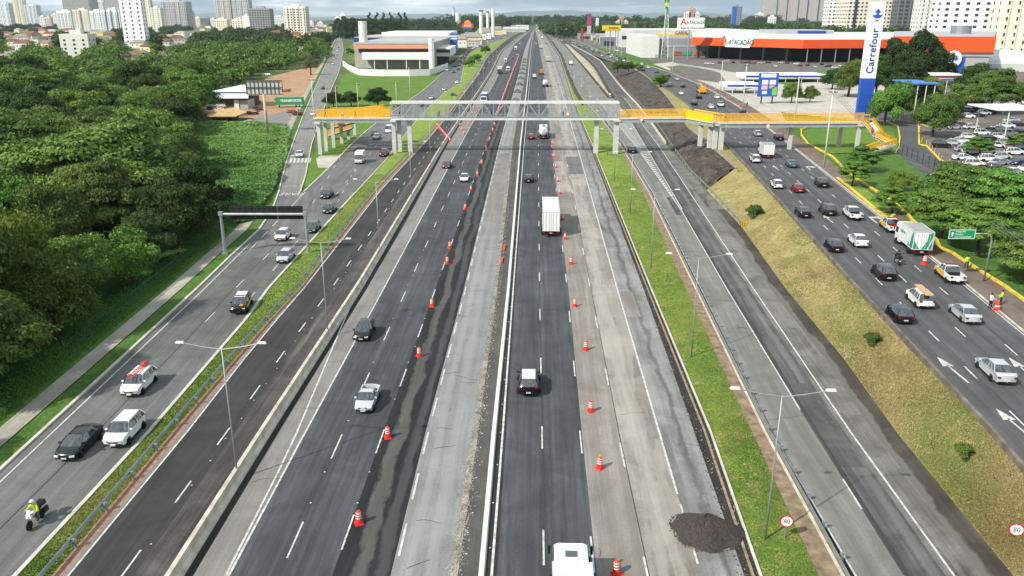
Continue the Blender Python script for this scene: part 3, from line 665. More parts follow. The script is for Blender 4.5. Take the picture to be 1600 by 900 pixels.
# right side grounds
patch('car_park', [(1600, 285), (1560, 300), (1505, 275), (1455, 245), (1437, 205), (1410, 195), (1440, 150), (1600, 135), (1900, 130), (1950, 290)], M_PARK, .05)
patch('exit_road', [(1404, 238), (1408, 224), (1404, 205), (1395, 192), (1372, 185), (1345, 186), (1340, 170), (1420, 172), (1434, 200), (1438, 228), (1456, 240), (1490, 262), (1520, 275), (1480, 285), (1430, 262)], M_SV, .08)
patch('forecourt', [(1395, 190), (1330, 187), (1240, 178), (1150, 165), (1130, 150), (1250, 118), (1400, 125), (1440, 150)], M_CONCR, .03)
patch('store_car_park', [(1600, 133), (1440, 148), (1250, 118), (1130, 148), (1105, 134), (1060, 112), (1000, 88), (1000, 78), (1600, 95), (2200, 110)], M_PARK, .01)
patch('entry_apron', [(1232, 196), (1175, 176), (1135, 150), (1105, 132), (1060, 115), (1020, 100), (1050, 97), (1120, 108), (1200, 122), (1160, 140), (1215, 165)], M_CONCR, .05)
patch('shop_forecourt', [(1000, 86), (940, 76), (895, 64), (900, 57), (1100, 60), (1800, 66), (1800, 92)], M_PARK, .02)
patch('store_lawn', [(1200, 128), (1215, 115), (1290, 110), (1400, 108), (1400, 117), (1300, 124), (1230, 132)], M_GLAWN, .08)
patch('round_lawn', [(1252, 210), (1262, 202), (1330, 200), (1395, 206), (1404, 222), (1402, 236), (1380, 235), (1300, 240), (1285, 236), (1262, 225)], M_GLAWN, .12)
Z0 = lambda dz: (lambda p: P(p[0], p[1], dz-.05))
patch('lawn', [(490, 245), (500, 205), (536, 118), (560, 105), (640, 112), (712, 100), (690, 118), (660, 142), (590, 191), (526, 251), (482, 291), (474, 291), (488, 225)], M_GLAWN, .0, zf=Z0(.0))
patch('footbridge_apron', [(494, 248), (500, 243), (528, 243), (545, 236), (527, 250), (512, 262), (497, 262)], M_CONCR, 0, zf=Z0(.03))
patch('yard', [(345, 192), (372, 183), (455, 190), (480, 175), (497, 128), (502, 105), (470, 108), (420, 120), (380, 150), (300, 165)], M_DIRT, 0, zf=Z0(.01))
patch('yard_lane', [(385, 191), (402, 183), (455, 172), (477, 172), (471, 189), (440, 196)], M_SIDE, 0, zf=Z0(.03))
patch('vine_meadow', [(330, 200), (385, 195), (450, 196), (460, 190), (452, 235), (432, 290), (425, 300), (300, 300), (200, 260), (230, 225)], grassmat('meadow', '#688640', '#7e9a4c', '#568048', .10, .8, .5, .9), 0, zf=Z0(.02))
patch('far_lawn', [(538, 80), (560, 100), (600, 98), (640, 70), (560, 60)], M_GLAWN, 0, zf=Z0(.0))
patch('brown_path', [(0, 345), (60, 330), (58, 300), (50, 285), (0, 300), (-60, 340)], M_DIRT, 0, zf=Z0(.05))
patch('town_ground', [(-900, 97), (200, 92), (420, 62), (540, 55), (640, 45), (640, 40), (-900, 40)], grassmat('town_mix', '#6f6f52', '#8a8268', '#4f6238', .02, .3, .5), 0, zf=Z0(-.05))
# ================================================================ LAMP POSTS
def mk_lamp(h=10.4, arm=2.6, name='street_lamp'):
    t = thing(name, '', 'street lamp'); g = MB(); g.tube([(0, 0, 0), (0, 0, h*.5), (0, 0, h)], [.075, .055, .04], 10); g.box(0, 0, .04, .4, .4, .08); g.build('pole', M_GALV, t, True)
    for s in (-1, 1):
        g = MB(); g.tube([(0, 0, h-.1), (s*arm*.5, 0, h+.08), (s*arm, 0, h+.35)], [.038, .034, .03], 8); a = g.build('arm', M_GALV, t)
        g = MB(); g.box(s*(arm+.25), 0, h+.42, .62, .22, .11, 0, 0, .8); g.build('lamp_head', M_WPAINT, a)
    return t
lamp0 = mk_lamp()
def headdir(f, y, pf=None, d=3.0):
    pf = pf or (lambda x, y: P(x, y, 0)); a, b = pf(f(y+d), y+d), pf(f(y-d), y-d); return math.atan2(b.x-a.x, b.y-a.y)   # clockwise from +Y
def yD(D, z=0): return yofD(D, z)
used0 = False
def lamp_row(f, Ds, label, group, yoffs=0):
    global used0
    for i, D in enumerate(Ds):
        y = yD(D); p = P(f(y), y, 0)
        l = label(i, len(Ds))
        if not used0: lamp0.location = p; lamp0.rotation_euler = (0, 0, -headdir(f, y)); tag(lamp0, l, 'street lamp', group); used0 = True
        else: copy_tree(lamp0, p, -headdir(f, y), l, group)
lamp_row(off(bm, .05), [51, 78.5, 110, 146, 180, 215, 250, 290, 330, 370, 420, 480, 550, 640], lambda i, n: 'double-armed street lamp on the left concrete crash barrier, '+('nearest the camera' if i == 0 else nth(i)+' from the camera'), 'street lamps along the left concrete barrier')
fR = lin([(845, 1195), (560, 1080), (420, 1017), (337, 985), (279, 957), (225, 945), (150, 897), (112, 884), (60, 856), (50, 848)])
lamp_row(fR, [43.7, 73, 103, 134, 163, 196, 232, 270, 310, 360, 420, 490, 570], lambda i, n: 'double-armed street lamp on the right grass strip, '+('nearest the camera' if i == 0 else nth(i)+' from the camera'), 'street lamps along the right grass strip')
# ================================================================ FOOTBRIDGE
M_STEEL = mat('bridge_steel', '#9aa09f', .5, .25, var=.12, vscale=.8); M_PIER = mat('pier_concrete', '#b9bbb6', .8, var=.15, vscale=.6)
M_MESHY = mat('yellow_mesh', '#d8a21c', .6, var=.1)
xb0, xb1 = at(612, 187, 200).x, at(966, 187, 200).x
fb = thing('footbridge', 'long grey lattice footbridge with yellow railed ends crossing over every carriageway', 'footbridge', ((xb0+xb1)/2, 200, 0)); o0 = Vector(fb.location)
def FB(g, name, m, par=None, smooth=False):
    o = g.build(name, m, par or fb, smooth); 
    if not par: o.data.transform(Matrix.Translation(-o0))
    return o
zd, zt = 8.35, 12.45; W = 1.5
g = MB(); n_ = int((xb1-xb0)/.5)
for k in range(n_): x = xb0+(xb1-xb0)*k/n_; g.bbox(x, 200-W, zd+.2, x+.27, 200+W, zd+.3)  # gaps between planks are added to thin out the deck's cast shadow
FB(g, 'deck', M_STEEL)
for s in (-1, 1):
    for z in (zd+.15, zt): g = MB(); g.bbox(xb0, 200+s*W-.2, z-.2, xb1, 200+s*W+.2, z+.2); FB(g, 'chord', M_WPAINT)
    for z in (zd+1.3, zd+.8): g = MB(); g.bbox(xb0, 200+s*W-.04, z-.04, xb1, 200+s*W+.04, z+.04); FB(g, 'handrail', M_STEEL)
nb = 20; dx = (xb1-xb0)/nb
for s in (-1, 1):
    for k in range(nb+1):
        x = xb0+k*dx; g = MB(); g.bar((x, 200+s*W, zd+.2), (x, 200+s*W, zt), .16); FB(g, 'truss_post', M_STEEL)
        if k < nb:
            g = MB(); a, b = ((x, zd+.2), (x+dx, zt)) if k % 2 else ((x, zt), (x+dx, zd+.2)); g.bar((a[0], 200+s*W, a[1]), (b[0], 200+s*W, b[1]), .15); FB(g, 'truss_brace', M_STEEL)
for k in range(nb+1):
    x = xb0+k*dx; g = MB(); g.bar((x, 200-W, zt), (x, 200+W, zt), .14); FB(g, 'cross_beam', M_STEEL)
def pier(px, py, zt_, z0=0.0, w=.95, cap=True, m=M_PIER):
    b = P(px, py, z0) if z0 == 0 else PS(px, py); g = MB(); g.box(b.x, b.y, (zt_+b.z)/2, w, w*.9, zt_-b.z); 
    if cap: g.box(b.x, b.y, zt_-.25, w*1.5, 2.4, .5)
    return FB(g, 'pier', m)
def pierw(x, y, zt_, z0=0.0, w=.95): g = MB(); g.box(x, y, (zt_+z0)/2, w, w*.9, zt_-z0); g.box(x, y, zt_-.25, w*1.5, 2.4, .5); return FB(g, 'pier', M_PIER)
pierw(at(616, 200, 200).x, 199, zd); pierw(at(624, 200, 201.5).x, 201.5, zd); pierw(at(640, 200, 200).x, 200, zd, w=1.1)
pierw(at(932, 200, 200).x, 200, zd, w=1.1); pierw(at(963, 200, 199).x, 199, zd, w=1.2)
def rail_span(pts, zd_, h=2.0, m=M_MESHY, w=3.0, beam=.9, post=1.6, sheet=None, name='yellow_railing'):
    """deck along pts (x,y,z) with mesh railings both sides and a beam under"""
    pts = [Vector(p) for p in pts]
    for a, b in zip(pts, pts[1:]):
        d = b-a; L_ = d.length; d.normalize(); n = Vector((d.y, -d.x, 0)).normalized(); g = MB()
        q = [a-n*w/2, a+n*w/2, b+n*w/2, b-n*w/2]; up = Vector((0, 0, .18)); dn = Vector((0, 0, -beam))
        for m1, (lo, hi) in ((0, (Vector((0, 0, 0)), up)),):
            v = [p+lo for p in q]+[p+hi for p in q]
            for f in ((0, 1, 2, 3), (7, 6, 5, 4), (0, 4, 5, 1), (1, 5, 6, 2), (2, 6, 7, 3), (3, 7, 4, 0)): g.quad(*[v[i] for i in f])
        FB(g, 'walkway', M_WPAINT)
        g = MB()
        for s in (-.55, .55): 
            c = n*w*s*.75; g.poly([a+c, b+c, b+c+dn, a+c+dn]); g.poly([a+c+n*.3*(-1), b+c+n*.3*(-1), b+c+n*.3*(-1)+dn, a+c+n*.3*(-1)+dn]); g.poly([a+c+dn, b+c+dn, b+c-n*.3+dn, a+c-n*.3+dn])
        FB(g, 'beam', M_STEEL)
        for s in (-1, 1):
            c = n*(w/2-.04)*s; g = MB(); K = max(1, int(L_/post))
            for k in range(K+1): p = a+(b-a)*(k/K)+c; g.bar(p+up, p+Vector((0, 0, h)), .07)
            for z in (.3, .55, .8, 1.05, 1.3, h-.25, h): g.bar(a+c+Vector((0, 0, z)), b+c+Vector((0, 0, z)), .075 if z < h else .16)
            K2 = int(L_/.35)
            for k in range(K2): p = a+(b-a)*(k/K2)+c; g.bar(p+up, p+Vector((0, 0, 1.3)), .04)
            if sheet and s in sheet: g.quad(a+c*1.02+up, b+c*1.02+up, b+c*1.02+Vector((0, 0, h-.2)), a+c*1.02+Vector((0, 0, h-.2)))
            FB(g, name, m)
xl = at(490, 187, 198.5).x
rail_span([(xl, 200, 8.5), (xb0, 200, 8.5)], 8.5, 2.0)
rail_span([(at(515, 180, 206).x, 206, 8.3), (at(612, 180, 206).x, 206, 8.6)], 8.5, 2.0, sheet=(1,)); rail_span([(at(500, 190, 212).x, 212, 6.6), (at(600, 190, 212).x, 212, 8.6)], 8, 1.9, sheet=(1,))
rail_span([(at(520, 215, 218).x, 218, 4.0), (at(560, 200, 218).x, 218, 5.8)], 5, 1.4, beam=.5, sheet=(1,)); rail_span([(at(515, 232, 224).x, 224, 1.0), (at(552, 215, 224).x, 224, 3.2)], 5, 1.4, beam=.4, sheet=(1,))
for x, Y in ((499, 198), (509, 203), (521, 209), (534, 216), (545, 224), (555, 232)): pierw(at(x, 215, Y).x, Y, 8 if Y < 212 else 5.5, w=.85)
x2 = at(1076, 184, 198).x; xc_, xe = at(1124, 194, 185).x, at(1356, 193, 186).x
rail_span([(xb1, 200, 8.5), (x2, 198, 8.9)], 8.6); rail_span([(x2, 198, 8.9), (xc_, 186, 9.1)], 9, sheet=(1,), m=mat('yellow_sheet', '#e8b80c', .5)); rail_span([(xc_, 186, 9.1), (xe, 187, 9.1)], 9.1)
xs = at(1365, 200, 190).x
rail_span([(xe, 186, 9.1), (at(1370, 205, 183).x, 182, 6.6)], 7, 1.3, w=2.4, beam=.4, sheet=(1,)); rail_span([(at(1370, 205, 182).x, 182, 6.6), (at(1396, 218, 180).x, 180, 5.2)], 6, 1.3, w=2.4, beam=.4, sheet=(1,))
rail_span([(at(1396, 218, 180).x, 180, 5.2), (at(1352, 225, 178).x, 178, 3.4)], 6, 1.1, w=2.2, beam=.3)
for px, Y, zz in ((1118, 187, ZS0), (1128, 186, ZS0), (1110, 189, ZS0), (1095, 192, ZS0), (1236, 187, ZS0), (1313, 190, ZS0), (1342, 186, ZS0)): pierw(at(px, 205, Y).x, Y, 9.0, zz, w=.95 if px < 1200 else .8)
# clearance discs hung on the bridge
def disc_plate(r, ring=True):
    g = MB(); g.lathe([(r, -.02), (r, .02)], 28, axis='y', mi=0)
    return g
M_SRED = mat('sign_red', '#c0122a', .45); M_SWHITE = mat('sign_white', '#e9e9e6', .5); M_SBLK = mat('sign_black', '#101010', .5); M_SGREEN = mat('sign_green', '#0a8a5a', .5)
def round_sign(name, label, loc, r, txt, post=None, pm=None, rz=0.0, group=None):
    t = thing(name, label, 'sign', loc, rz, group); h = post or 0
    if post: g = MB(); g.tube([(0, 0, -.1), (0, 0, h+r*.4)], .04, 8); g.build('post', pm or M_GALV, t)
    g = MB(); g.lathe([(r, -.02), (r, .02)], 32, 0, -.08, h+r, axis='y'); pl = g.build('plate', M_SRED, t)
    g = MB(); g.lathe([(r*.80, -.028), (r*.80, .0)], 32, 0, -.08, h+r, axis='y'); g.build('face', M_SWHITE, pl)
    if txt: textmesh(txt, r*1.0, M_SBLK, pl, (0, -.115, h+r), (R(90), 0, 0), ext=.004, sx=.9)
    return t
p = P(1225, 843); round_sign('speed_sign', 'round red-rimmed 80 sign on a thin post in the right grass strip', p, .44, '80', post=1.0, rz=R(-6))
p = P(1582, 852, .35); round_sign('speed_sign', 'round red-rimmed 80 sign on a black post in the dry grass slope', p, .46, '80', post=.75, pm=M_BLK, rz=R(-18))
for (px, py, Y, lb) in ((887, 178, 198.2, 'small round clearance sign hung on the lattice over the right carriageway'), (1002, 187, 197.6, 'small round clearance sign hung under the yellow railing left of the stone wall'), (1200, 197, 184.2, 'small round clearance sign on the beam over the right service road')):
    q = at(px, py, Y); q.z -= .45; round_sign('clearance_sign', lb, q, .45, '5m')
p = P(954, 158); q = at(953, 147, p.y); round_sign('warning_sign', 'small round sign standing before the dark ramp wall beyond the footbridge', (q.x, q.y, 0), .5, '', post=max(1, q.z-.5))
# ================================================================ SIGN GANTRY seen from behind
gl, gr_ = P(352, 396), P(482, 396); t = thing('sign_gantry', 'grey steel gantry over the left service road carrying black-backed sign boards', 'sign gantry', gl); gr_.y = gl.y; wd = (gr_-gl).length
g = MB(); g.tube([(0, 0, 0), (0, 0, 5.9)], [.26, .2], 10); g.box(0, 0, .1, .8, .8, .2); g.build('post', M_GALV, t); g = MB(); g.tube([(wd, 0, 0), (wd, 0, 5.9)], [.26, .2], 10); g.box(wd, 0, .1, .8, .8, .2); g.build('post', M_GALV, t)
g = MB(); g.tube([(-.1, 0, 5.75), (wd+.1, 0, 5.75)], .2, 10); g.build('beam', M_GALV, t)
g = MB(); g.box(0, 0, 5.85, .55, .5, .55); g.box(wd, 0, 5.85, .55, .5, .55); g.build('corner_box', M_GALV, t)
for x0, x1 in ((360, 398), (399, 433), (434, 473)):
    a, b = (x0-347)/(477-347)*wd, (x1-347)/(477-347)*wd; g = MB(); g.bbox(a, .35, 4.95, b, .41, 6.85); bd = g.build('sign_board', mat('sign_back', '#191b20', .6, var=.3, vscale=2), t)
    g = MB()
    for k in range(4): x = a+(b-a)*(k+.5)/4; g.bbox(x-.04, .28, 4.95, x+.04, .34, 6.85)
    for z in (5.2, 6.6): g.bbox(a, .24, z-.03, b, .27, z+.03)
    g.build('stiffener', M_DGREY, bd)
# ================================================================ GREEN DIRECTION SIGN
pb = PS(1537, 440); t = thing('direction_sign', 'green direction sign on a curved grey pole beside the yellow kerb', 'sign', pb); hgt = hz(1537, 440, pb.z, 0)
q1 = at(1524, 365, pb.y); q0 = at(1481, 372, pb.y); q2 = at(1524, 358, pb.y); hz_ = q1.z-pb.z
g = MB(); ax = q1.x-pb.x; g.tube([(0, 0, 0), (0, 0, hz_-1.0), (-.12, 0, hz_-.4), (-.45, 0, hz_-.08), (-.9, 0, hz_), (ax-.1, 0, hz_)], [.10, .09, .085, .08, .075, .07], 10); g.build('pole', M_GALV, t, True)
wl, wr, zb_, zt_ = q0.x-pb.x, ax, hz_-.62, hz_+.5
g = MB(); g.bbox(wl, -.06, zb_, wr, .0, zt_); bd = g.build('sign_board', M_SGREEN, t)
g = MB()
for a in ((wl+.03, zb_+.03, wr-.03, zb_+.08), (wl+.03, zt_-.08, wr-.03, zt_-.03), (wl+.03, zb_+.08, wl+.08, zt_-.08), (wr-.08, zb_+.08, wr-.03, zt_-.08)): g.bbox(a[0], -.07, a[1], a[2], -.061, a[3])
cx = wl+.42; g.poly([(cx, -.07, zt_-.3), (cx-.2, -.07, zt_-.52), (cx+.2, -.07, zt_-.52)]); g.bbox(cx-.06, -.07, zb_+.3, cx+.06, -.061, zt_-.5); g.build('border_and_arrow', M_SWHITE, bd)
for k, s in enumerate(('Aeroporto', 'Cumbica', 'J.D. Tranquilidade')): textmesh(s, .27, M_SWHITE, bd, (wl+.75, -.075, zt_-.25-k*.31), (R(90), 0, 0), align='LEFT', ext=.004, sx=.95)
# ================================================================ UTILITY POLES AND CABLES
M_POLE = mat('pole_concrete', '#c3bfb2', .85, var=.2, vscale=.7); M_CABLE = mat('cable', '#55605c', .6)
def upole(px, py, ytop, label, right=False, r=.17, group=None, lamp=None):
    b = PS(px, py) if right else P(px, py); h = at(px, ytop, b.y).z-b.z
    t = thing('utility_pole', label, 'pole', b, 0, group); g = MB(); g.tube([(0, 0, -.1), (0, 0, h)], [r, r*.65], 10); g.build('shaft', M_POLE, t, True)
    g = MB(); g.box(0, 0, h-.5, 1.8, .12, .12); 
    for x in (-.8, -.3, .3, .8): g.box(x, 0, h-.36, .08, .08, .18)
    g.build('cross_arm', M_DGREY, t)
    if lamp: g = MB(); g.tube([(0, 0, h*.8), (lamp*.5, 0, h*.8+.5), (lamp, 0, h*.8+.7)], .04, 6); g.box(lamp+math.copysign(.25, lamp), 0, h*.8+.7, .7, .25, .12); g.build('lamp_arm', M_GALV, t)
    return t, Vector((b.x, b.y, b.z+h-.3))
tops = []
for a in ((1287, 262, 140, 'tall pale utility pole rising in front of the yellow railed walkway', True), (1450, 300, 272, 'short pale pole top among the bright trees below the car park', True), (1240, 200, 120, 'pale utility pole behind the footbridge beside the round lawn', True), (1160, 178, 100, 'pale utility pole on the footway near the crane truck', True), (1125, 150, 95, 'pale utility pole at the corner of the store entrance', True), (1050, 120, 72, 'pale utility pole by the pale entry apron', True)):
    tops.append(upole(a[0], a[1], a[2], a[3], a[4], .2)[1])
for (px, py, yt, lb) in ((418, 207, 113, 'rusty-white pole carrying the back of the big billboard'), ):
    pass
for i, (px, py, yt) in enumerate(((494, 225, 122), (641, 155, 105), (620, 168, 128), (561, 188, 130), (527, 183, 135), (672, 124, 70), (679, 121, 60), (512, 180, 137))):
    upole(px, py, yt, 'thin pale utility pole near the left end of the footbridge, %s from the left' % nth([0, 5, 4, 3, 2, 6, 7, 1][i]), False, .13, 'utility poles by the left end of the footbridge')
def cable(name, label, a, b, sag=.8, n=4, sp=.35, group=None):
    g = MB(); a, b = Vector(a), Vector(b); d = (b-a); d.z = 0; d.normalize(); nn = Vector((d.y, -d.x, 0))
    for k in range(n):
        o_ = nn*(k-(n-1)/2)*sp + Vector((0, 0, -.25*(k % 2))); pts = [a.lerp(b, t/12)+o_-Vector((0, 0, sag*4*(t/12)*(1-t/12))) for t in range(13)]; g.tube(pts, .028, 4)
    o = g.build(name, M_CABLE); rel(o, a); return tag(o, label, 'cable', group)
c1 = at(1450, 276, P(1450, 300, ZS0).y); c0 = PS(1700, 470, 8.0); c2 = tops[0]
cable('overhead_cables', 'bundle of overhead cables crossing above the bright trees beside the car park', c1, (PS(1640, 520).x, PS(1640, 520).y, ZS0+7.2), .5, 6, .28)
cable('overhead_cables', 'overhead cables from the tall pole by the walkway to the short pole in the trees', c2, c1, .7, 5, .3)
for i in (2, 3, 4): cable('overhead_cables', 'overhead cables along the store frontage, %s span beyond the footbridge' % nth(i-2), tops[i], tops[i+1], .8, 3, .3, 'overhead cables along the store frontage')
# ================================================================ TRAFFIC DRUMS
M_DRUM = mat('drum_orange', '#e0341c', .5, var=.08); M_DRUMW = mat('drum_reflective', '#ded7d2', .35); M_BASE = mat('drum_base', '#c9281a', .6)
drum0 = thing('traffic_drum', '', 'traffic drum'); M_AMB = mat('amber_lens', '#e08a10', .3)
g = MB(); g.box(0, 0, .07, .62, .62, .14, .4, 0, .86); g.lathe([(.29, .14), (.25, .34)], 14); g.build('base', M_BASE, drum0)
g = MB(); g.lathe([(.22, .34), (.215, .48), (.215, .58), (.21, .68), (.20, .78), (.195, .88), (.185, .98), (.12, 1.08), (.10, 1.10)], 16, mis=[0, 1, 0, 1, 0, 1, 0, 0, 0]); g.build('drum', [M_DRUM, M_DRUMW], drum0)
dused = False
def drum(p, label, group, rz=0.0, sc=1.0, light=False):
    global dused
    sc = sc*.92
    if not dused: dused = True; drum0.location = p; drum0.scale = (sc,)*3; tag(drum0, label, 'traffic drum', group); o = drum0
    else: o = copy_tree(drum0, p, rz, label, group, sc)
    if light: g = MB(); g.lathe([(.08, 1.10), (.09, 1.2), (.05, 1.26)], 8); g.build('lamp', M_AMB, o)
    return o
rnd = random.Random(8)
DL = [(561, 818), (606, 684), (655, 557), (675, 479), (699, 412), (703, 388), (727, 327), (736, 298), (746, 275), (753, 256), (760, 235), (765, 219), (770, 205), (773, 196)]
for i, (x, y) in enumerate(DL): drum(P(x, y), 'orange traffic drum in the line left of the milled lane, %s from the camera' % nth(i), 'drums left of the milled lane', rnd.random()*1.5)
DR = [(963, 897), (937, 732), (923, 643), (915, 547), (898, 479), (892, 413), (883, 374), (879, 344), (875, 303), (872, 284), (869, 262), (866, 246), (864, 234), (863, 226)]
for i, (x, y) in enumerate(DR): drum(P(x, y), 'orange traffic drum in the line right of the centre lanes, %s from the camera' % nth(i), 'drums right of the centre lanes', rnd.random()*1.5, 1, i in (1, 3))
yy, i = 182, 0; Dd = P(780, 182).y
while Dd < 760: y = yD(Dd); drum(P(E['l23'](y)-1.2+rnd.random(), y), 'orange traffic drum in the dense line beyond the footbridge, %s from it' % nth(i), 'dense drum line beyond the footbridge', rnd.random(), 1.1); Dd += 5.5+Dd*.008; i += 1
for i in range(12): t = i/11; drum(P(683+t*20, 197+t*24), 'orange traffic drum in the slanting row closing the dark carriageway, %s from the far end' % nth(i), 'drums closing the dark carriageway', rnd.random())
for i, (x, y) in enumerate(((716, 190), (719, 197), (722, 204), (725, 210), (732, 196), (738, 178), (740, 170), (741, 184), (736, 190))): drum(P(x, y), 'orange traffic drum around the gap in the barrier below the footbridge, %s' % (nth(i)), 'drums at the barrier gap', rnd.random())
drum(PS(1444, 413), 'orange and white traffic drum alone behind the white box truck', None, 0, 1.15)
del drum0
drum(PS(1557, 485), 'orange traffic drum standing between the two road workers', None, 0, 1.2) if False else None
def conelike(p, label):
    t = thing('traffic_drum', label, 'traffic drum', p); g = MB(); g.lathe([(.35, 0), (.33, .15), (.26, .2)], 14); g.build('base', M_BASE, t); g = MB(); g.lathe([(.26, .2), (.25, .45), (.24, .6), (.22, .8), (.15, 1.05)], 14, mis=[0, 1, 0, 0, 0]); g.build('drum', [M_DRUM, M_DRUMW], t)
conelike(PS(1557, 485), 'orange traffic drum standing between the two road workers'); 
for i, (x, y) in enumerate(((1092, 132), (1102, 136), (1118, 140), (1135, 158), (1155, 168))): conelike(PS(x, y), 'orange marker beside the parked crane truck, %s from the left' % nth(i))
for (x, y, lb) in ((784, 408, 'fallen red and white plank on the strip right of the milled lane, nearer one'), (788, 388, 'fallen red and white plank on the strip right of the milled lane, farther one')):
    g = MB(); g.box(0, 0, .12, .25, 2.6, .2, R(-3)); o = g.build('marker_plank', M_DRUM); o.location = P(x, y); tag(o, lb, 'plank')
# ================================================================ ASPHALT HEAP
rnd = random.Random(4); g = MB(); c0 = P(1101, 832); NR, NA = 16, 64
for i in range(NR+1):
    r = i/NR
    for k in range(NA):
        a = 2*math.pi*k/NA; rr = 1+.08*math.sin(3*a+1)+.05*math.sin(7*a)+rnd.uniform(-.03, .03)
        ax_ = 2.55 if math.cos(a) > 0 else 2.15; x = math.cos(a)*ax_*r*rr; y_ = math.sin(a)*1.95*r*rr
        h = 1.35*(1-r**1.25)*(1+.12*math.sin(2*a)*r+.08*math.sin(5*a+r*4)*r)+.02+(rnd.uniform(-.05, .05) if r < .97 else 0); g.v.append((x, y_-.12*x, max(0, h)-(.03 if i == NR else 0)))
for i in range(NR):
    for k in range(NA): k2 = (k+1) % NA; g.f.append((i*NA+k, i*NA+k2, (i+1)*NA+k2, (i+1)*NA+k)); g.m.append(0)
hp = g.build('asphalt_heap', mat('loose_asphalt', (.045, .038, .034), .95, var=.5, vscale=9, bump=1.0, bscale=14)); hp.location = c0; fixn(hp); tag(hp, 'heap of loose dark asphalt tipped at the right edge of the pale lanes', 'heap')
g = MB()
for k in range(420):
    a = rnd.uniform(0, 6.28); r = 1.0+abs(rnd.gauss(0, .05)); x, y_ = math.cos(a)*(2.55 if math.cos(a) > 0 else 2.15)*r*(1+.08*math.sin(3*a+1)), math.sin(a)*1.95*r*(1+.08*math.sin(3*a+1))-.12*math.cos(a)*2.3; s = rnd.uniform(.02, .06); g.box(c0.x+x, c0.y+y_, s*.3, s, s*rnd.uniform(.6, 1.4), s*.7, rnd.random()*3)
o = g.build('spilled_grit', MATS['loose_asphalt']); tag(o, kind='stuff')
g = MB()                                                    # broken rubble along the milled lane and kerb
RUBM = []
for k in range(7000):
    RUBM.append(k % 3 == 0 and k % 7 != 0)
    D = 36*math.exp(rnd.random()*1.7); y = yD(D); f = E['grey_r'] if k % 3 else E['kerb']; p = P(f(y), y); w_ = rnd.gauss(-.1, .28) if k % 3 else rnd.uniform(-1.5, -.1); s = rnd.uniform(.02, .085)
    g.box(p.x+w_, p.y, s*.25, s, s*rnd.uniform(.6, 1.5), s*.6, rnd.random()*3)
g.m = [(1 if v_ else 0) for v_ in RUBM for _ in range(6)]; tag(g.build('rubble', [mat('rubble_stone', '#9b9488', .95, var=.4, vscale=.6), mat('rubble_dark', '#4a453f', .95, var=.5, vscale=.9)]), kind='stuff')
# ================================================================ VEHICLES
M_PAINT = mat('car_paint', '#c9cbcc', .28, 0, coat=.6); M_GLASS = mat('car_glass', '#161d22', .06, 0, spec=.9); M_GLASS.node_tree.nodes['Principled BSDF'].inputs['IOR'].default_value = 2.0; M_TRIM = mat('black_trim', '#121212', .6)
M_TYRE = mat('tyre_rubber', '#101010', .85); M_RIM = mat('wheel_rim', '#8d9093', .35, .7); M_HL = mat('headlight_glass', '#d8dde0', .12, .2); M_TLR = mat('tail_light_red', '#7c0a0c', .25)
M_PLATE = mat('number_plate', '#b8bab8', .5)
def wheel_mesh(r, w):
    g = MB(); g.lathe([(r*.6, -w/2), (r*.93, -w/2), (r, -w*.35), (r, w*.35), (r*.93, w/2), (r*.6, w/2)], 18, axis='y'); ty = g.mesh('tyre', M_TYRE, True)
    g = MB(); g.lathe([(r*.2, -w*.46), (r*.62, -w*.40), (r*.62, w*.40), (r*.2, w*.46)], 14, axis='y'); return ty, g.mesh('rim', M_RIM)
def mobj(name, me, parent, loc=(0, 0, 0)):
    o = bpy.data.objects.new(name, me); COL.objects.link(o); o.parent = parent; o.location = loc; return o
# local frame: +Y is the front of the vehicle.  profiles are (along, up)
KIND = dict(
    hatch=dict(L=4.0, W=1.72, wb=(1.28, -1.25), r=.31, out=[(1.96, .30), (2.0, .50), (1.97, .68), (1.84, .80), (1.5, .91), (1.05, .99), (-1.7, 1.03), (-1.92, .98), (-2.0, .6), (-1.97, .32)], gh=(1.0, 1.50, 1.16, .38, -1.35, -1.84), tum=.24),
    sedan=dict(L=4.6, W=1.78, wb=(1.42, -1.30), r=.32, out=[(2.24, .30), (2.3, .48), (2.28, .64), (2.14, .76), (1.7, .88), (1.15, .98), (-1.6, 1.05), (-2.12, 1.07), (-2.27, .96), (-2.3, .55), (-2.26, .32)], gh=(.98, 1.46, 1.28, .36, -.95, -1.86), tum=.25),
    suv=dict(L=4.35, W=1.82, wb=(1.33, -1.30), r=.36, out=[(2.12, .36), (2.17, .60), (2.15, .84), (2.02, .96), (1.6, 1.04), (1.15, 1.10), (-1.85, 1.14), (-2.1, 1.06), (-2.17, .6), (-2.12, .38)], gh=(1.11, 1.66, 1.24, .46, -1.6, -2.04), tum=.22),
    pickup=dict(L=5.2, W=1.86, wb=(1.62, -1.55), r=.38, out=[(2.55, .42), (2.6, .66), (2.5, .90), (2.2, 1.0), (1.45, 1.08), (-.75, 1.12), (-.78, .60), (-2.42, .60), (-2.44, 1.12), (-2.6, 1.12), (-2.6, .5)], gh=(1.08, 1.74, 1.45, .72, -.48, -.74), tum=.2),
    van=dict(L=4.9, W=1.9, wb=(1.5, -1.45), r=.34, out=[(2.4, .34), (2.45, .6), (2.3, .95), (1.95, 1.12), (-2.3, 1.16), (-2.45, .9), (-2.42, .36)], gh=(1.12, 2.1, 2.0, 1.25, -2.2, -2.38), tum=.14),
    oldtruck=dict(L=4.3, W=1.62, wb=(1.3, -1.2), r=.30, out=[(2.0, .32), (2.1, .55), (2.0, .74), (1.7, .82), (1.0, .92), (-.5, .94), (-.55, .58), (-1.95, .58), (-1.97, .94), (-2.12, .94), (-2.12, .42)], gh=(.92, 1.42, 1.05, .45, -.25, -.5), tum=.18),
)
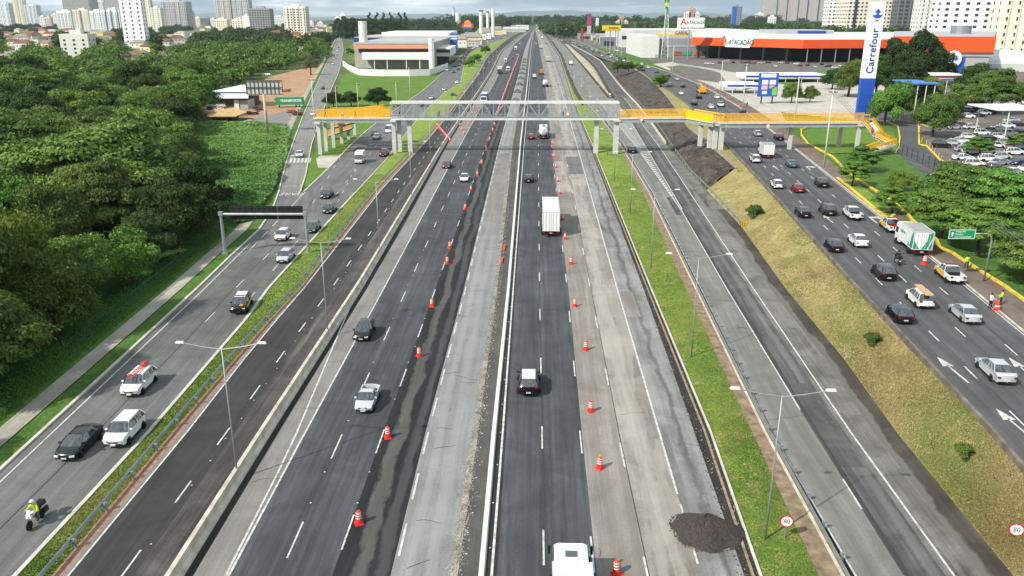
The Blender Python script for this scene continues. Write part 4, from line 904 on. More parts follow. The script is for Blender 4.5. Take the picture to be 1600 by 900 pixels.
def side_outline(k):
    r = k['r']; pts = list(k['out']); zb = pts[-1][1]; bot = []
    def arch(c):
        R_ = r+.06; out = []
        for i in range(9):
            a = math.pi*i/8; out.append((c-R_*math.cos(a), max(zb-.02, r+R_*math.sin(a))))
        return out
    b = [pts[-1]] + arch(k['wb'][1]) + arch(k['wb'][0])
    return pts[:-1]+b
def body_mesh(k):
    o = side_outline(k); hw = k['W']/2; L2 = k['L']/2; g = MB(); n = len(o)
    zb, zr, xf0, xf1, xr1, xr0 = k['gh']
    lay = [(-1, .07, .0), (-.985, .02, 0), (-.92, 0, 0), (-.5, -.012, 0), (0, -.02, 0), (.5, -.012, 0), (.92, 0, 0), (.985, .02, 0), (1, .07, 0)]
    base = []
    for f, sh, _ in lay:
        base.append(len(g.v))
        for x, z in o:
            e = abs(x/L2)**3.6; y = f*hw*(1-.13*e)
            xx = x*(1-.085*f*f*e) ; zz = z - (sh if z > .7 else 0)*(1 if x < 5 else 0)
            if abs(f) == 1: y = y*(.965 if z > .75 or z < .4 else 1.0)
            g.v.append((y, xx, zz))
    for a, b in zip(base, base[1:]):
        for i in range(n): j = (i+1) % n; g.f.append((a+i, a+j, b+j, b+i)); g.m.append(0)
    g.f.append(tuple(base[0]+i for i in range(n))[::-1]); g.m.append(0); g.f.append(tuple(base[-1]+i for i in range(n))); g.m.append(0)
    t = k['tum']; hb = hw*.955                               # roof and pillars
    def yz(z): return hb - t*(z-zb)/(zr-zb)
    zr2 = zr-.07; ht, h2 = yz(zr)-.04, yz(zr2)
    def fx(z): q = (z-zb)/(zr-zb); return xf0+(xf1-xf0)*q, xr0+(xr1-xr0)*q
    f2, r2 = fx(zr2); e = .015
    lo = [(-h2-e, f2+.01), (h2+e, f2+.01), (h2+e, r2-.01), (-h2-e, r2-.01)]; md = [(-ht, xf1-.06), (ht, xf1-.06), (ht, xr1+.06), (-ht, xr1+.06)]
    q = len(g.v); g.v += [(x, y, zr2) for x, y in lo]+[(x, y, zr-.015) for x, y in md]+[(x*.75, y*.8+(xf1+xr1)*.1, zr) for x, y in md]
    for a in (0, 4):
        for i in range(4): j = (i+1) % 4; g.f.append((q+a+i, q+a+4+i, q+a+4+j, q+a+j)); g.m.append(0)
    g.f.append((q+8, q+11, q+10, q+9)); g.m.append(0)
    for s in (-1, 1):
        def pil(xa0, xa1, w_):
            a = (s*(yz(zb)+e), xa0, zb-.02); b = (s*(h2+e), xa1, zr2+.01); g.quad((a[0], a[1]-w_, a[2]), (a[0], a[1]+w_, a[2]), (b[0], b[1]+w_*.8, b[2]), (b[0], b[1]-w_*.8, b[2]))
            a2, b2 = (a[0]-s*.02-s*.05, a[1], a[2]), (b[0]-s*.06, b[1], b[2])
        pil(xf0-.05, f2-.04, .05); pil(xr0+.06, r2+.06, .09)
        mid = (xf0+xr0)/2-.05; pil(mid, (f2+r2)/2, .035)
        if xf0-xr0 > 2.9: pil(xr0+.75, r2+.55, .03)
    # shallow bonnet and bumper shut lines are dark trims in their own part
    return g
def glass_mesh(k):
    zb, zr, xf0, xf1, xr1, xr0 = k['gh']; hb = k['W']/2*.955; t = k['tum']; g = MB(); n = 0
    rings = []
    for z in (zb-.03, zb+(zr-zb)*.5, zr-.07, zr-.03):
        q = (z-zb)/(zr-zb); bl_ = .05*math.sin(math.pi*min(1, max(0, q))); h = hb-t*q+bl_*.1; f, r = xf0+(xf1-xf0)*q+bl_, xr0+(xr1-xr0)*q-bl_; c = .10
        rings.append([(-h+c, f+.03, z), (0, f+.10, z), (h-c, f+.03, z), (h, f-c, z), (h, (f+r)/2, z), (h, r+c, z), (h-c, r-.02, z), (0, r-.06, z), (-h+c, r-.02, z), (-h, r+c, z), (-h, (f+r)/2, z), (-h, f-c, z)])
    for r_ in rings: g.v += r_
    for a in (0, 12, 24):
        for i in range(12): j = (i+1) % 12; g.f.append((a+i, a+12+i, a+12+j, a+j)); g.m.append(0)
    g.f.append(tuple(range(36, 48))); g.m.append(0); return g
def flip(g): 
    g.f = [tuple(reversed(f)) for f in g.f]; return g
def mk_car(kind, name):
    k = KIND[kind]; t = thing(name, '', 'car'); L2, hw = k['L']/2, k['W']/2
    b = fixn(body_mesh(k).build('body', M_PAINT, t), R(38)); fixn(glass_mesh(k).build('windows', M_GLASS, t), R(40))
    g = MB(); fo, re = k['out'][0], k['out'][-1]
    g.bbox(-hw*.80, fo[0]*.985-.02, fo[1]+.02, hw*.80, fo[0]*1.0+.012, fo[1]+.13); g.bbox(-hw*.42, fo[0]-.02, fo[1]+.22, hw*.42, fo[0]+.055, fo[1]+.34)
    g.build('front_bumper', M_TRIM, t); g = MB(); g.bbox(-hw*.80, re[0]-.012, re[1]+.02, hw*.80, re[0]+.02, re[1]+.12)
    g.build('rear_bumper', M_TRIM, t)
    for s in (-1, 1): g = MB(); g.bbox(s*(hw-.02), k['wb'][1]+k['r']+.08, .22, s*(hw+.005), k['wb'][0]-k['r']-.08, .34); g.build('side_sill', M_TRIM, t)
    zh = k['out'][2][1]-.10; zt2 = .80 if kind in ('hatch', 'sedan', 'oldtruck') else .98
    for s in (-1, 1):
        g = MB(); g.box(s*hw*.66, L2*.955, zh+.03, hw*.40, .16, .12, s*-.35); g.build('headlight', M_HL, t)
        g = MB(); g.box(s*hw*.74, -L2*.965, zt2, hw*.28, .12, .18 if kind != 'sedan' else .12, s*.3); g.build('tail_light', M_TLR, t)
        g = MB(); g.box(s*(hw+.06), k['gh'][2]-.32, k['gh'][0]+.07, .20, .10, .14); g.build('wing_mirror', M_PAINT, t)
    g = MB(); g.bbox(-.2, -L2-.025, .50, .2, -L2+.03, .62); g.bbox(-.2, L2-.03, .38, .2, L2+.03, .48); g.build('number_plate', M_PLATE, t)
    ty, rm = wheel_mesh(k['r'], .21)
    for y in k['wb']:
        for s in (-1, 1): w_ = mobj('wheel', ty, t, (s*(hw-.16), y, k['r'])); mobj('rim', rm, w_)
    if kind in ('pickup', 'oldtruck'):
        z0, z1, ya, yb = k['out'][6][1], k['out'][5][1], k['out'][6][0], k['out'][7][0]; g = MB()
        for s in (-1, 1): g.bbox(s*(hw-.10), ya, z0-.02, s*(hw-.005), yb, z1)
        g.build('bed_side', M_PAINT, t); g = MB(); g.bbox(-hw+.12, ya-.03, z0+.0, hw-.12, yb+.03, z0+.03); g.bbox(-hw+.12, ya-.03, z0, hw-.12, ya-.0, z1-.02); g.build('bed_liner', M_TRIM, t)
    return t
def paint(nm, c, metal=0.0, rough=.28): return mat('paint_'+nm, c, rough, metal, coat=.6)
PC = dict(white=paint('white', '#dedfdd'), silver=paint('silver', '#b9bdc0', .15), black=paint('black', '#0c0d0f'), grey=paint('grey', '#4a4f54', .4), dgrey=paint('dark_grey', '#24282c', .3), red=paint('red', '#8e1014'), wine=paint('wine', '#5a1517'),
          blue=paint('blue', '#1c2c58'), teal=paint('teal', '#3e6a72', .2), orange=paint('orange', '#c1641e'), cream=paint('cream', '#c9c0a8'), brown=paint('brown', '#5c4634'))
NAMES = dict(hatch='hatchback_car', sedan='sedan_car', suv='suv_car', pickup='pickup_truck', van='delivery_van', oldtruck='compact_pickup')
PROTO = {k: mk_car(k, NAMES[k]) for k in KIND}; PUSED = {k: False for k in KIND}
# small copies: body, glass and dark wheels only
def mk_small(kind):
    k = KIND[kind]; t = thing(NAMES[kind], '', 'car'); fixn(body_mesh(k).build('body', M_PAINT, t), R(38)); fixn(glass_mesh(k).build('windows', M_GLASS, t)); g = MB()
    for y in k['wb']:
        for s in (-1, 1): g.lathe([(k['r'], -.1), (k['r'], .1)], 10, s*(k['W']/2-.17), y, k['r'], axis='y')
    g.build('wheels', M_TYRE, t); g = MB()
    for s in (-1, 1): g.box(s*k['W']*.38, -k['L']/2*.97, .85, .26, .1, .16)
    g.build('tail_lights', M_TLR, t); return t
SMALL = {k: mk_small(k) for k in ('hatch', 'sedan', 'suv', 'pickup', 'van')}; SUSED = {k: False for k in SMALL}
def car(px, py, kind, colr, fn, facing, label, group=None, right=False, small=False, roof=None, rzadd=0.0, rz=None, zc=.7, cat=None):
    pf = (lambda x, y: PS(x, y)) if right else (lambda x, y: P(x, y))
    p = PS(px, py, zc) if right else P(px, py, zc); p.z -= zc
    if rz is None:
        d = 4; dxx = fn(py+d)-fn(py-d); s1, s0 = (py+d-28), (py-d-28); 
        # keep the same share across the lane when looking for the heading
        off_ = (px-fn(py))/(py-28); a, b = pf(fn(py+d)+off_*s1, py+d), pf(fn(py-d)+off_*s0, py-d); h = math.atan2(b.x-a.x, b.y-a.y); rz = -h + (math.pi if facing < 0 else 0)
    rz += rzadd; swap = {'car_paint': PC[colr]}
    src = SMALL[kind] if small else PROTO[kind]
    o = copy_tree(src, p, rz, label, group, None, swap, cat or {'pickup': 'pickup truck', 'van': 'van', 'suv': 'car'}.get(kind, 'car'))
    if roof:
        g = MB(); k = KIND[kind]; zb, zr, xf0, xf1, xr1, xr0 = k['gh']; hh = k['W']/2-k['tum']-.10; g.bbox(-hh, xr1+.03, zr-.01, hh, xf1-.03, zr+.02); g.build('roof_panel', PC[roof], o)
    return o
ls, ml, mr, rv = E['gr_l'], E['l12'], E['lr'], mixf(E['sv_l'], E['sv_r'], .5)
car(124, 688, 'sedan', 'black', ls, -1, 'glossy black sedan with bright headlights driving beside the white SUV on the left service road')
car(195, 670, 'suv', 'white', ls, -1, 'white SUV with a black grille nearest the left grass strip')
q = car(217, 596, 'suv', 'white', ls, -1, 'white compact with an orange ladder and red load on its roof rack'); 
g = MB()
for s in (-1, 1): g.bar((s*.22, -1.7, 1.74), (s*.22, 1.7, 1.82), .06)
for k in range(10): g.bar((-.22, -1.55+k*.34, 1.75), (.22, -1.55+k*.34, 1.75), .04)
o = g.build('ladder', mat('ladder_orange', '#c2452a', .6)); lb = Matrix.Rotation(q.rotation_euler.z, 4, 'Z'); o.location = q.location; o.rotation_euler = q.rotation_euler; tag(o, 'orange ladder strapped along the roof of the white compact', 'ladder')
g = MB(); g.lathe([(.30, 0), (.36, .12), (.24, .3), (.1, .36)], 10, -.1, -1.3, 1.76); o = g.build('roof_load', mat('load_red', '#b8402a', .8, var=.4, vscale=6)); o.location = q.location; o.rotation_euler = q.rotation_euler; tag(o, 'red bundle tied on the back of the roof rack of the white compact', 'bundle')
q = car(377, 474, 'suv', 'black', ls, -1, 'black and yellow patrol SUV with a white roof on the left service road', roof='white')
g = MB(); hw = .915
for s in (-1, 1): g.bbox(s*hw, -1.9, .72, s*(hw+.015), 1.6, .95)
g.bbox(-.5, 1.05, 1.065, -.15, 1.9, 1.075); g.build('yellow_stripe', mat('stripe_yellow', '#d0a020', .4), q); g = MB(); g.bar((-.7, 2.22, .7), (.7, 2.22, .7), .08); g.bar((-.6, 2.22, .45), (.6, 2.22, .45), .08); g.bar((-.45, 2.22, .4), (-.45, 2.22, .85), .08); g.bar((.45, 2.22, .4), (.45, 2.22, .85), .08); g.build('bull_bar', M_TRIM, q)
g = MB(); g.box(0, .1, 1.70, 1.1, .25, .10); g.build('light_bar', PC['red'], q)
car(446, 399, 'hatch', 'silver', ls, -1, 'silver hatchback passing under the sign gantry nearest the grass'); car(442, 366, 'hatch', 'white', ls, -1, 'white hatchback just beyond the sign gantry boards')
car(489, 354, 'hatch', 'grey', ls, -1, 'dark blue-grey hatchback seen right of the gantry post'); car(515, 325, 'hatch', 'dgrey', ls, -1, 'dark hatchback second beyond the gantry in the lane by the bare soil'); car(511, 302, 'sedan', 'dgrey', ls, -1, 'dark sedan with open trailing spray, farther of the pair below the side street mouth')
q = car(562, 247, 'van', 'white', ls, -1, 'tall white cargo van coming toward the camera below the footbridge', zc=1.1); g = MB(); g.bbox(-.95, -2.5, 1.3, .95, .9, 2.65); g.build('cargo_box', PC['white'], q)
car(600, 239, 'suv', 'wine', ls, -1, 'dark red car below the footbridge near the brown verge'); car(588, 213, 'hatch', 'silver', ls, -1, 'silver hatchback just below the left yellow walkway', small=True); car(585, 208, 'hatch', 'dgrey', ls, -1, 'dark hatchback right under the left yellow walkway beam', small=True, rzadd=.1)
car(608, 203, 'van', 'white', ls, -1, 'small white van half hidden behind the left bridge piers', small=True); car(468, 240, 'sedan', 'white', E['side_r'], -1, 'white car waiting behind the pedestrian crossing on the side street')
car(489, 177, 'hatch', 'white', E['side_r'], -1, 'white car on the side street at the end of the yellow walkway', small=True); car(505, 137, 'hatch', 'black', E['side_r'], -1, 'black car alone on the side street beyond the yard', small=True)
for i, (x, y, k, c) in enumerate(((520, 99, 'hatch', 'white'), (522, 91, 'sedan', 'silver'), (524, 86, 'hatch', 'white'), (527, 79, 'suv', 'white'), (529, 74, 'hatch', 'grey'))): car(x, y, k, c, E['side_r'], -1, 'tiny %s car far up the side street, %s from the bridge end' % ({'grey': 'grey'}.get(c, c), nth(i+2)), 'cars far up the side street', small=True)
for x, y, k, c, l in ((660, 163, 'hatch', 'grey', 'grey car behind the lattice on the left service road'), (674, 152, 'sedan', 'silver', 'silver car just beyond the footbridge in the left outer lane'), (694, 139, 'hatch', 'silver', 'silver car with lights approaching the painted merge tip'), (714, 128, 'sedan', 'white', 'white sedan on the merging slip lane beyond the footbridge'), (708, 147, 'sedan', 'dgrey', 'dark grey sedan right of the painted merge strip'),
                      (709, 112, 'suv', 'wine', 'dark red SUV stopped beside the showroom entrance'), (699, 109, 'van', 'silver', 'silver van stopped next to the dark red SUV'), (716, 108, 'suv', 'grey', 'grey SUV in the slip lane right of the red SUV'), (710, 103, 'pickup', 'dgrey', 'dark pickup queued behind the dark red SUV'), (718, 101, 'hatch', 'black', 'black hatchback in the queue by the round bushes'),
                      (719, 94, 'sedan', 'grey', 'grey sedan beside the round bushes'), (723, 95, 'van', 'white', 'white van beside the round bushes on the slip lane')): car(x, y, k, c, mixf(E['lsm_l'], E['gr_l'], .7), -1, l, 'cars near the showroom' if 0 else None, small=True)
rnd = random.Random(21); COLS = ['white', 'white', 'silver', 'black', 'grey', 'white', 'red', 'silver', 'dgrey']
for i in range(22):
    y = 90-i*1.9; f = mixf(E['lsm_l'], E['gr_l'], .25+.5*rnd.random()); c = rnd.choice(COLS); car(f(y), y, rnd.choice(['hatch', 'sedan', 'suv']), c, f, -1, 'tiny %s car, %s in the left service road queue beyond the showroom' % (c.replace('dgrey', 'dark grey'), nth(i)), 'queue far up the left service road', small=True)
# expressway
car(569, 515, 'hatch', 'black', ml, -1, 'black hatchback straddling the solid line beside the grey shoulder'); car(574, 620, 'oldtruck', 'silver', ml, -1, 'silver compact pickup truck with an open black bed in the middle lane', cat='pickup truck')
car(726, 277, 'sedan', 'white', ml, -1, 'white sedan beside the traffic drums in the left carriageway'); car(698, 257, 'hatch', 'wine', ml, -1, 'dark red hatchback in the outer lane of the left carriageway')
car(826, 595, 'suv', 'black', mr, 1, 'black SUV with a white roof driving away beside the median', roof='white'); car(826, 278, 'sedan', 'dgrey', mr, 1, 'dark sedan driving away left of the long white truck'); car(830, 213, 'hatch', 'red', mr, 1, 'small bright red car driving away beside the tanker')
def truck(px, py, label, boxcol, cabcol, fn, facing, L=9.0, H=3.6, W=2.5, kind='box', cabL=2.1, zc=1.5, right=False, doors=True, small=False, roofhatch=False, cat='truck', name='box_truck', decor=None):
    p = PS(px, py, zc) if right else P(px, py, zc); p.z -= zc; pf = (lambda x, y: PS(x, y)) if right else (lambda x, y: P(x, y)); d = 4; o_ = (px-fn(py))/(py-28)
    a, b = pf(fn(py+d)+o_*(py+d-28), py+d), pf(fn(py-d)+o_*(py-d-28), py-d); rz = -math.atan2(b.x-a.x, b.y-a.y)+(math.pi if facing < 0 else 0)
    t = thing(name, label, cat, p, rz); hw = W/2; yb = -L/2; yf = L/2
    mb, mc = PC.get(boxcol) or mat('panel_'+boxcol, boxcol, .5, var=.08, vscale=.6), PC[cabcol]; cy = yf-cabL
    g = MB(); g.bbox(-hw*.4, yb+.2, .55, hw*.4, yf-.3, .85); g.build('chassis', M_TRIM, t)
    g = MB(); ch = min(H-.3, 2.9)
    g.prism([(-hw+.05, .5), (-hw+.0, 1.5), (-hw+.12, ch-.12), (-hw+.35, ch), (hw-.35, ch), (hw-.12, ch-.12), (hw, 1.5), (hw-.05, .5)], cy+.05, yf-.12); g.prism([(-hw+.15, .55), (-hw+.1, 1.45), (hw-.1, 1.45), (hw-.15, .55)], yf-.12, yf+.05); cb = fixn(g.build('cab', mc, t))
    g = MB(); g.quad((-hw+.18, yf-.105, 1.5), (hw-.18, yf-.105, 1.5), (hw-.3, yf-.115, ch-.3), (-hw+.3, yf-.115, ch-.3)); g.box(0, yf-.10, (1.5+ch-.3)/2, W-.5, .06, ch-1.85)
    for s in (-1, 1): g.box(s*(hw-.04), yf-.75, 1.95, .1, .9, .75)
    g.build('windscreen', M_GLASS, cb)
    for s in (-1, 1): g = MB(); g.box(s*(hw+.16), yf-.15, 2.0, .14, .12, .55); g.bar((s*hw, yf-.2, 2.2), (s*(hw+.16), yf-.15, 2.2), .05); g.build('wing_mirror', M_TRIM, t)
    g = MB(); g.bbox(-hw*.7, yf+.03, .75, hw*.7, yf+.07, 1.2); g.build('grille', M_TRIM, t)
    if roofhatch: g = MB(); g.box(0, cy+cabL*.45, ch+.02, .7, .55, .06); g.build('roof_hatch', M_GLASS, cb)
    if kind == 'box':
        g = MB(); g.bbox(-hw, yb, .95, hw, cy-.15, H); bx = g.build('cargo_box', mb, t)
        g = MB(); e = .03
        for s in (-1, 1):
            for z in (.98, H-.02): g.bar((s*hw, yb, z), (s*hw, cy-.15, z), .09)
            g.bar((s*hw, yb, .95), (s*hw, yb, H), .10)
        g.bar((-hw, yb, H-.02), (hw, yb, H-.02), .09); n_ = max(3, int((cy-yb)/1.0))
        for k in range(1, n_): yy = yb+(cy-.15-yb)*k/n_; g.bbox(-hw+.05, yy-.02, H, hw-.05, yy+.02, H+.02)
        if doors:
            g.bbox(-.03, yb-.03, 1.0, .03, yb, H-.1)
            for x in (-hw*.62, -hw*.22, hw*.22, hw*.62): g.bar((x, yb-.04, 1.05), (x, yb-.04, H-.2), .045)
        g.build('box_frame', mat('box_trim', '#b9bcbc', .5), bx); g = MB(); g.bbox(-hw+.08, yb+.08, H+.0, hw-.08, cy-.23, H+.012); g.build('roof_sheet', mat('box_roof', '#a5a7a8' if right else '#c4c6c6', .6, var=.12, vscale=1) if not right else mat('box_roof_grey', '#8f9192', .6, var=.15, vscale=1), bx)
    elif kind == 'tank':
        g = MB(); g.lathe([(.3, yb+.2), (.95, yb+.35), (1.15, yb+.8), (1.18, (yb+cy)/2), (1.15, cy-.9), (.95, cy-.4), (.3, cy-.25)], 24, 0, 0, 2.1, axis='y'); g.build('tank', PC['white'], t, True)
        g = MB(); g.bbox(-.35, yb+1, 3.28, .35, cy-1, 3.36); g.lathe([(.3, 0), (.3, .25)], 12, 0, (yb+cy)/2, 3.3); g.build('tank_walkway', M_GALV, t); g = MB()
        for x in (-.25, .25): g.bar((x, yb+.1, 1), (x, yb+.1, 3.2), .05)
        for k in range(6): g.bar((-.25, yb+.1, 1.2+k*.35), (.25, yb+.1, 1.2+k*.35), .04)
        g.build('ladder', M_GALV, t); g = MB(); g.bbox(-hw, yb, .9, -hw+.12, cy-.3, 1.25); g.bbox(hw-.12, yb, .9, hw, cy-.3, 1.25); g.build('side_skirt', M_GALV, t)
    elif kind == 'open':
        g = MB(); g.bbox(-hw, yb, .95, hw, cy-.15, 1.1)
        for s in (-1, 1): g.bbox(s*hw, yb, 1.1, s*(hw-.06), cy-.15, H)
        g.bbox(-hw, yb, 1.1, hw, yb+.06, H); g.bbox(-hw, cy-.2, 1.1, hw, cy-.15, H); g.build('cargo_bed', mb, t); g = MB(); g.bbox(-hw+.07, yb+.07, 1.1, hw-.07, cy-.21, H-.25); g.build('cargo', mat('tarp_tan', '#b59a72', .9, var=.3), t)
    g = MB(); g.bbox(-hw, yb-.05, .45, hw, yb+.05, .62); bu = g.build('rear_bumper', M_TRIM, t)
    g = MB()
    for k in range(6): g.bbox(-hw+.1+k*(W-.2)/6, yb-.07, .48, -hw+.1+(k+.5)*(W-.2)/6, yb-.052, .59)
    g.build('reflector_strip', M_TLR, bu)
    for s in (-1, 1): g = MB(); g.box(s*(hw-.25), yb-.06, .75, .38, .08, .16); g.build('tail_light', M_TLR, t); g = MB(); g.box(s*(hw-.3), yf+.07, .68, .35, .08, .2); g.build('headlight', M_HL, t)
    g = MB(); g.bbox(-.2, yb-.08, .62, .2, yb-.055, .74); g.build('number_plate', M_PLATE, t)
    ty, rm = TW
    for y in ([yf-1.1, yb+1.4] + ([yb+2.6, yb+3.8] if L > 10 else [])):
        for s in (-1, 1): w_ = mobj('wheel', ty, t, (s*(hw-.2), y, .48)); mobj('rim', rm, w_)
    return t
TW = wheel_mesh(.48, .34)
tk = truck(860, 333, 'long white box truck driving away beside the traffic drums', 'white', 'white', mr, 1, 13.5, 3.9, 2.55, zc=2.2)
truck(895, 925, 'white box truck leaving the bottom edge with a dark roof hatch on its cab', 'white', 'white', mr, 1, 7.2, 2.75, 2.2, roofhatch=True, zc=1.8, doors=False)
truck(849, 205, 'white tanker truck with a ladder on its round rear end', 'white', 'white', mr, 1, 10.5, 3.4, 2.5, 'tank', zc=1.6, name='tanker_truck', cat='tanker truck')
truck(852, 130, 'smaller white tanker truck beyond the footbridge', 'white', 'white', mr, 1, 10, 3.4, 2.5, 'tank', name='tanker_truck', cat='tanker truck'); truck(846, 112, 'orange open truck far up the right carriageway', '#b8702c', 'cream', mr, 1, 8, 2.9, 2.4, 'open')
truck(835, 118, 'little white van truck left of the far white tanker', 'white', 'white', mr, 1, 4.5, 2.4, 1.9); truck(856, 93, 'pale grey box truck beyond the orange truck', '#a5a8aa', 'white', mr, 1, 12, 3.9, 2.6); truck(845, 74, 'pale box truck farther than the grey one in the right carriageway', 'silver', 'white', mr, 1, 12, 3.9, 2.6)
truck(847, 59, 'white box truck almost at the horizon in the right carriageway', 'white', 'white', mr, 1, 12, 3.9, 2.6)
truck(757, 152, 'truck with cream tarpaulin top and blue side coming from behind the footbridge', '#1f3f86', 'white', ml, -1, 12, 3.6, 2.5, zc=2); o = bpy.context.scene.collection.objects[-1]
truck(781, 111, 'cream-topped lorry with a dark cab beyond the footbridge', 'cream', 'dgrey', ml, -1, 12, 4.0, 2.5); truck(794, 108, 'white van truck right of the cream-topped lorry', 'white', 'white', ml, -1, 6, 3, 2.2); truck(790, 95, 'white box truck behind the cream-topped lorry', 'white', 'white', ml, -1, 7, 3.3, 2.3); truck(806, 76, 'white lorry next to the drum line far off', 'white', 'white', ml, -1, 12, 4, 2.5)
truck(892, 98, 'white flatbed lorry with a white box on the expressway branch', 'white', 'white', E['wb'], 1, 9, 2.8, 2.4, 'open')
q = car(988, 234, 'suv', 'black', E['la'], 1, 'black car on the branch road partly under the yellow walkway')
for i, (x, y, c) in enumerate(((801, 91, 'blue'), (808, 85, 'silver'), (812, 68, 'white'), (818, 62, 'black'), (838, 68, 'white'), (835, 66, 'silver'), (854, 68, 'dgrey'), (841, 64, 'white'), (865, 64, 'white'), (823, 57, 'grey'), (848, 55, 'white'), (829, 52, 'white'))): car(x, y, 'suv' if i % 2 else 'sedan', c, mr, 1, 'tiny %s car far up the expressway, %s counting away from the footbridge' % (c.replace('dgrey', 'dark grey'), nth(i)), 'far cars on the expressway', small=True)
# right service road: all driving away
for x, y, k, c, l in ((1556, 575, 'sedan', 'silver', 'pale silver sedan nearest the camera on the right service road'), (1508, 487, 'sedan', 'silver', 'silver sedan beside the two road workers'), (1406, 488, 'hatch', 'black', 'black hatchback nearest the parapet, left of the ladder-carrying white SUV'),
                      (1381, 424, 'suv', 'black', 'black SUV left of the motorcycle in the inner lane'), (1341, 374, 'sedan', 'white', 'white sedan between the black SUV and the white box truck'), (1303, 382, 'hatch', 'black', 'black car with a full width rear light in the lane by the parapet'), (1332, 333, 'pickup', 'white', 'white double-cab pickup with an open bed'),
                      (1293, 327, 'suv', 'dgrey', 'dark grey SUV left of the white double-cab pickup'), (1255, 330, 'sedan', 'black', 'black sedan in the lane by the parapet, left of the dark grey SUV'), (1284, 285, 'suv', 'black', 'black SUV alone near the right kerb'), (1247, 293, 'hatch', 'red', 'red hatchback behind the white and red roofed car'),
                      (1214, 287, 'hatch', 'white', 'white hatchback with a red load on its roof'), (1237, 255, 'sedan', 'teal', 'teal sedan behind the white box lorry'), (1180, 248, 'suv', 'white', 'white SUV left of the white box lorry'), (1217, 214, 'suv', 'black', 'black SUV just below the yellow walkway beam'), (1184, 208, 'hatch', 'silver', 'silver hatchback just under the yellow walkway')):
    car(x, y, k, c, rv, 1, l, right=True)
q = car(1438, 465, 'suv', 'white', rv, 1, 'white SUV carrying a tan wooden board on its roof', right=True)
g = MB(); g.bbox(-.35, -2.3, 1.68, .35, 1.2, 1.82); o = g.build('roof_board', mat('board_tan', '#b89470', .8, var=.2)); o.location = q.location; o.rotation_euler = q.rotation_euler; tag(o, 'tan wooden board tied on the roof of the white SUV', 'board')
truck(1197, 234, 'small white box lorry on the right service road below the walkway', 'white', 'white', rv, 1, 6.5, 3.1, 2.3, right=True)
tr = truck(1427, 370, 'white box truck with green slanted patches parked at the right kerb', 'white', 'white', E['sv_r'], 1, 7.4, 3.3, 2.35, right=True, zc=1.7)
M_TGR = mat('livery_green', '#128a66', .5); hw = 1.175; g = MB(); yb = -3.7
for s in (-1, 1):
    X = s*(hw+.01)
    g.poly([(X, yb+1.3, 1.05), (X, yb+.12, 1.05), (X, yb+.12, 3.15), (X, yb+.45, 3.2), (X, yb+.9, 2.5)]); g.poly([(X, yb+2.2, 1.05), (X, yb+1.3, 1.05), (X, yb+1.7, 1.6)])
g.poly([(-hw+.1, yb-.012, 1.05), (-.35, yb-.012, 1.05), (-hw+.1, yb-.012, 2.1)]); g.poly([(-.15, yb-.05, 1.05), (.5, yb-.05, 1.05), (hw-.1, yb-.05, 2.6), (hw-.1, yb-.05, 3.2), (.55, yb-.05, 3.1), (.45, yb-.05, 2.1)]); g.poly([(.7, yb-.05, 1.05), (hw-.1, yb-.05, 1.05), (hw-.1, yb-.05, 2.3)])
g.build('green_livery', M_TGR, tr); textmesh('bagfrete', .62, M_TGR, tr, (-hw-.02, .6, 2.3), (R(90), 0, R(-90)), name='side_lettering')
def tow(px, py, lab, colr, red, group=None):
    o = car(px, py, 'pickup', colr, E['sv_r'], 1, lab, right=True); g = MB(); W2 = .93
    for s in (-1, 1): g.bbox(s*W2, -.75, .55, s*(W2+.016), 2.2, 1.04)
    g.build('yellow_panel', mat('stripe_yellow', '#d0a020', .4), o); g = MB(); g.box(0, .15, 1.80, 1.2, .3, .12); g.build('light_bar', PC['red'], o)
    if red: g = MB(); g.box(0, -2.2, 1.3, 1.5, .08, .5, 0, 0); g.build('warning_board', PC['red'], o)
tow(1392, 352, 'white and yellow road patrol pickup with a red board, parked ahead of the box truck', 'white', True); tow(1484, 427, 'white and yellow road patrol pickup parked behind the lone traffic drum', 'white', False)
for x, y, k, c, l in ((1161, 174, 'hatch', 'black', 'black car under the railing of the yellow walkway'), (1111, 166, 'sedan', 'white', 'white sedan left of the red-loaded pickup above the walkway'), (1126, 163, 'pickup', 'white', 'white pickup with a red load above the yellow walkway'), (1085, 161, 'suv', 'dgrey', 'dark grey SUV near the dry verge above the walkway'), (1092, 151, 'suv', 'black', 'black SUV directly below the crane truck'),
                      (1120, 151, 'sedan', 'white', 'white sedan just right of the crane truck'), (1064, 145, 'sedan', 'white', 'white sedan by the verge left of the crane truck'), (1067, 134, 'hatch', 'black', 'black hatchback second up from the white sedan by the verge'), (1047, 132, 'suv', 'silver', 'silver SUV beside the round verge tree'), (1058, 123, 'sedan', 'silver', 'silver sedan entering by the pale apron'), (1044, 118, 'suv', 'dgrey', 'dark SUV in front of the round verge tree'),
                      (1026, 112, 'sedan', 'grey', 'grey sedan behind the verge bushes'), (1013, 105, 'sedan', 'white', 'white sedan at the corner of the store entrance'), (1005, 109, 'hatch', 'dgrey', 'dark hatchback beside the verge bushes'), (1003, 100, 'suv', 'white', 'white SUV turning at the store entrance')): car(x, y, k, c, rv, 1, l, right=True, small=True)
fs = lin([(96, 985), (86, 950), (78, 925), (72, 905), (64, 885), (58, 868), (50, 850)]); k = 0
for i in range(46):
    y = 94-i*.95; x = fs(y)+rnd.uniform(-.28, .28)*(y-30)*.9; c = rnd.choice(COLS); car(x, y, rnd.choice(['hatch', 'sedan', 'suv']), c, fs, 1, 'tiny %s car, %s in the far queue of the right service road' % (c.replace('dgrey', 'dark grey'), nth(i)), 'far queue on the right service road', right=True, small=True)
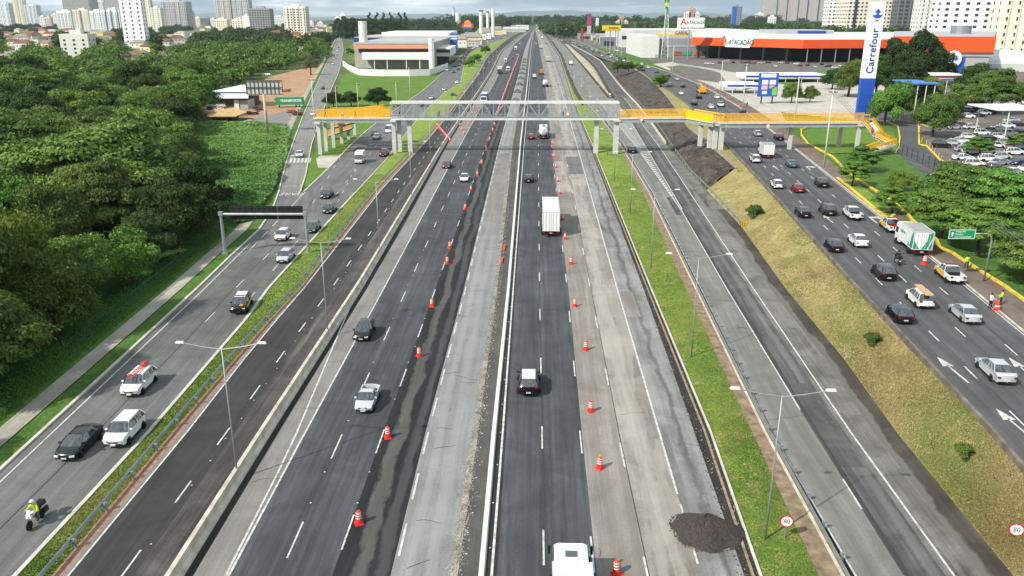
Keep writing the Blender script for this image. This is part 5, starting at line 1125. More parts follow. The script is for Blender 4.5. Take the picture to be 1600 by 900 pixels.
# crane truck
ct = truck(1096, 140, 'yellow-orange crane truck parked on the right service road beyond the footbridge', '#d69a1c', 'orange', rv, 1, 9, 1.5, 2.5, 'none', right=True, name='crane_truck', cat='crane truck'); M_CR = mat('crane_yellow', '#dc9412', .5, var=.15)
g = MB(); g.bbox(-1.2, -4.5, .9, 1.2, 2.2, 1.4); g.bbox(-1.1, -3.4, 1.4, 1.1, -1.4, 2.8); g.build('superstructure', M_CR, ct); g = MB(); g.tube([(0.2, -2.6, 2.6), (.2, 4.6, 3.6)], .28, 8); g.build('boom', M_CR, ct); g = MB(); g.bbox(-1.45, -4.3, .4, -1.15, -3.9, 1.6); g.bbox(1.15, -4.3, .4, 1.45, -3.9, 1.6); g.build('outrigger', M_CR, ct)
# parked cars right of the exit road
def park(pts, label, n0, px_first, cols, rz, kinds, grp, rowname):
    for i in range(len(pts)):
        x, y = pts[i]; c = cols[i % len(cols)]; car(x, y, kinds[i % len(kinds)], c, rv, 1, '%s parked car, %s from the left in %s' % (c.replace('dgrey', 'dark grey'), nth(i), rowname), grp, right=True, rz=rz+rnd.uniform(-.03, .03))
park([(1471, 226), (1488, 222), (1500, 219), (1513, 212.5)], '', 0, 0, ['black', 'silver', 'white', 'white'], R(-110), ['suv', 'sedan', 'sedan', 'hatch'], 'parked cars', 'the short row at the yellow bollards'); park([(1516, 211), (1534, 207), (1549, 203), (1562, 200), (1573, 196), (1590, 193)], '', 0, 0, ['black', 'white', 'silver', 'white', 'white', 'dgrey'], R(-110), ['sedan', 'suv', 'hatch'], 'parked cars', 'the second row of the car park')
park([(1505, 245), (1521, 255), (1551, 262)], '', 0, 0, ['white', 'white', 'grey'], R(-98), ['sedan', 'suv', 'pickup'], 'parked cars', 'the nearest row along the yellow kerb'); park([(1545, 247), (1565, 243), (1585, 237), (1600, 233)], '', 0, 0, ['white', 'silver', 'white', 'black'], R(-100), ['suv', 'hatch', 'suv'], 'parked cars', 'the middle group under the small tree')
park([(1580, 268), (1604, 262), (1560, 253), (1592, 252)], '', 0, 0, ['white', 'white', 'silver', 'blue'], R(115), ['sedan', 'hatch'], 'parked cars', 'the cluster at the right edge')
park([(1491, 198), (1517, 197.5)], '', 0, 0, ['silver', 'white'], R(-75), ['hatch', 'suv'], 'parked cars', 'the pair beside the dark green tree'); park([(1512, 181), (1527, 179), (1537, 176), (1546, 174)], '', 0, 0, ['white', 'black', 'silver', 'black'], R(-105), ['suv', 'sedan'], 'parked cars', 'the row behind the wooden posts')
park([(1552+k*13, 171-k*1.4) for k in range(6)], '', 0, 0, ['black', 'silver', 'white', 'dgrey', 'white', 'silver'], R(-105), ['sedan', 'hatch', 'suv'], 'parked cars', 'the row under the white canopy edge'); park([(1553+k*9, 164-k*1.0) for k in range(6)], '', 0, 0, ['white', 'silver', 'white'], R(-105), ['sedan', 'hatch', 'suv'], 'parked cars', 'the row before the white store roof')
park([(1500+k*12, 172-k*.5) for k in range(5)], '', 0, 0, ['white', 'silver', 'grey', 'white', 'black'], R(-105), ['suv', 'hatch', 'sedan'], 'parked cars', 'the row half hidden behind the park trees'); park([(1612+k*15, 228-k*3) for k in range(4)]+[(1545, 215), (1560, 212), (1576, 208), (1592, 205)], '', 0, 0, ['white', 'grey', 'silver', 'white', 'black', 'white'], R(-105), ['suv', 'sedan', 'hatch'], 'parked cars', 'the row between the two small park trees')
park([(1506, 232), (1519, 236), (1538, 229), (1556, 226), (1572, 222)], '', 0, 0, ['silver', 'white', 'red', 'white', 'silver'], R(-100), ['hatch', 'suv', 'sedan'], 'parked cars', 'the row shaded by the small flat-topped tree'); park([(1568, 285), (1588, 281), (1606, 276), (1612, 248)], '', 0, 0, ['white', 'silver', 'white', 'dgrey'], R(115), ['sedan', 'hatch'], 'parked cars', 'the nearest corner above the bright trees')
park([(1580, 187)], '', 0, 0, ['silver'], R(80), ['sedan'], 'parked cars', 'the lane by the red and yellow posts')
for i in range(26):
    x = 1105+i*10.5+rnd.uniform(-3, 3); y = 96+rnd.uniform(-2.5, 3.5)+i*.35; c = rnd.choice(COLS); car(x, y, rnd.choice(['hatch', 'sedan', 'suv']), c, rv, 1, '%s car parked before the orange-fronted store, %s from the left' % (c.replace('dgrey', 'dark grey'), nth(i)), 'cars parked before the orange-fronted store', right=True, small=True, rz=rnd.choice([0, 1.6, 3.1]))
for i in range(14):
    x = 962+i*9+rnd.uniform(-3, 3); y = 80+i*.55+rnd.uniform(-2, 2); c = rnd.choice(COLS); car(x, y, rnd.choice(['hatch', 'sedan', 'suv']), c, rv, 1, '%s car on the cross street behind the verge bushes, %s from the left' % (c.replace('dgrey', 'dark grey'), nth(i)), 'cars on the cross street', right=True, small=True, rz=R(-100)+rnd.uniform(-.1, .1))
car(1256, 150, 'sedan', 'dgrey', rv, 1, 'dark car in the shade of the trees left of the tall blue and white totem', right=True, rz=R(80)); car(392, 191, 'sedan', 'white', rv, 1, 'white car parked outside the tiled shed in the yard', rz=R(-80)); car(418, 116.5, 'sedan', 'silver', rv, 1, 'silver car parked at the back of the earth yard', small=True, rz=R(80))
for k in PROTO:
    for c in list(PROTO[k].children_recursive)+[PROTO[k]]: bpy.data.objects.remove(c)
for k in SMALL:
    for c in list(SMALL[k].children_recursive)+[SMALL[k]]: bpy.data.objects.remove(c)
# ================================================================ PEOPLE
M_SKIN = mat('skin', '#9a6b4c', .6); M_HIVIS = mat('hi_vis_yellow', '#b5cc28', .7, var=.12, vscale=9); M_JEAN = mat('dark_trousers', '#1c2026', .85); M_SHIRT = mat('pale_shirt', '#c9cbc8', .85); M_HAIR = mat('dark_hair', '#15110e', .9)
def skin_mesh(name, joints, bones, radii, m, parent, mats=None, pick=None, levels=2):
    me = bpy.data.meshes.new(name); me.from_pydata(joints, bones, []); o = bpy.data.objects.new(name, me); COL.objects.link(o)
    sk = o.modifiers.new('s', 'SKIN'); sv_ = me.skin_vertices[0].data
    for i, r in enumerate(radii): sv_[i].radius = (r, r) if isinstance(r, (int, float)) else r
    sv_[0].use_root = True; sb_ = o.modifiers.new('u', 'SUBSURF'); sb_.levels = levels; sb_.render_levels = levels
    dg = bpy.context.evaluated_depsgraph_get(); m2 = bpy.data.meshes.new_from_object(o.evaluated_get(dg)); m2.name = name; bpy.data.objects.remove(o)
    m2.materials.clear()
    for q in (mats or [m]): m2.materials.append(q)
    if pick:
        for p in m2.polygons: p.material_index = pick(p.center)
    m2.polygons.foreach_set('use_smooth', [True]*len(m2.polygons)); b = bpy.data.objects.new(name, m2); COL.objects.link(b); b.parent = parent; return b
def person(name, label, loc, rz, pose='stand', top=None, legs=None, helmet=None, reach=0.0, group=None):
    """one continuous skinned body, 1.72 m, facing +Y"""
    t = thing(name, label, 'person', loc, rz, group)
    if pose == 'ride':   # seated on a motorcycle, hips at .85
        J = [(0, -.25, .88), (0, -.20, 1.08), (0, -.10, 1.32), (0, -.04, 1.45), (0, .01, 1.53), (0, .03, 1.64), (0, .03, 1.74)]
        for s in (-1, 1): J += [(s*.19, -.08, 1.38), (s*.34, .10, 1.18), (s*.36, .38, 1.12), (s*.36, .46, 1.11)]
        for s in (-1, 1): J += [(s*.13, -.18, .84), (s*.30, .22, .78), (s*.25, .05, .38), (s*.25, .20, .33)]
    else:
        st = {'stand': 0, 'walk': .22}[pose]
        J = [(0, 0, .92), (0, 0, 1.10), (0, .01, 1.30), (0, .0, 1.42), (0, .01, 1.49), (0, .03, 1.59), (0, .03, 1.67)]
        for i, s in enumerate((-1, 1)): a = st*(1 if i else -1); J += [(s*.18, 0, 1.38), (s*.24, -.03+a*.5+reach*.12, 1.12), (s*.22, .08+a*.8+reach*.35, .90+reach*.12), (s*.21, .12+a*.9+reach*.42, .82+reach*.14)]
        for i, s in enumerate((-1, 1)): a = st*(-1 if i else 1); J += [(s*.10, 0, .86), (s*.11, .04+a*.7, .48), (s*.12, -.02+a*1.2, .08), (s*.13, .14+a*1.2, .04)]
    B = [(0, 1), (1, 2), (2, 3), (3, 4), (4, 5), (5, 6), (3, 7), (7, 8), (8, 9), (9, 10), (3, 11), (11, 12), (12, 13), (13, 14), (0, 15), (15, 16), (16, 17), (17, 18), (0, 19), (19, 20), (20, 21), (21, 22)]
    Rr = [.14, .14, .15, .11, .055, .085, .075]+[.075, .05, .038, .035]*2+[.10, .075, .05, .045]*2
    hz_ = J[4][2]; wz = J[0][2]+.05
    def pick(c):
        if c.z > hz_-.03: return 0
        if abs(c.x) > (.19 if pose != 'ride' else .32) and (J[10][2]-.06 < c.z < J[10][2]+.05) and (c.y > .3 if pose == 'ride' else True): return 0
        return 1 if c.z > wz-.03 else 2
    body = skin_mesh('body', J, B, Rr, None, t, [M_SKIN, top or M_SHIRT, legs or M_JEAN], pick)
    hx, hy, hzz = J[5]; g = MB()
    if helmet: g.lathe([(.03, -.13), (.13, -.10), (.155, 0), (.15, .08), (.10, .15), (.02, .18)], 14, hx, hy, hzz+.05); hm = g.build('helmet', helmet, t, True); g = MB(); g.box(hx, hy+.135, hzz+.04, .2, .06, .09); g.build('visor', M_GLASS, hm)
    else:
        g.lathe([(.10, 0), (.105, .05), (.08, .11), (.02, .14)], 12, hx, hy-.015, hzz+.02); g.build('hair', M_HAIR, t, True)
        g = MB(); g.box(hx, hy+.10, hzz+.01, .025, .035, .045)
        for s in (-1, 1): g.box(hx+s*.035, hy+.088, hzz+.035, .02, .015, .012); g.box(hx+s*.09, hy, hzz+.01, .02, .035, .055)
        g.box(hx, hy+.09, hzz-.035, .05, .015, .01); g.build('face_features', M_HAIR if 0 else M_SKIN, t)
    for i in (10, 14):      # hands with fingers
        p = Vector(J[i]); s = -1 if i == 10 else 1; g = MB(); dr = Vector((0, 1, -.2)) if (pose == 'ride' or reach) else Vector((0, .25, -1)); dr.normalize(); side = Vector((1, 0, 0)); g.tube([p-dr*.03, p+dr*.06], [.03, .036], 6)
        for k, l in enumerate((.065, .075, .07, .055)): b0 = p+dr*.055+side*(k-1.5)*.018; g.tube([b0, b0+dr*l*.6, b0+dr*l-Vector((0, 0, .012))], [.010, .009, .007], 5)
        b0 = p+dr*.01-side*s*.03; g.tube([b0, b0-side*s*.03+dr*.04], [.011, .008], 5); h = g.build('hand', M_SKIN, body, True)
    return t
def motorcycle(label, loc, rz, colr, fair, box=True, big=True, group=None):
    t = thing('motorcycle', label, 'motorcycle', loc, rz, group)
    g = MB(); g.lathe([(.22, -.04), (.30, -.06), (.335, -.03), (.335, .03), (.30, .06), (.22, .04)], 22, axis='x'); tm = g.mesh('tyre', M_TYRE, True); g = MB(); g.lathe([(.05, -.06), (.06, .06)], 8, axis='x')
    for k in range(8): a = k*math.pi/4; g.bar((0, 0, 0), (0, .25*math.cos(a), .25*math.sin(a)), .022)
    sm = g.mesh('spokes', M_RIM)
    for y in (.72, -.68): w_ = mobj('wheel', tm, t, (0, y, .335)); mobj('spokes', sm, w_)
    g = MB()
    for s in (-1, 1): g.tube([(s*.09, .72, .335), (s*.09, .50, .95)], .03, 8); g.tube([(s*.08, -.68, .335), (s*.08, -.1, .45)], .03, 6)
    g.tube([(0, .45, .9), (0, .1, .75), (0, -.4, .78)], .04, 8); g.tube([(-.40, .33, 1.08), (-.15, .44, 1.03), (.15, .44, 1.03), (.40, .33, 1.08)], .018, 6); g.build('frame', M_DGREY, t)
    g = MB(); g.box(0, .02, .48, .34, .42, .38); g.lathe([(.13, -.24), (.13, .24)], 10, 0, .1, .42, axis='x'); g.build('engine', M_GALV, t)
    g = MB(); g.tube([(0, .42, .86), (0, .28, .93), (0, .02, .90), (0, -.12, .82)], [.10, .17, .16, .08], 10); g.build('fuel_tank', colr, t, True)
    g = MB(); g.tube([(0, -.08, .82), (0, -.35, .84), (0, -.75, .90)], [.10, .13, .10], 8); g.build('seat', M_BLK, t, True)
    g = MB(); g.box(0, .60, .98, .36, .16, .30, 0, 0, .7); g.quad((-.16, .58, 1.12), (.16, .58, 1.12), (.11, .48, 1.36), (-.11, .48, 1.36)); g.build('fairing', fair, t); g = MB(); g.lathe([(.085, 0), (.05, .05)], 12, 0, .68, .96, axis='y'); g.build('headlight', M_HL, t)
    g = MB(); g.box(0, -.86, .86, .12, .04, .07); g.build('tail_light', M_TLR, t); g = MB(); g.box(0, -.95, .62, .18, .02, .13); g.build('number_plate', M_PLATE, t)
    if box:
        g = MB(); g.box(0, -.86, 1.12, .46, .36, .32, 0, 0, .85); g.build('top_box', M_BLK, t)
        if big:
            for s in (-1, 1): g = MB(); g.box(s*.34, -.66, .72, .2, .46, .36, 0, 0, .9); g.build('pannier', M_BLK, t)
    return t
p = P(56, 812, .3); p.z = 0; a = P(26, 900); b = P(234, 675); h = math.atan2(b.x-a.x, b.y-a.y); rz = -h+math.pi
motorcycle('white motorcycle with black panniers and top box coming down the left service road', p, rz, PC['white'], PC['white']); person('person', 'motorcyclist in a yellow hi-vis jacket and white helmet riding the white motorcycle', p, rz, 'ride', M_HIVIS, mat('riding_trousers', '#3b4046', .8), PC['white'])
p = PS(1402, 409, .3); p.z -= .3; a, b = PS(rv(420), 420), PS(rv(398), 398); rz = -math.atan2(b.x-a.x, b.y-a.y)
motorcycle('dark blue scooter-sized motorcycle between the black SUV and the box truck', p, rz, PC['blue'], PC['black'], True, False); person('person', 'motorcyclist in black with a black helmet riding the dark blue motorcycle', p, rz, 'ride', M_JEAN, M_JEAN, PC['black'])
person('person', 'road worker in a white shirt leaning towards the orange drum, left of the pair', PS(1546, 482), R(-80), 'stand', M_SHIRT, M_JEAN, reach=1); person('person', 'road worker in a yellow hi-vis vest standing right of the orange drum', PS(1563, 477), R(70), 'stand', M_HIVIS, M_JEAN, reach=.6)
person('person', 'worker in a yellow and white vest walking along the yellow kerb near the green sign', PS(1509, 420), R(160), 'walk', M_HIVIS, M_JEAN)
for px, zz, rz, tp, l in ((508, 8.7, 90, M_JEAN, 'pedestrian in black on the left yellow walkway, nearest its outer end'), (535, 8.7, 90, M_SHIRT, 'pedestrian in a pale top in the middle of the left yellow walkway'), (555, 8.7, -90, M_JEAN, 'pedestrian in dark clothes nearer the lattice on the left yellow walkway'), (624, 8.7, 90, M_JEAN, 'pedestrian in dark clothes just inside the left end of the lattice'),
                         (686, 8.7, 90, M_JEAN, 'pedestrian in dark clothes on the lattice above the left grass strip'), (747, 8.7, 90, M_SHIRT, 'pedestrian on the lattice above the left shoulder'), (768, 8.7, -90, M_JEAN, 'pedestrian in dark clothes on the lattice above the left lanes'), (880, 8.7, 90, M_JEAN, 'pedestrian in dark clothes on the lattice above the right carriageway')):
    person('person', l, (at(px, 180, 200).x, 200+.3, zz), R(rz), 'walk', tp, M_JEAN)
person('person', 'pedestrian in dark clothes on the footway above the yellow walkway', PS(1167, 167), 0, 'walk', M_JEAN, M_JEAN)
person('person', 'pedestrian in a red top on the lowest yellow ramp at the right end', (at(1362, 212, 182).x, 182, 7.0), R(160), 'walk', mat('red_top', '#9c2a22', .8), M_JEAN)
# ================================================================ TREES AND PLANTS
hl = [(20, 72, 16), (8, 56, 14), (35, 66, 22), (52, 58, 26), (68, 52, 20), (30, 52, 18), (72, 66, 18), (88, 68, 20), (60, 72, 16), (108, 50, 24), (95, 44, 22), (128, 48, 20), (150, 52, 22), (172, 58, 24), (160, 56, 18), (183, 62, 20), (205, 74, 22), (218, 75, 18), (255, 60, 26), (268, 62, 18), (285, 60, 24), (245, 64, 16), (300, 56, 16), (318, 48, 18), (326, 44, 22),
      (312, 40, 20), (488, 52, 20), (494, 46, 24), (502, 48, 18), (508, 42, 26), (516, 50, 20), (484, 57, 18), (498, 41, 22), (520, 45, 22), (5, 98, 18), (14, 104, 16), (24, 92, 14), (210, 103, 14), (222, 92, 12), (268, 87, 12), (462, 60, 20), (432, 58, 22), (470, 84, 14), (46, 64, 20), (80, 60, 22), (15, 64, 20), (76, 74, 18), (155, 70, 16), (232, 82, 14), (278, 68, 20), (262, 72, 16), (40, 78, 18), (60, 48, 26), (84, 50, 24), (112, 44, 28), (145, 44, 26)]
def leafmat(name, c1, c2, c3, obj_var=.25):
    if name in MATS: return MATS[name]
    m = bpy.data.materials.new(name); m.use_nodes = True; nt = m.node_tree; b = nt.nodes['Principled BSDF']; o = nt.nodes['Material Output']
    uv = nt.nodes.new('ShaderNodeUVMap'); sx = nt.nodes.new('ShaderNodeSeparateXYZ'); nt.links.new(uv.outputs[0], sx.inputs[0])
    a = mixc(nt, sx.outputs[0], rgb(c1), rgb(c2)); a = mixc(nt, ramp(nt, sx.outputs[1], .80, .95, 0, .8), a, rgb(c3))
    oi = nt.nodes.new('ShaderNodeObjectInfo'); h = nt.nodes.new('ShaderNodeHueSaturation'); nt.links.new(a, h.inputs['Color'])
    nt.links.new(ramp(nt, oi.outputs['Random'], 0, 1, .488, .518), h.inputs['Hue']); 
    mu = nt.nodes.new('ShaderNodeMath'); mu.operation = 'MULTIPLY'; mu.inputs[1].default_value = 7.31; nt.links.new(oi.outputs['Random'], mu.inputs[0]); fr = nt.nodes.new('ShaderNodeMath'); fr.operation = 'FRACT'; nt.links.new(mu.outputs[0], fr.inputs[0])
    nt.links.new(ramp(nt, fr.outputs[0], 0, 1, 1-obj_var, 1+obj_var), h.inputs['Value'])
    nt.links.new(h.outputs[0], b.inputs['Base Color']); b.inputs['Roughness'].default_value = .7; b.inputs['Specular IOR Level'].default_value = .15
    tr = nt.nodes.new('ShaderNodeBsdfTranslucent'); nt.links.new(h.outputs[0], tr.inputs[0]); ms = nt.nodes.new('ShaderNodeMixShader'); ms.inputs[0].default_value = .22
    nt.links.new(b.outputs[0], ms.inputs[1]); nt.links.new(tr.outputs[0], ms.inputs[2]); nt.links.new(ms.outputs[0], o.inputs[0]); MATS[name] = m; return m
M_L1 = leafmat('leaf_mid', '#3f5526', '#68803a', '#8b9550'); M_L2 = leafmat('leaf_dark', '#26381c', '#42582a', '#5a6e3a', .22); M_L3 = leafmat('leaf_bright', '#44682a', '#67893a', '#8aa04c', .15)
M_L4 = leafmat('leaf_yellow', '#4c6428', '#708638', '#8f9448'); M_L5 = leafmat('leaf_blue', '#4c7c3c', '#729e54', '#96b062', .1); M_L6 = leafmat('leaf_brown', '#5a5440', '#78705a', '#6f7a4a', .1)
M_BARK = mat('bark', '#4a3c30', .95, var=.4, vscale=3, bump=.8, bscale=10)
def leafmesh(name, C, NRM, S, T, m, aspect=.62):
    n = len(C); rs = np.random.RandomState(n % 9973)
    a = np.cross(NRM, rs.normal(size=(n, 3))); a /= np.linalg.norm(a, axis=1)[:, None]+1e-9; b = np.cross(NRM, a)
    a *= S[:, None]; b *= S[:, None]*aspect
    V = np.stack([C-a, C-b*.9+a*.1, C+a, C+b*.9+a*.1], 1).reshape(-1, 3)
    me = bpy.data.meshes.new(name); me.vertices.add(4*n); me.vertices.foreach_set('co', V.astype(np.float32).ravel()); me.loops.add(4*n); me.loops.foreach_set('vertex_index', np.arange(4*n, dtype=np.int32))
    me.polygons.add(n); me.polygons.foreach_set('loop_start', np.arange(0, 4*n, 4, dtype=np.int32)); me.polygons.foreach_set('loop_total', np.full(n, 4, dtype=np.int32))
    ul = me.uv_layers.new(name='UVMap'); ul.data.foreach_set('uv', np.repeat(T, 4, axis=0).astype(np.float32).ravel()); me.materials.append(m); me.update(); me.validate(); return me
def crown_pts(blobs, n, size, rs, up=.12, jitter=.75):
    B = np.array(blobs); A = B[:, 3]**2; idx = rs.choice(len(B), n, p=A/A.sum()); b = B[idx]
    d = rs.normal(size=(n, 3)); d[:, 2] = np.abs(d[:, 2])*1.0 - (rs.rand(n) < .33)*np.abs(d[:, 2])*1.6; d /= np.linalg.norm(d, axis=1)[:, None]
    lob = 1+.16*np.sin(d[:, 0]*5+idx)*np.sin(d[:, 1]*5+idx*2)+.12*np.sin(d[:, 2]*7+idx*3)
    r = (rs.rand(n)**.35)*lob
    C = b[:, :3]+d*r[:, None]*np.stack([b[:, 3], b[:, 3], b[:, 4]], 1)
    NR = d+rs.normal(size=(n, 3))*jitter; NR[:, 2] += up; NR /= np.linalg.norm(NR, axis=1)[:, None]
    S = size*(.6+.8*rs.rand(n)); bt = rs.rand(len(B)); T = np.stack([np.clip(bt[idx]*.6+rs.rand(n)*.4, 0, 1), np.clip(bt[idx][::-1]*.0+rs.rand(n), 0, 1)], 1)
    return C, NR, S, T
def dome(R_, H, base, nb, rs, flat=.66, br=(.20, .40), hollow=.42):
    out = []
    for k in range(nb):
        while True:
            d = rs.normal(size=3); d[2] = abs(d[2])*(.9); d /= np.linalg.norm(d); q = hollow+(1-hollow)*rs.rand()**.5
            x, y, z = d[0]*R_*q*.8, d[1]*R_*q*.8, d[2]*(H-base)*q*.85
            break
        r = R_*rs.uniform(*br); out.append((x*(1+.15*rs.normal()), y*(1+.15*rs.normal()), base+z*(.85+.3*rs.rand()), r, r*flat))
    return out
def umbrella(R_, H, base, rs, layers=5, per=9):
    out = []
    for l in range(layers):
        z = base+(H-base)*(l/(layers-1)); rr = R_*math.sqrt(max(.08, 1-(l/(layers))**1.8))
        for k in range(per if l < layers-1 else 4): a = 2*math.pi*(k+rs.rand()*.7)/per+l; q = rr*(.45+.45*rs.rand()); r = R_*rs.uniform(.20, .32); out.append((math.cos(a)*q, math.sin(a)*q, z+rs.normal()*.25, r, r*.36))
    return out
def trunkmesh(H, blobs, rs, r0=.28, nl=9, lean=.3):
    g = MB(); top = H*.55; c = [(0, 0, -.2), (lean*.4, .1, top*.45), (lean, .15, top)]; g.tube(c, [r0*1.25, r0, r0*.6], 9)
    for k in range(nl):
        b = blobs[rs.randint(len(blobs))]; s = Vector((lean*.5, .12, top*rs.uniform(.45, .98))); e = Vector(b[:3]); m_ = s.lerp(e, .5)+Vector((0, 0, .4)); g.tube([s, m_, e], [r0*.42, r0*.3, r0*.1], 6)
    return g.mesh('trunk', M_BARK, True)
TP = {}
def tree_proto(key, blobs, n, size, m, H, seed, r0=.28, up=.12, lean=.3, nl=9, jitter=.7):
    rs = np.random.RandomState(seed); C, NR, S, T = crown_pts(blobs, n, size, rs, up, jitter); TP[key] = (leafmesh('crown', C, NR, S, T, m), trunkmesh(H, blobs, rs, r0, nl, lean), H)
rs = np.random.RandomState(7)
tree_proto('dome1', dome(6.2, 9.5, 3.2, 42, rs), 30000, .19, M_L1, 9.5, 1, .32); tree_proto('dome2', dome(5.4, 8.4, 2.6, 36, rs, .7), 26000, .18, M_L4, 8.4, 2); tree_proto('dome3', dome(6.8, 10.5, 3.4, 46, rs, .58), 30000, .20, M_L2, 10.5, 3, .36)
tree_proto('dome4', dome(4.6, 7.6, 1.8, 30, rs, .75), 22000, .17, M_L3, 7.6, 4); tree_proto('umb1', umbrella(6.6, 8.2, 4.2, rs), 30000, .19, M_L3, 7.6, 5, .26, .5, .4, 14, .35); tree_proto('umb2', umbrella(5.0, 6.6, 3.2, rs, 4, 8), 20000, .17, M_L3, 6.0, 6, .22, .5, .2, 12, .35)
tree_proto('umb3', umbrella(8.0, 9.6, 4.4, rs, 6, 11), 38000, .20, M_L1, 9, 16, .3, .45, .4, 14, .4); tree_proto('dense', dome(5.5, 11, 2.2, 44, rs, .8, (.22, .32)), 26000, .22, M_L2, 11, 8, .35); tree_proto('bush', dome(1.25, 1.7, .25, 14, rs, .8, (.3, .45)), 4200, .075, M_L1, 1.4, 9, .05, .3, .05, 8)
tree_proto('euc', [(rs.normal()*1.2, rs.normal()*1.2, 9+k*1.5, 2.3-.06*k, 1.9) for k in range(18)], 14000, .34, M_L2, 34, 10, .4); tree_proto('bare', dome(3.6, 8, 2.5, 20, rs, .7), 3500, .16, M_L6, 9, 11, .22, .3, .2, 22); tree_proto('small', dome(2.4, 4.2, 1.4, 18, rs, .8, (.28, .4)), 7000, .14, M_L1, 4.2, 12, .12)
def tree(key, loc, rz, sc, label, name='leafy_tree', cat='tree', group=None, sz=None):
    t = thing(name, label, cat, loc, rz, group); t.scale = (sc, sc, sz or sc); mobj('crown', TP[key][0], t); mobj('trunk', TP[key][1], t); return t
def rpx(px, py, w_px, z=ZS0):          # metres spanned by w_px picture pixels at that ground row
    return w_px*(CAM_H-z)/((py-28)*CP)
NM = dict(dome1='rounded', dome2='yellowish', dome3='dark broad', dome4='fresh green', umb1='flat-topped', umb2='low flat-topped', umb3='wide spreading', dense='dense dark')
RADI = dict(dome1=6.2, dome2=5.4, dome3=6.8, dome4=4.6, umb1=6.6, umb2=5, umb3=8, dense=5.5, small=2.4, bush=1.25)
def rt(px, py, key, width, label, sz=1.0, name='leafy_tree', cat='tree'):
    m = rpx(px, py, width)/2/RADI[key]*.92; rnd_ = random.Random(int(px*7+py)); return tree(key, PS(px, py), rnd_.uniform(0, 6.28), m, label, name, cat, None, m*sz)
rt(1368, 150, 'dome3', 60, 'dark rounded tree touching the totem on its right side halfway up', 1.3); rt(1352, 132, 'dome3', 50, 'dark tree showing behind the totem on its left', 1.2); rt(1412, 158, 'dense', 70, 'dark tree between the totem and the blue canopy', 1.1); rt(1446, 172, 'dome1', 60, 'rounded green tree left of the park tree row', 1.2); rt(1478, 196, 'dome3', 56, 'dark tree over the pair of parked cars', 1.1); rt(1522, 160, 'dome3', 80, 'dark tree behind the wide green park tree', 1.1); rt(1300, 140, 'dome3', 40, 'dark small tree at the end of the store lawn', 1.2)
rt(1397, 131, 'dense', 75, 'dense dark green tree right behind the totem, left of the big dark clump', 1.1); rt(1432, 133, 'dense', 85, 'tallest dense dark green tree between the totem and the round white sign', 1.15); rt(1461, 130, 'dense', 66, 'dense dark green tree directly left of the round white sign', .95)
rt(1325, 151, 'dome1', 66, 'rounded green tree shading the path left of the tall totem', 1.2); rt(1382, 196, 'dome4', 62, 'fresh green tree just right of the totem base', 1.6); rt(1400, 190, 'dome1', 58, 'rounded tree on the lawn between the totem and the exit road', 1.5); rt(1456, 214, 'dome1', 78, 'dark rounded tree at the corner of the exit road and the parked cars', 1.2)
rt(1503, 178, 'dome1', 66, 'green tree left of the pair in front of the low white roof'); rt(1545, 178, 'umb3', 90, 'wide green tree in front of the low white roof', 1.25); rt(1585, 172, 'dome1', 60, 'green tree at the right edge before the low white roof', 1.1)
rt(1236, 161, 'dome1', 38, 'small rounded tree right of the blue price board', 1.2); rt(1265, 160, 'small', 26, 'little green tree with a bright top behind the yellow railing', 1.2); rt(1420, 172, 'dome2', 34, 'yellowish tree over the kiosk beyond the exit road', 1.0)
rt(1331, 291, 'umb2', 58, 'flat-topped tree at the upper end of the yellow-kerbed island', 1.1); rt(1348, 268, 'umb2', 62, 'small flat-topped tree beside the round lawn and the footway'); rt(1393, 334, 'umb2', 64, 'small flat-topped tree with a dark trunk on the footway'); rt(1408, 300, 'dome2', 56, 'yellowish tree left of the short pale pole top', .9)
rt(1470, 372, 'umb1', 120, 'bright flat-topped tree just behind the white box truck'); rt(1527, 396, 'umb1', 135, 'bright flat-topped tree right behind the green direction sign', .95); rt(1500, 338, 'umb3', 150, 'broad bright tree below the car park, crossed by cables', .9).children[0].data = TP['umb3'][0]
rt(1585, 360, 'umb1', 150, 'bright tree at the right edge below the parked cars'); rt(1625, 440, 'umb3', 170, 'big bright tree cut by the right edge beyond the yellow kerb', .85); rt(1560, 318, 'umb1', 100, 'bright flat tree touching the nearest parked cars', .8); rt(1452, 330, 'umb2', 80, 'bright low tree under the cables by the short pale pole', 1.0)
rt(1529, 243, 'umb2', 56, 'small flat-topped tree standing among the parked cars', .8); rt(1588, 234, 'umb2', 50, 'small flat-topped tree at the right edge among the parked cars', .8)
rt(965, 113, 'dome1', 26, 'leftmost bushy tree on top of the stone wall'); rt(982, 112, 'dome1', 22, 'middle bushy tree on top of the stone wall'); rt(997, 111, 'dome4', 18, 'rightmost bushy tree on top of the stone wall'); rt(1032, 136, 'dome4', 30, 'round bright tree on the verge before the silver SUV')
for x, y, w_, l in ((1180, 340, 36, 'green bush on the dry slope near the end of the stone wall'), (1365, 538, 34, 'low green bush halfway down the dry slope'), (1508, 712, 36, 'leafy green bush on the dry slope near the right speed sign')):
    t_ = (x-E['sr'](y))/(E['sv_l'](y)-E['sr'](y)); b0 = P(E['sr'](y), y).lerp(PS(E['sv_l'](y), y), t_); b0.z += .05; t = tree('bush', b0, 1.0, w_*(CAM_H-1.4)/((y-28)*CP)/2.5, l, 'bush', 'bush')
def lt(px, py, key, width, label, sz=1.0, z=0.0): m = width*CAM_H/((py-28)*CP)/2/RADI[key]*.92; return tree(key, P(px, py, z), random.Random(int(px+py)).uniform(0, 6), m, label, 'leafy_tree', 'tree', None, m*sz)
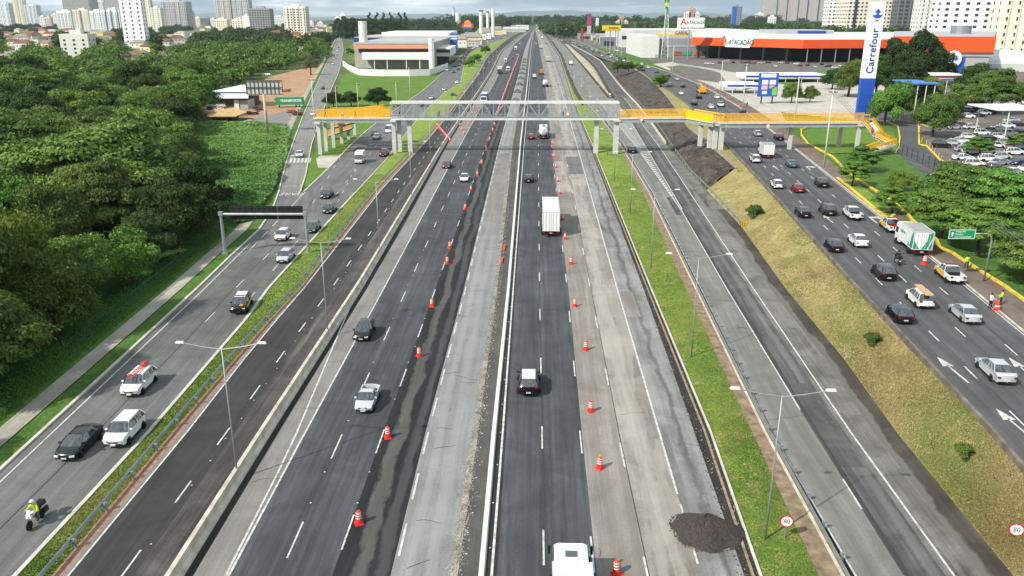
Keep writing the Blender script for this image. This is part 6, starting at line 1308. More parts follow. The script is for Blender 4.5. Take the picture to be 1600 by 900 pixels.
lt(522, 168, 'dome3', 36, 'dark tree behind the outer end of the left yellow walkway', 1.0); lt(549, 166, 'dome3', 34, 'dark tree behind the middle of the left yellow walkway', 1.0); lt(591, 167, 'dome3', 44, 'big dark round tree on the lawn beside the lattice end', 1.0); lt(733, 104, 'dome4', 22, 'round green bush-like tree beside the queue, nearer one', .8); lt(742, 99, 'dome4', 26, 'round green bush-like tree beside the queue, farther one', .8); lt(758, 84, 'dome1', 18, 'small round tree on the verge by the poles beyond the round bushes')
t = tree('bare', P(486, 117), 1, 1.5, 'sparse brownish tree beside the side street at the yard corner'); t = tree('dome1', P(478, 100), 1, .9, 'green tree behind the sparse brownish tree')
lt(497, 78, 'dome1', 30, 'tree overhanging the side street on its left, nearer the yard', .9); lt(510, 70, 'dome3', 26, 'tree overhanging the side street on its left, farther up', .9); lt(548, 86, 'dome4', 16, 'small tree between the side street and the white showroom wall')
for i, (x, w_) in enumerate(((541, 30), (552, 26), (563, 28), (578, 26), (590, 25), (601, 25), (612, 24), (626, 20), (634, 15))): t = tree('euc' if i > 2 else 'dense', P(x, 60 if i < 3 else 57), i, 1.15 if i > 2 else 3.0, 'tall dark tree in the stand behind the white showroom, %s from the left' % nth(i), 'tall_tree', 'tree', 'tall dark trees behind the showroom')
for i, x in enumerate((532, 542, 552, 561, 571, 582, 592, 603, 613, 622, 631)): tree('dense', P(x, 59), i*1.3, 2.5 if i < 9 else 2.0, 'dense dark crown in the tree mass behind the white showroom, %s from the left' % nth(i), 'tall_tree', 'tree', 'dark tree mass behind the showroom', (3.2, 3.5, 3.3, 2.9, 3.1, 3.3, 3.0, 3.1, 2.8, 2.6, 2.2)[i])
# ---- the left woodland: single trees near, one mass far away
def inpoly(x, y, poly):
    c = False; j = len(poly)-1
    for i in range(len(poly)):
        if (poly[i][1] > y) != (poly[j][1] > y) and x < (poly[j][0]-poly[i][0])*(y-poly[i][1])/(poly[j][1]-poly[i][1]+1e-9)+poly[i][0]: c = not c
        j = i
    return c
MEAD = [(338, 190), (385, 190), (480, 186), (480, 240), (440, 300), (330, 262), (262, 262), (215, 240), (300, 205)]; YARD = [(310, 186), (330, 150), (375, 128), (420, 112), (505, 95), (500, 190), (310, 196)]; PATH = [(-60, 350), (-60, 285), (50, 285), (60, 340)]
def proj(p):
    d = Vector(p)-Vector((0, 0, CAM_H)); zc = d.y*CP - d.z*SP; v = -(d.z*CP + d.y*SP)/zc; return 800+FPX*d.x/zc, 450+FPX*v
rnd = random.Random(42); spots = []; D = 44.0; row = 0
while D < 360:
    sp = 7.6 + D*.018; ypx = yD(D); xr = P(E['ls_l'](ypx), ypx).x - 10.6; xl = -.70*D-14; x = xr; k = 0
    if D > 250: sp = 13
    while x > xl:
        X, Y = x+rnd.uniform(-1.6, 1.6)-(1 if k else 0), D+rnd.uniform(-2, 2); u, v = proj((X, Y, 0)); ok = not (inpoly(u, v, MEAD) or inpoly(u, v, YARD) or inpoly(u, v, PATH))
        if ok and k == 0 and 205 < v < 330: ok = v > 330 or rnd.random() < .0
        if ok and 300 < D and u > 470: ok = False
        if ok: spots.append((X, Y, row, k)); k += 1
        else: k += 1
        x -= sp*rnd.uniform(.85, 1.15)
    D += sp*.86; row += 1
print('woodland trees', len(spots))
spots = spots[:290]; cnt = {}
KEYS = ['dome1', 'dome1', 'dome2', 'dome3', 'dome4', 'dome1', 'umb3', 'dome2', 'dome3']
for X, Y, r_, k in spots:
    i = cnt.get(r_, 0); cnt[r_] = i+1; key = rnd.choice(KEYS); 
    if Y > 190 and rnd.random() < .35: key = 'dome3'
    sc = rnd.choice([.72, .85, .95, 1.05, 1.25])*(1+max(0, Y-120)/500)
    if k == 0: sc = min(sc, 1.0)*.86
    tree(key, (X, Y, -.1), rnd.uniform(0, 6.28), sc, '%s woodland tree, %s from the roadside in the %s row from the camera' % (NM[key], nth(i), nth(r_)), 'woodland_tree', 'tree', 'trees of the left woodland', sc*(1.2 if k == 0 else (1.45 if k < 3 and Y < 130 else 1)))
# one big round tree stands out above the rest
tree('umb3', P(165, 345), .6, 1.75, 'biggest round-crowned tree of the left woodland, standing above its neighbours', 'woodland_tree', 'tree', None, 1.55)
def wood(name, pts, m, size=1.3, n=420, R_=(5, 8), Hs=(7, 12), seed=1):
    rs = np.random.RandomState(seed); Cs, Ns, Ss, Ts = [], [], [], []
    for (x, y, z) in pts:
        r = rs.uniform(*R_); h = rs.uniform(*Hs); bl = [(rs.normal()*r*.35, rs.normal()*r*.35, h*(.35+.45*rs.rand()), r*rs.uniform(.45, .7), r*rs.uniform(.35, .5)) for _ in range(6)]
        C, NR, S, T = crown_pts(bl, n, size, rs, .2, .6); Cs.append(C+np.array([x, y, z])); Ns.append(NR); Ss.append(S); T[:, 0] = np.clip(T[:, 0]*.6+rs.rand()*.5, 0, 1); Ts.append(T)
    o = bpy.data.objects.new(name, leafmesh(name, np.concatenate(Cs), np.concatenate(Ns), np.concatenate(Ss), np.concatenate(Ts), m)); COL.objects.link(o); return tag(o, kind='stuff')
pts = []; D = 345.0
while D < 950:
    sp = 15+(D-345)*.02; y = yD(D); xr = P(min(E['ls_l'](y), 520), y).x-12; x = xr
    while x > -.72*D-20:
        u, v = proj((x, D, 0)); keep = not inpoly(u, v, YARD) and not (92 < u < 148 and v < 112) and not (196 < u < 240 and v < 96) and not any(abs(u-hx) < 13 and hy-3 < v < hy+19 for hx, hy, _ in hl) and (v > 85 or rnd.random() < .7)
        if keep: pts.append((x+rnd.uniform(-5, 5), D+rnd.uniform(-5, 5), 0))
        x -= sp*rnd.uniform(.8, 1.2)
    D += sp*.85
print('far wood', len(pts)); wood('distant_woodland', pts, M_L1, .85, 760, (6, 11), (6, 13), 3)
pts = []
for i in range(640):
    D = 900+2600*rnd.random()**1.4; u = rnd.uniform(-60, 760); y = yD(D); p = P(u, y); 
    if u > 520 and D < 1300: continue
    if any(abs(u-hx) < 9 and hy-1 < y < hy+9 for hx, hy, _ in hl): continue
    if 525 < u < 790 and D < 1200: continue
    pts.append((p.x, p.y, 0))
wood('far_left_woodland', pts, M_L2, 1.8, 360, (9, 15), (7, 13), 4)
pts = []
for i in range(620):
    D = 1300+2400*rnd.random(); u = rnd.uniform(850, 1640); p = P(u, yD(D)); pts.append((p.x, p.y, 0 if D > 1500 else zs(D)))
for i in range(60): u = rnd.uniform(868, 905); p = PS(u, rnd.uniform(46, 60)); pts.append(tuple(p))
wood('far_right_woodland', pts, M_L2, 2.6, 280, (12, 20), (12, 22), 5)
pts = [(P(u, 47).x+rnd.uniform(-20, 20), 2300+rnd.uniform(-150, 200), 0) for u in range(560, 800, 3)]; wood('horizon_treeline', pts, M_L2, 2.6, 260, (14, 22), (22, 34), 6)
pts = [(at(u, 40, 3000).x+rnd.uniform(-20, 20), 3000+rnd.uniform(-150, 200), 0) for u in range(700, 1240, 4)]; wood('horizon_treeline', pts, M_L2, 3.2, 240, (18, 30), (30, 46), 7)
pts = [(PS(u, 88).x, PS(u, 62).y+rnd.uniform(-60, 60), 1) for u in range(1180, 1300, 7)]; 
# creeping vines over the meadow
rs = np.random.RandomState(5); n = 90000; C = []; 
mp_ = [(330, 190), (385, 192), (452, 196), (452, 235), (430, 296), (395, 345), (365, 352), (300, 300), (205, 262), (225, 226)]
while len(C) < n:
    u, v = rnd.uniform(200, 455), 190+165*rnd.random()
    if not inpoly(u, v, mp_): continue
    p = P(u, v); f = .5+.5*math.sin(p.x*.31+math.sin(p.y*.22)*2)*math.sin(p.y*.19+1.3); h = .3+1.5*f*f
    if f < .16 and rnd.random() < .8: n -= 1; continue
    C.append((p.x, p.y, h*rnd.uniform(.75, 1.05)))
C = np.array(C); NR = rs.normal(size=C.shape)*.5; NR[:, 2] += 1; NR /= np.linalg.norm(NR, axis=1)[:, None]; T = np.stack([np.clip(.5+.5*np.sin(C[:, 0]*.11+C[:, 1]*.07)+rs.normal(size=len(C))*.2, 0, 1), rs.rand(len(C))], 1)
o = bpy.data.objects.new('creeping_vines', leafmesh('creeping_vines', C, NR, .26*(.6+.8*rs.rand(len(C))), T, M_L5)); COL.objects.link(o); tag(o, kind='stuff')
# shrubs filling the gap between the footway and the meadow, rough edge of the wood
C = []
for k in range(60000):
    D = 42*math.exp(rnd.random()*1.75); y = yD(D); f = off(E['ls_l'], -4.4-abs(rnd.gauss(0, 1.6))); p = P(f(y), y); C.append((p.x, p.y, rnd.random()**2*.9*min(1, (abs(p.x-P(off(E['ls_l'], -4.2)(y), y).x))/1.2)+.05))
C = np.array(C); NR = rs.normal(size=C.shape); NR[:, 2] *= .5; NR /= np.linalg.norm(NR, axis=1)[:, None]
o = bpy.data.objects.new('roadside_weeds', leafmesh('roadside_weeds', C, NR, .12*(.6+.8*rs.rand(len(C))), rs.rand(len(C), 2), M_L3, .35)); COL.objects.link(o); tag(o, kind='stuff')
# grass tufts on the strips and the slope
def tufts(name, m, gen, n, s, h):
    C = np.array([gen() for _ in range(n)]); rs = np.random.RandomState(n % 997); q_ = .5+.25*np.sin(C[:, 0]*.7+np.sin(C[:, 1]*.31)*2)+.25*np.sin(C[:, 1]*.23+C[:, 0]*.2+1); TT = np.stack([np.clip(q_+rs.normal(size=n)*.22, 0, 1), np.clip(.45+.4*np.sin(C[:, 0]*.33-C[:, 1]*.17)*np.sin(C[:, 1]*.11+2)+rs.rand(n)*.35, 0, 1)], 1); NR = rs.normal(size=C.shape); NR[:, 2] *= .35; NR /= np.linalg.norm(NR, axis=1)[:, None]
    C[:, 2] += h*rs.rand(n); o = bpy.data.objects.new(name, leafmesh(name, C, NR, s*(.5+rs.rand(n)), TT, m, .4)); COL.objects.link(o); tag(o, kind='stuff')
M_T1 = leafmat('tuft_green', '#546a32', '#728544', '#9a9058', 0); M_T2 = leafmat('tuft_dry', '#7d6f4a', '#ab9e72', '#708040', 0)
def gen(f, g_, z=0, lmax=1.5, dmin=38, zf=None, bump=.15):
    def q():
        D = dmin*math.exp(rnd.random()*lmax); y = yD(D); t = rnd.random(); a, b = P(f(y), y), P(g_(y), y); p = a.lerp(b, t); return (p.x, p.y, bump*math.sin(math.pi*t))
    return q
tufts('grass_tufts', M_T1, gen(E['gr_l'], E['rail'], bump=.18), 45000, .07, .06); tufts('grass_tufts', M_T1, gen(E['kerb'], E['gr_r']), 60000, .06, .05)
def gs():
    y = 300+600*rnd.random()**.8; a, b = P(E['sr'](y), y), PS(E['sv_l'](y), y); t = rnd.random(); p = a.lerp(b, t); return (p.x, p.y, p.z+lump(p, t))
tufts('dry_grass_tufts', M_T2, gs, 110000, .075, .07)
# ================================================================ BUILDINGS, TOTEMS, HILLS
def fbox(name, x0, x1, yt, yb, Y, depth, m, par, o0, Y2=None, zmin=None):
    """a block whose front face spans these picture coordinates at real distance Y"""
    a, b = at(x0, yt, Y), at(x1, yb, Y); z1, z0 = a.z, b.z
    if zmin is not None: z0 = zmin
    g = MB(); g.bbox(a.x-o0.x, Y-o0.y, z0-o0.z, b.x-o0.x, Y+depth-o0.y, z1-o0.z); return g.build(name, m, par)
M_GLD = mat('window_dark', '#2b3238', .25, spec=.6); M_ROOFG = mat('metal_roof_grey', '#a9abac', .5, .2, var=.12, vscale=.1); M_ROOFW = mat('roof_white', '#c4c5c2', .6, var=.15, vscale=.1)
def wallm(c): return mat('facade_'+c.strip('#'), c, .85, var=.10, vscale=.12)
def tower(x0, x1, yb, yt, c, label, H=None, ribs=0, depth=.7, winw=.62, fl=4.4, cw=5.2, side=None, rz=0.0, stepped=0, dark=None, group=None, z0=0.0, wm=None, slabs=False, name='apartment_tower', balc=0):
    a, b = P(x0, yb, z0), P(x1, yb, z0); W_ = (b-a).length; cx = (a+b)/2; Hh = H or hz((x0+x1)/2, yb, z0, yt); D_ = max(10, W_*depth)
    t = thing(name, label, 'tower block', (cx.x, cx.y+D_/2, z0), rz, group); m = wallm('#'+''.join('%02x' % min(240, int(int(c[i:i+2], 16)*1.07)) for i in (1, 3, 5)))
    g = MB(); g.bbox(-W_/2, -D_/2, 0, W_/2, D_/2, Hh)
    for k in range(ribs): x = -W_/2+W_*(k+.5)/ribs; g.box(x, -D_/2-.4, Hh/2-.5, W_/ribs*.42, 1.2, Hh-1)
    g.build('wall', m, t); g = MB(); g.box(0, 0, Hh+1.6, W_*.4, D_*.4, 3.2); g.box(W_*.1, 0, Hh+3.6, W_*.16, D_*.2, 2); g.build('roof_house', m, t)
    g = MB(); nf = int(Hh/fl); nc = max(2, int(W_/cw)); ns = max(2, int(D_/cw)); off_ = -D_/2-.06
    for f in range(nf):
        z = fl*(f+.45)
        for k in range(nc):
            x = -W_/2+W_*(k+.5)/nc; on_rib = ribs and abs(((x+W_/2)/W_*ribs) % 1-.5) < .2; g.box(x, (off_-.95) if on_rib else off_, z, W_/nc*winw*.8, .14, fl*.46)
        for s in (-1, 1):
            for k in range(ns): g.box(s*(W_/2+.05), -D_/2+D_*(k+.5)/ns, z, .14, D_/ns*winw*.8, fl*.42)
    tag(g.build('windows', wm or M_GLD, t), kind='stuff')
    if slabs:
        g = MB()
        for f in range(nf+1): g.bbox(-W_/2-.35, -D_/2-.35, fl*f-.15, W_/2+.35, D_/2+.35, fl*f+.15)
        for k in range(nc+1): x = -W_/2+W_*k/nc; g.box(x, -D_/2-.2, Hh/2, .35, .35, Hh)
        g.build('floor_slabs', mat('raw_concrete', '#9d9a93', .9), t)
    if balc:
        for k in range(balc):
            g = MB(); x = -W_/2+W_*(k+.5)/balc
            for f in range(nf): g.bbox(x-W_/balc*.2, -D_/2-1.3, fl*f, x+W_/balc*.2, -D_/2, fl*f+.12); g.bbox(x-W_/balc*.2, -D_/2-1.3, fl*f, x+W_/balc*.2, -D_/2-1.2, fl*f+1.0)
            tag(g.build('balconies', M_WPAINT, t), kind='stuff')
    if dark:
        g = MB(); 
        for q in dark: x = -W_/2+W_*q; g.bbox(x-W_*.03, -D_/2-.3, 0, x+W_*.03, -D_/2, Hh)
        g.build('dark_stripe', mat('stripe_navy', '#27324a', .6), t)
    return t
TW_ = [(2, 19, 43, 5, '#c9cdd0', 'pale grey tower at the far left edge of the skyline', dict(ribs=2)), (25, 41, 40, -12, '#d8d2bb', 'cream tower rising out of the picture top near the left edge', dict(ribs=2, dark=[.55])), (42, 61, 40, 8, '#cfd4d7', 'white tower with side balconies right of the cream tower', dict(balc=3)), (63, 72, 46, 26, '#d5d6d3', 'small white block right of the balconied white tower', {}), (72, 82, 47, 27, '#b9b2a8', 'small grey brown block beside the small white block', {}),
 (92, 114, 45, 17, '#dfe0de', 'white balconied block, leftmost of the row before the unfinished towers', dict(balc=4)), (104, 145, 43, -9, '#b1b1ad', 'grey openwork tower behind the row of beige and white blocks', dict(slabs=True, winw=.7)), (118, 142, 49, 15, '#cfc8ba', 'beige slab tower with a dark vertical slot', dict(dark=[.5], cw=6)), (144, 163, 51, 17, '#d3d5d6', 'light grey tower between the beige slab and the blue-striped tower', dict(ribs=2)), (163, 191, 53, 15, '#ccd4dd', 'white tower with dark blue vertical stripes and balconies', dict(dark=[.25, .55, .9], balc=3)),
 (196, 229, 74, -60, '#e2e2e0', 'tall plain white tower with tiny windows, dark on its right side', dict(winw=.30, cw=8, fl=4.5, depth=.5)), (168, 194, 43, -6, '#b9b9b6', 'grey unfinished tower behind the blue-striped tower', dict(slabs=True)), (226, 240, 48, -12, '#cfcaba', 'cream tower just right of the tall plain white tower', dict(ribs=2)), (239, 255, 51, 12, '#c4c3b2', 'olive-cream slab with a blank gable', dict(winw=.2, cw=8)), (256, 294, 46, 2, '#a8a6a8', 'broad grey tower with a dense window grid', dict(ribs=5)), (294, 304, 45, 17, '#c7b2aa', 'narrow pinkish tower at the right of the broad grey one', {}),
 (336, 356, 49, 30, '#d9d0bb', 'cream stepped block left of the two grey skyscrapers', {}), (340, 364, 46, -15, '#b7b4b2', 'left one of the two grey skyscrapers', dict(ribs=3)), (366, 392, 46, -3, '#aeb0b3', 'right one of the two grey skyscrapers', dict(ribs=3)), (364, 381, 50, 30, '#dccfb9', 'cream stepped block before the right grey skyscraper', {}), (381, 391, 50, 25, '#dcdcda', 'small white block before the right grey skyscraper', dict(winw=.15)), (392, 424, 53, 13, '#8f8f90', 'unfinished grey tower with open floors and a blue base', dict(slabs=True, winw=.75)), (424, 445, 43, 26, '#cfd0ce', 'low white block between the unfinished tower and the cream tower group', {}), (446, 480, 57, 10, '#cdc8bb', 'cream tower of four tall ribs right of the unfinished tower', dict(ribs=4)),
 (524, 531, 44, 27, '#d8d8d6', 'slim white tower left of the dark tree stand', {}), (531, 541, 44, 22, '#cfcfcb', 'white tower touching the dark tree stand', {})]
TW_ += [(0, 9, 41, 14, '#c5c8ca', 'small pale tower cut by the left picture edge', {}), (83, 91, 41, 22, '#d0d0cc', 'small distant tower right of the grey brown block', {}), (112, 119, 41, 9, '#c2c0ba', 'distant tower behind the white balconied block', {}), (146, 156, 40, 6, '#b5b6b6', 'distant grey tower behind the light grey one', dict(slabs=True)), (156, 166, 40, 2, '#c9c9c4', 'distant pale tower left of the grey unfinished one', {}), (306, 313, 42, 27, '#cfcac0', 'tiny far tower right of the narrow pinkish one', {}), (330, 336, 42, 29, '#d5d2c8', 'tiny far tower left of the cream stepped block', {}), (482, 490, 43, 34, '#d2d2cd', 'low white far block right of the cream tower group', {}), (496, 505, 42, 35, '#c9c6bd', 'low far block above the town near the tall trees', {})]
for x0, x1, yb, yt, c, l, kw in TW_:
    if yt < -30: kw['H'] = 78
    tower(x0, x1, yb, yt, c, l, **kw)
for i, (x0, x1) in enumerate(((1190, 1211), (1213, 1227), (1229, 1244), (1246, 1259), (1261, 1276), (1278, 1293))): tower(x0, x1, 37, -16, '#a09a95', 'grey ribbed tower in the row of identical towers, %s from the left' % nth(i), group='row of identical grey towers', ribs=2, cw=5, winw=.4, rz=R(-14))
tower(1290, 1320, 54, -20, '#dddcd8', 'white tower with dotted windows left of the brown-striped one', fl=7, cw=7.5); tower(1320, 1400, 55, -30, '#d0c8ba', 'wide beige tower behind the tall blue and white totem', ribs=0, dark=[.15], fl=7, cw=7.5); tower(1398, 1433, 56, -30, '#55565a', 'dark unfinished tower with open concrete floors right of the totem', slabs=True, winw=.8, cw=9, fl=7)
tower(1432, 1470, 58, -30, '#cfcec6', 'pale grey tower between the unfinished tower and the big white tower', winw=.3, balc=1, fl=7, cw=8); tower(1464, 1558, 64, -40, '#e0e0df', 'big white tower above the orange store front', winw=.45, cw=14, fl=8, depth=.4); tower(1554, 1602, 84, -40, '#d9cfba', 'cream tower at the right edge behind the orange store', ribs=3, cw=9, fl=7, winw=.22)
t = tower(1143, 1157, 50, 10, '#7d838a', 'slim blue and grey office tower standing alone', winw=.6, wm=M_GLD); g = MB(); a, b = P(1143, 50), P(1149, 50); W_ = (P(1157, 50)-P(1143, 50)).length; g.bbox(-W_/2-.3, -max(10, W_*.7)/2-.5, 0, -W_/2+W_*.4, 0, hz(1150, 50, 0, 10)); g.build('blue_panel', mat('panel_blue', '#2a58b4', .5), t)
tower(1068, 1078, 47, 20, '#cdc6bd', 'left wing of the pinkish block behind the white billboard'); tower(1075, 1084, 47, 13, '#b08f86', 'pinkish stair tower behind the white billboard'); tower(1083, 1092, 47, 20, '#d2ccc3', 'right wing of the pinkish block behind the white billboard'); tower(962, 970, 46, 33, '#cbb9a5', 'tan block right above the yellow billboard'); tower(968, 974, 46, 27, '#a98a7c', 'brown stair tower above the yellow billboard'); tower(973, 981, 46, 33, '#cdbfae', 'cream block right of the brown stair tower')
tower(1181, 1192, 42, 21, '#cbc9c3', 'white slab left of the grey identical towers'); tower(1200, 1211, 48, 26, '#d8dad9', 'little white block with a dark blue slot before the grey towers', dark=[.8])
# the block in the trees
a = P(97, 92); t = tower(98, 142, 92, 53, '#c3c1b8', 'white five storey apartment block standing in the left woodland', winw=.3, depth=.55, fl=3.3, cw=7, name='apartment_block', balc=0, dark=None)
# houses of the left town
def house(x, y, w_, d_, h_, wallc, roofc, label, rz=0.0, flat=False, group='houses of the left town'):
    p = P(x, y); t = thing('town_house', label, 'house', p, rz, group); g = MB(); g.bbox(-w_/2, -d_/2, 0, w_/2, d_/2, h_); g.build('wall', wallm(wallc), t); g = MB()
    if flat: g.bbox(-w_/2-.3, -d_/2-.3, h_, w_/2+.3, d_/2+.3, h_+.4)
    else:
        e = .8; r = d_*.28; A = [(-w_/2-e, -d_/2-e, h_), (w_/2+e, -d_/2-e, h_), (w_/2+e, d_/2+e, h_), (-w_/2-e, d_/2+e, h_)]; q = w_*.22; B = [(-w_/2+q, 0, h_+r), (w_/2-q, 0, h_+r)]
        g.poly([A[0], A[1], B[1], B[0]]); g.poly([A[2], A[3], B[0], B[1]]); g.poly([A[1], A[2], B[1]]); g.poly([A[3], A[0], B[0]]); g.poly(A[::-1])
    g.build('roof', mat('roof_'+roofc.strip('#'), roofc, .9, var=.3, vscale=.5), t)
    for k in range(max(2, int(w_/4))): g = MB(); g.box(-w_/2+w_*(k+.5)/max(2, int(w_/4)), -d_/2-.03, h_*.55, 1.3, .1, 1.2); g.build('window', M_GLD, t)
    return t
RC = ['#7a4e40', '#84604e', '#6a4c40', '#8a857c', '#9a9890', '#77726a']; WC = ['#d6d2c6', '#c9bfa6', '#dcdcd8', '#d8c48f', '#b9b5ac']
hl.sort(key=lambda q: (q[0]))
for i, (x, y, w_) in enumerate(hl): house(x, y, w_*.85, w_*.6, rnd.choice([5, 6, 7.5]), rnd.choice(WC), rnd.choice(RC), 'small house of the town behind the woodland, %s counting from the left edge' % nth(i), rnd.uniform(-.5, .5), i % 6 == 5)
# low blocks filling the horizon either side of the expressway
k = 0
for i in range(34):
    u = rnd.choice([rnd.uniform(770, 822), rnd.uniform(846, 950)]); y = rnd.uniform(43, 50); p = P(u, y); h_ = rnd.uniform(6, 11)
    house(u, y, rnd.uniform(25, 60), rnd.uniform(30, 60), h_, rnd.choice(WC), '#a09a90', 'low industrial building near the horizon, %s of the cluster by the expressway' % nth(i), 0, True, 'low buildings near the horizon')
# ---------------------------------------------------------------- white showroom
Y = 552.0; o0 = Vector((at(612, 100, Y).x, Y, 0)); t = thing('showroom', 'large white showroom with an orange-topped roofline behind a white perimeter wall', 'commercial building', o0)
M_SW = mat('showroom_white', '#dcdcda', .6, var=.06, vscale=.2); M_BEI = mat('showroom_beige', '#a9a296', .8, var=.12, vscale=.3)
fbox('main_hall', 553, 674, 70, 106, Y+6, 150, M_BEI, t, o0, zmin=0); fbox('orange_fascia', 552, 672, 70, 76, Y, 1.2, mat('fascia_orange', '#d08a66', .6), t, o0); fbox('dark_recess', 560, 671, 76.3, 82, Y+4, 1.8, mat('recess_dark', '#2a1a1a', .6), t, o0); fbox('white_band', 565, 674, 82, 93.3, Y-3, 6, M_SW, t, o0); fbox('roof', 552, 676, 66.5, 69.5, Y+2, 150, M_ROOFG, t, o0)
for x in (584, 604, 634, 655): fbox('column', x, x+1.8, 93, 107, Y-2.5, 1.0, M_SW, t, o0, zmin=0)
fbox('grey_shutter', 571, 583, 94, 106, Y+5, .5, M_ROOFG, t, o0, zmin=0)
def cyl(name, px, ytop, Y, r, m, par, o0, z0=0.0, n=20):
    c = at(px, ytop, Y); g = MB(); g.lathe([(r, z0-o0.z), (r, c.z-o0.z)], n, c.x-o0.x, Y-o0.y, 0); return g.build(name, m, par, False)
cyl('round_tower', 566, 33, Y+20, 2.9, M_WPAINT, t, o0); cyl('corner_column', 673.5, 60, Y-4, 1.9, M_SW, t, o0)
g = MB(); pts = [P(536, 103), P(545, 110), P(560, 117.5), P(600, 119), P(640, 119), P(672, 118), P(688, 112), P(700, 107)]
for a, b in zip(pts, pts[1:]): d = (b-a).normalized(); n = Vector((d.y, -d.x, 0))*.12; v = [a-n, a+n, b+n, b-n]; up = Vector((0, 0, 3.6)); w_ = [q+up for q in v]; g.quad(v[0], v[1], w_[1], w_[0]); g.quad(v[1], v[2], w_[2], w_[1]); g.quad(v[2], v[3], w_[3], w_[2]); g.quad(*w_); g.quad(v[3], v[0], w_[0], w_[3])
o = g.build('perimeter_wall', M_SW); rel(o, pts[3]); tag(o, 'plain white perimeter wall wrapping the showroom lawn', 'wall')
Y = 745.0; o0 = Vector((at(650, 70, Y).x, Y, 0)); t = thing('blue_store', 'long store with a blue front band and white roof edge behind the showroom', 'commercial building', o0)
fbox('hall', 553, 702, 58, 90, Y, 120, M_BEI, t, o0, zmin=0); fbox('blue_band', 553, 700, 59, 66, Y-1.2, 1.2, mat('store_blue', '#1d2f86', .5), t, o0); fbox('white_upper_roof', 596, 704, 50.5, 57.6, Y+60, 100, M_SW, t, o0); fbox('logo_patch', 642, 648, 61, 64.5, Y-1.5, .3, M_SWHITE, t, o0); fbox('logo_patch', 656, 662, 61.5, 64, Y-1.5, .3, M_SWHITE, t, o0)
Y = 600.0; o0 = Vector((at(700, 90, Y).x, Y, 0)); t = thing('corner_shop', 'grey and white shop block with a dark glass ground floor right of the showroom', 'commercial building', o0)
fbox('upper_floor', 676, 704, 75, 88, Y, 60, M_SW, t, o0); fbox('window_band', 681, 703, 77, 82, Y-.4, .3, M_GLD, t, o0); fbox('ground_floor', 680, 702, 88, 98, Y+3, 50, M_GLD, t, o0, zmin=0)
def totem(name, x0, x1, yt, yb, c, label, cap=None, base=0.0, depth=1.2, round_=False, right=False, word=None, wc=None, vert=False, capc=None, cat='totem', patches=()):
    b = PS((x0+x1)/2, yb) if right else P((x0+x1)/2, yb); t = thing(name, label, cat, b); Y = b.y; a, e = at(x0, yt, Y), at(x1, yt, Y); W_ = e.x-a.x; H_ = a.z-b.z
    m = mat('totem_'+c.strip('#'), c, .5, var=.05)
    g = MB()
    if round_: g.lathe([(W_/2, 0), (W_/2, H_)], 18)
    else: g.bbox(-W_/2, -depth/2, 0, W_/2, depth/2, H_)
    g.build('shaft', m, t)
    if cap: g = MB(); g.lathe([(W_*.62, H_-cap), (W_*.62, H_)], 18) if round_ else g.bbox(-W_*.56, -depth*.6, H_-cap, W_*.56, depth*.6, H_+.1); g.build('cap', mat('cap_'+capc.strip('#'), capc, .5), t)
    if word: textmesh(word, W_*(.72 if vert else .2), mat('word_'+wc.strip('#'), wc, .5), t, (0, -(W_/2 if round_ else depth/2)-.05, H_*.6), (R(90), R(-90) if vert else 0, 0))
    for (z0, z1, pc) in patches: g = MB(); g.bbox(-W_/2-.02, -depth/2-.06, H_*z0, W_/2+.02, -depth/2-.01, H_*z1); g.build('panel', mat('pn_'+pc.strip('#'), pc, .5), t)
    return t
totem('price_totem', 703, 715, 52, 86, '#2a62b8', 'blue price totem with a pale top panel beside the grey shop block', patches=((.72, .80, '#d0d4da'), (.84, .90, '#d0d4da'), (.56, .60, '#1d3f80')))
for x0, x1, yt, yb, c, cp, l in ((707, 711, 12, 42, '#c9cccb', '#6f7a78', 'slim round white tower with a grey top, leftmost of the white towers'), (712, 720, 21, 47, '#d2d4d3', None, 'wide plain white water tower beside the slim round one'), (749, 755, 16, 62, '#dcdcda', '#8e2a2c', 'white round totem with a red top, left of three'), (760, 764.5, 18, 58, '#d8dad8', '#2d4a3c', 'white round totem with a dark green top, middle of three'), (768, 773, 13, 58, '#e0e0de', None, 'plain white round totem, right of three')):
    totem('round_totem', x0, x1, yt, yb, c, l, 1.6 if cp else None, round_=True, capc=cp)
b = P(731, 66); t = thing('store_sign', 'round-topped orange store sign with a red word on a blue pole', 'sign', b); Y = b.y; H_ = at(731, 31, Y).z; s = (at(739, 40, Y).x-at(723, 40, Y).x)
g = MB(); g.tube([(0, 0, 0), (0, 0, H_*.62)], .9, 10); g.build('pole', mat('pole_blue', '#2d5f8c', .5), t); g = MB(); g.lathe([(s*.34, -.4), (s*.34, .4)], 26, 0, 0, H_-s*.36, axis='y'); g.build('sun_disc', mat('sun_orange', '#e08a2a', .5), t); g = MB(); g.bbox(-s*.55, -.7, H_-s*.72, s*.55, .6, H_-s*.36); bd = g.build('sign_board', mat('board_red', '#c4502a', .5), t); g = MB(); g.bbox(-s*.42, -.7, H_-s*.9, s*.42, .6, H_-s*.73); g.build('lower_board', mat('pole_blue', '#2d5f8c', .5), t)
textmesh('ASSAÍ', s*.30, M_SWHITE, bd, (0, -.78, H_-s*.54), (R(90), 0, 0))
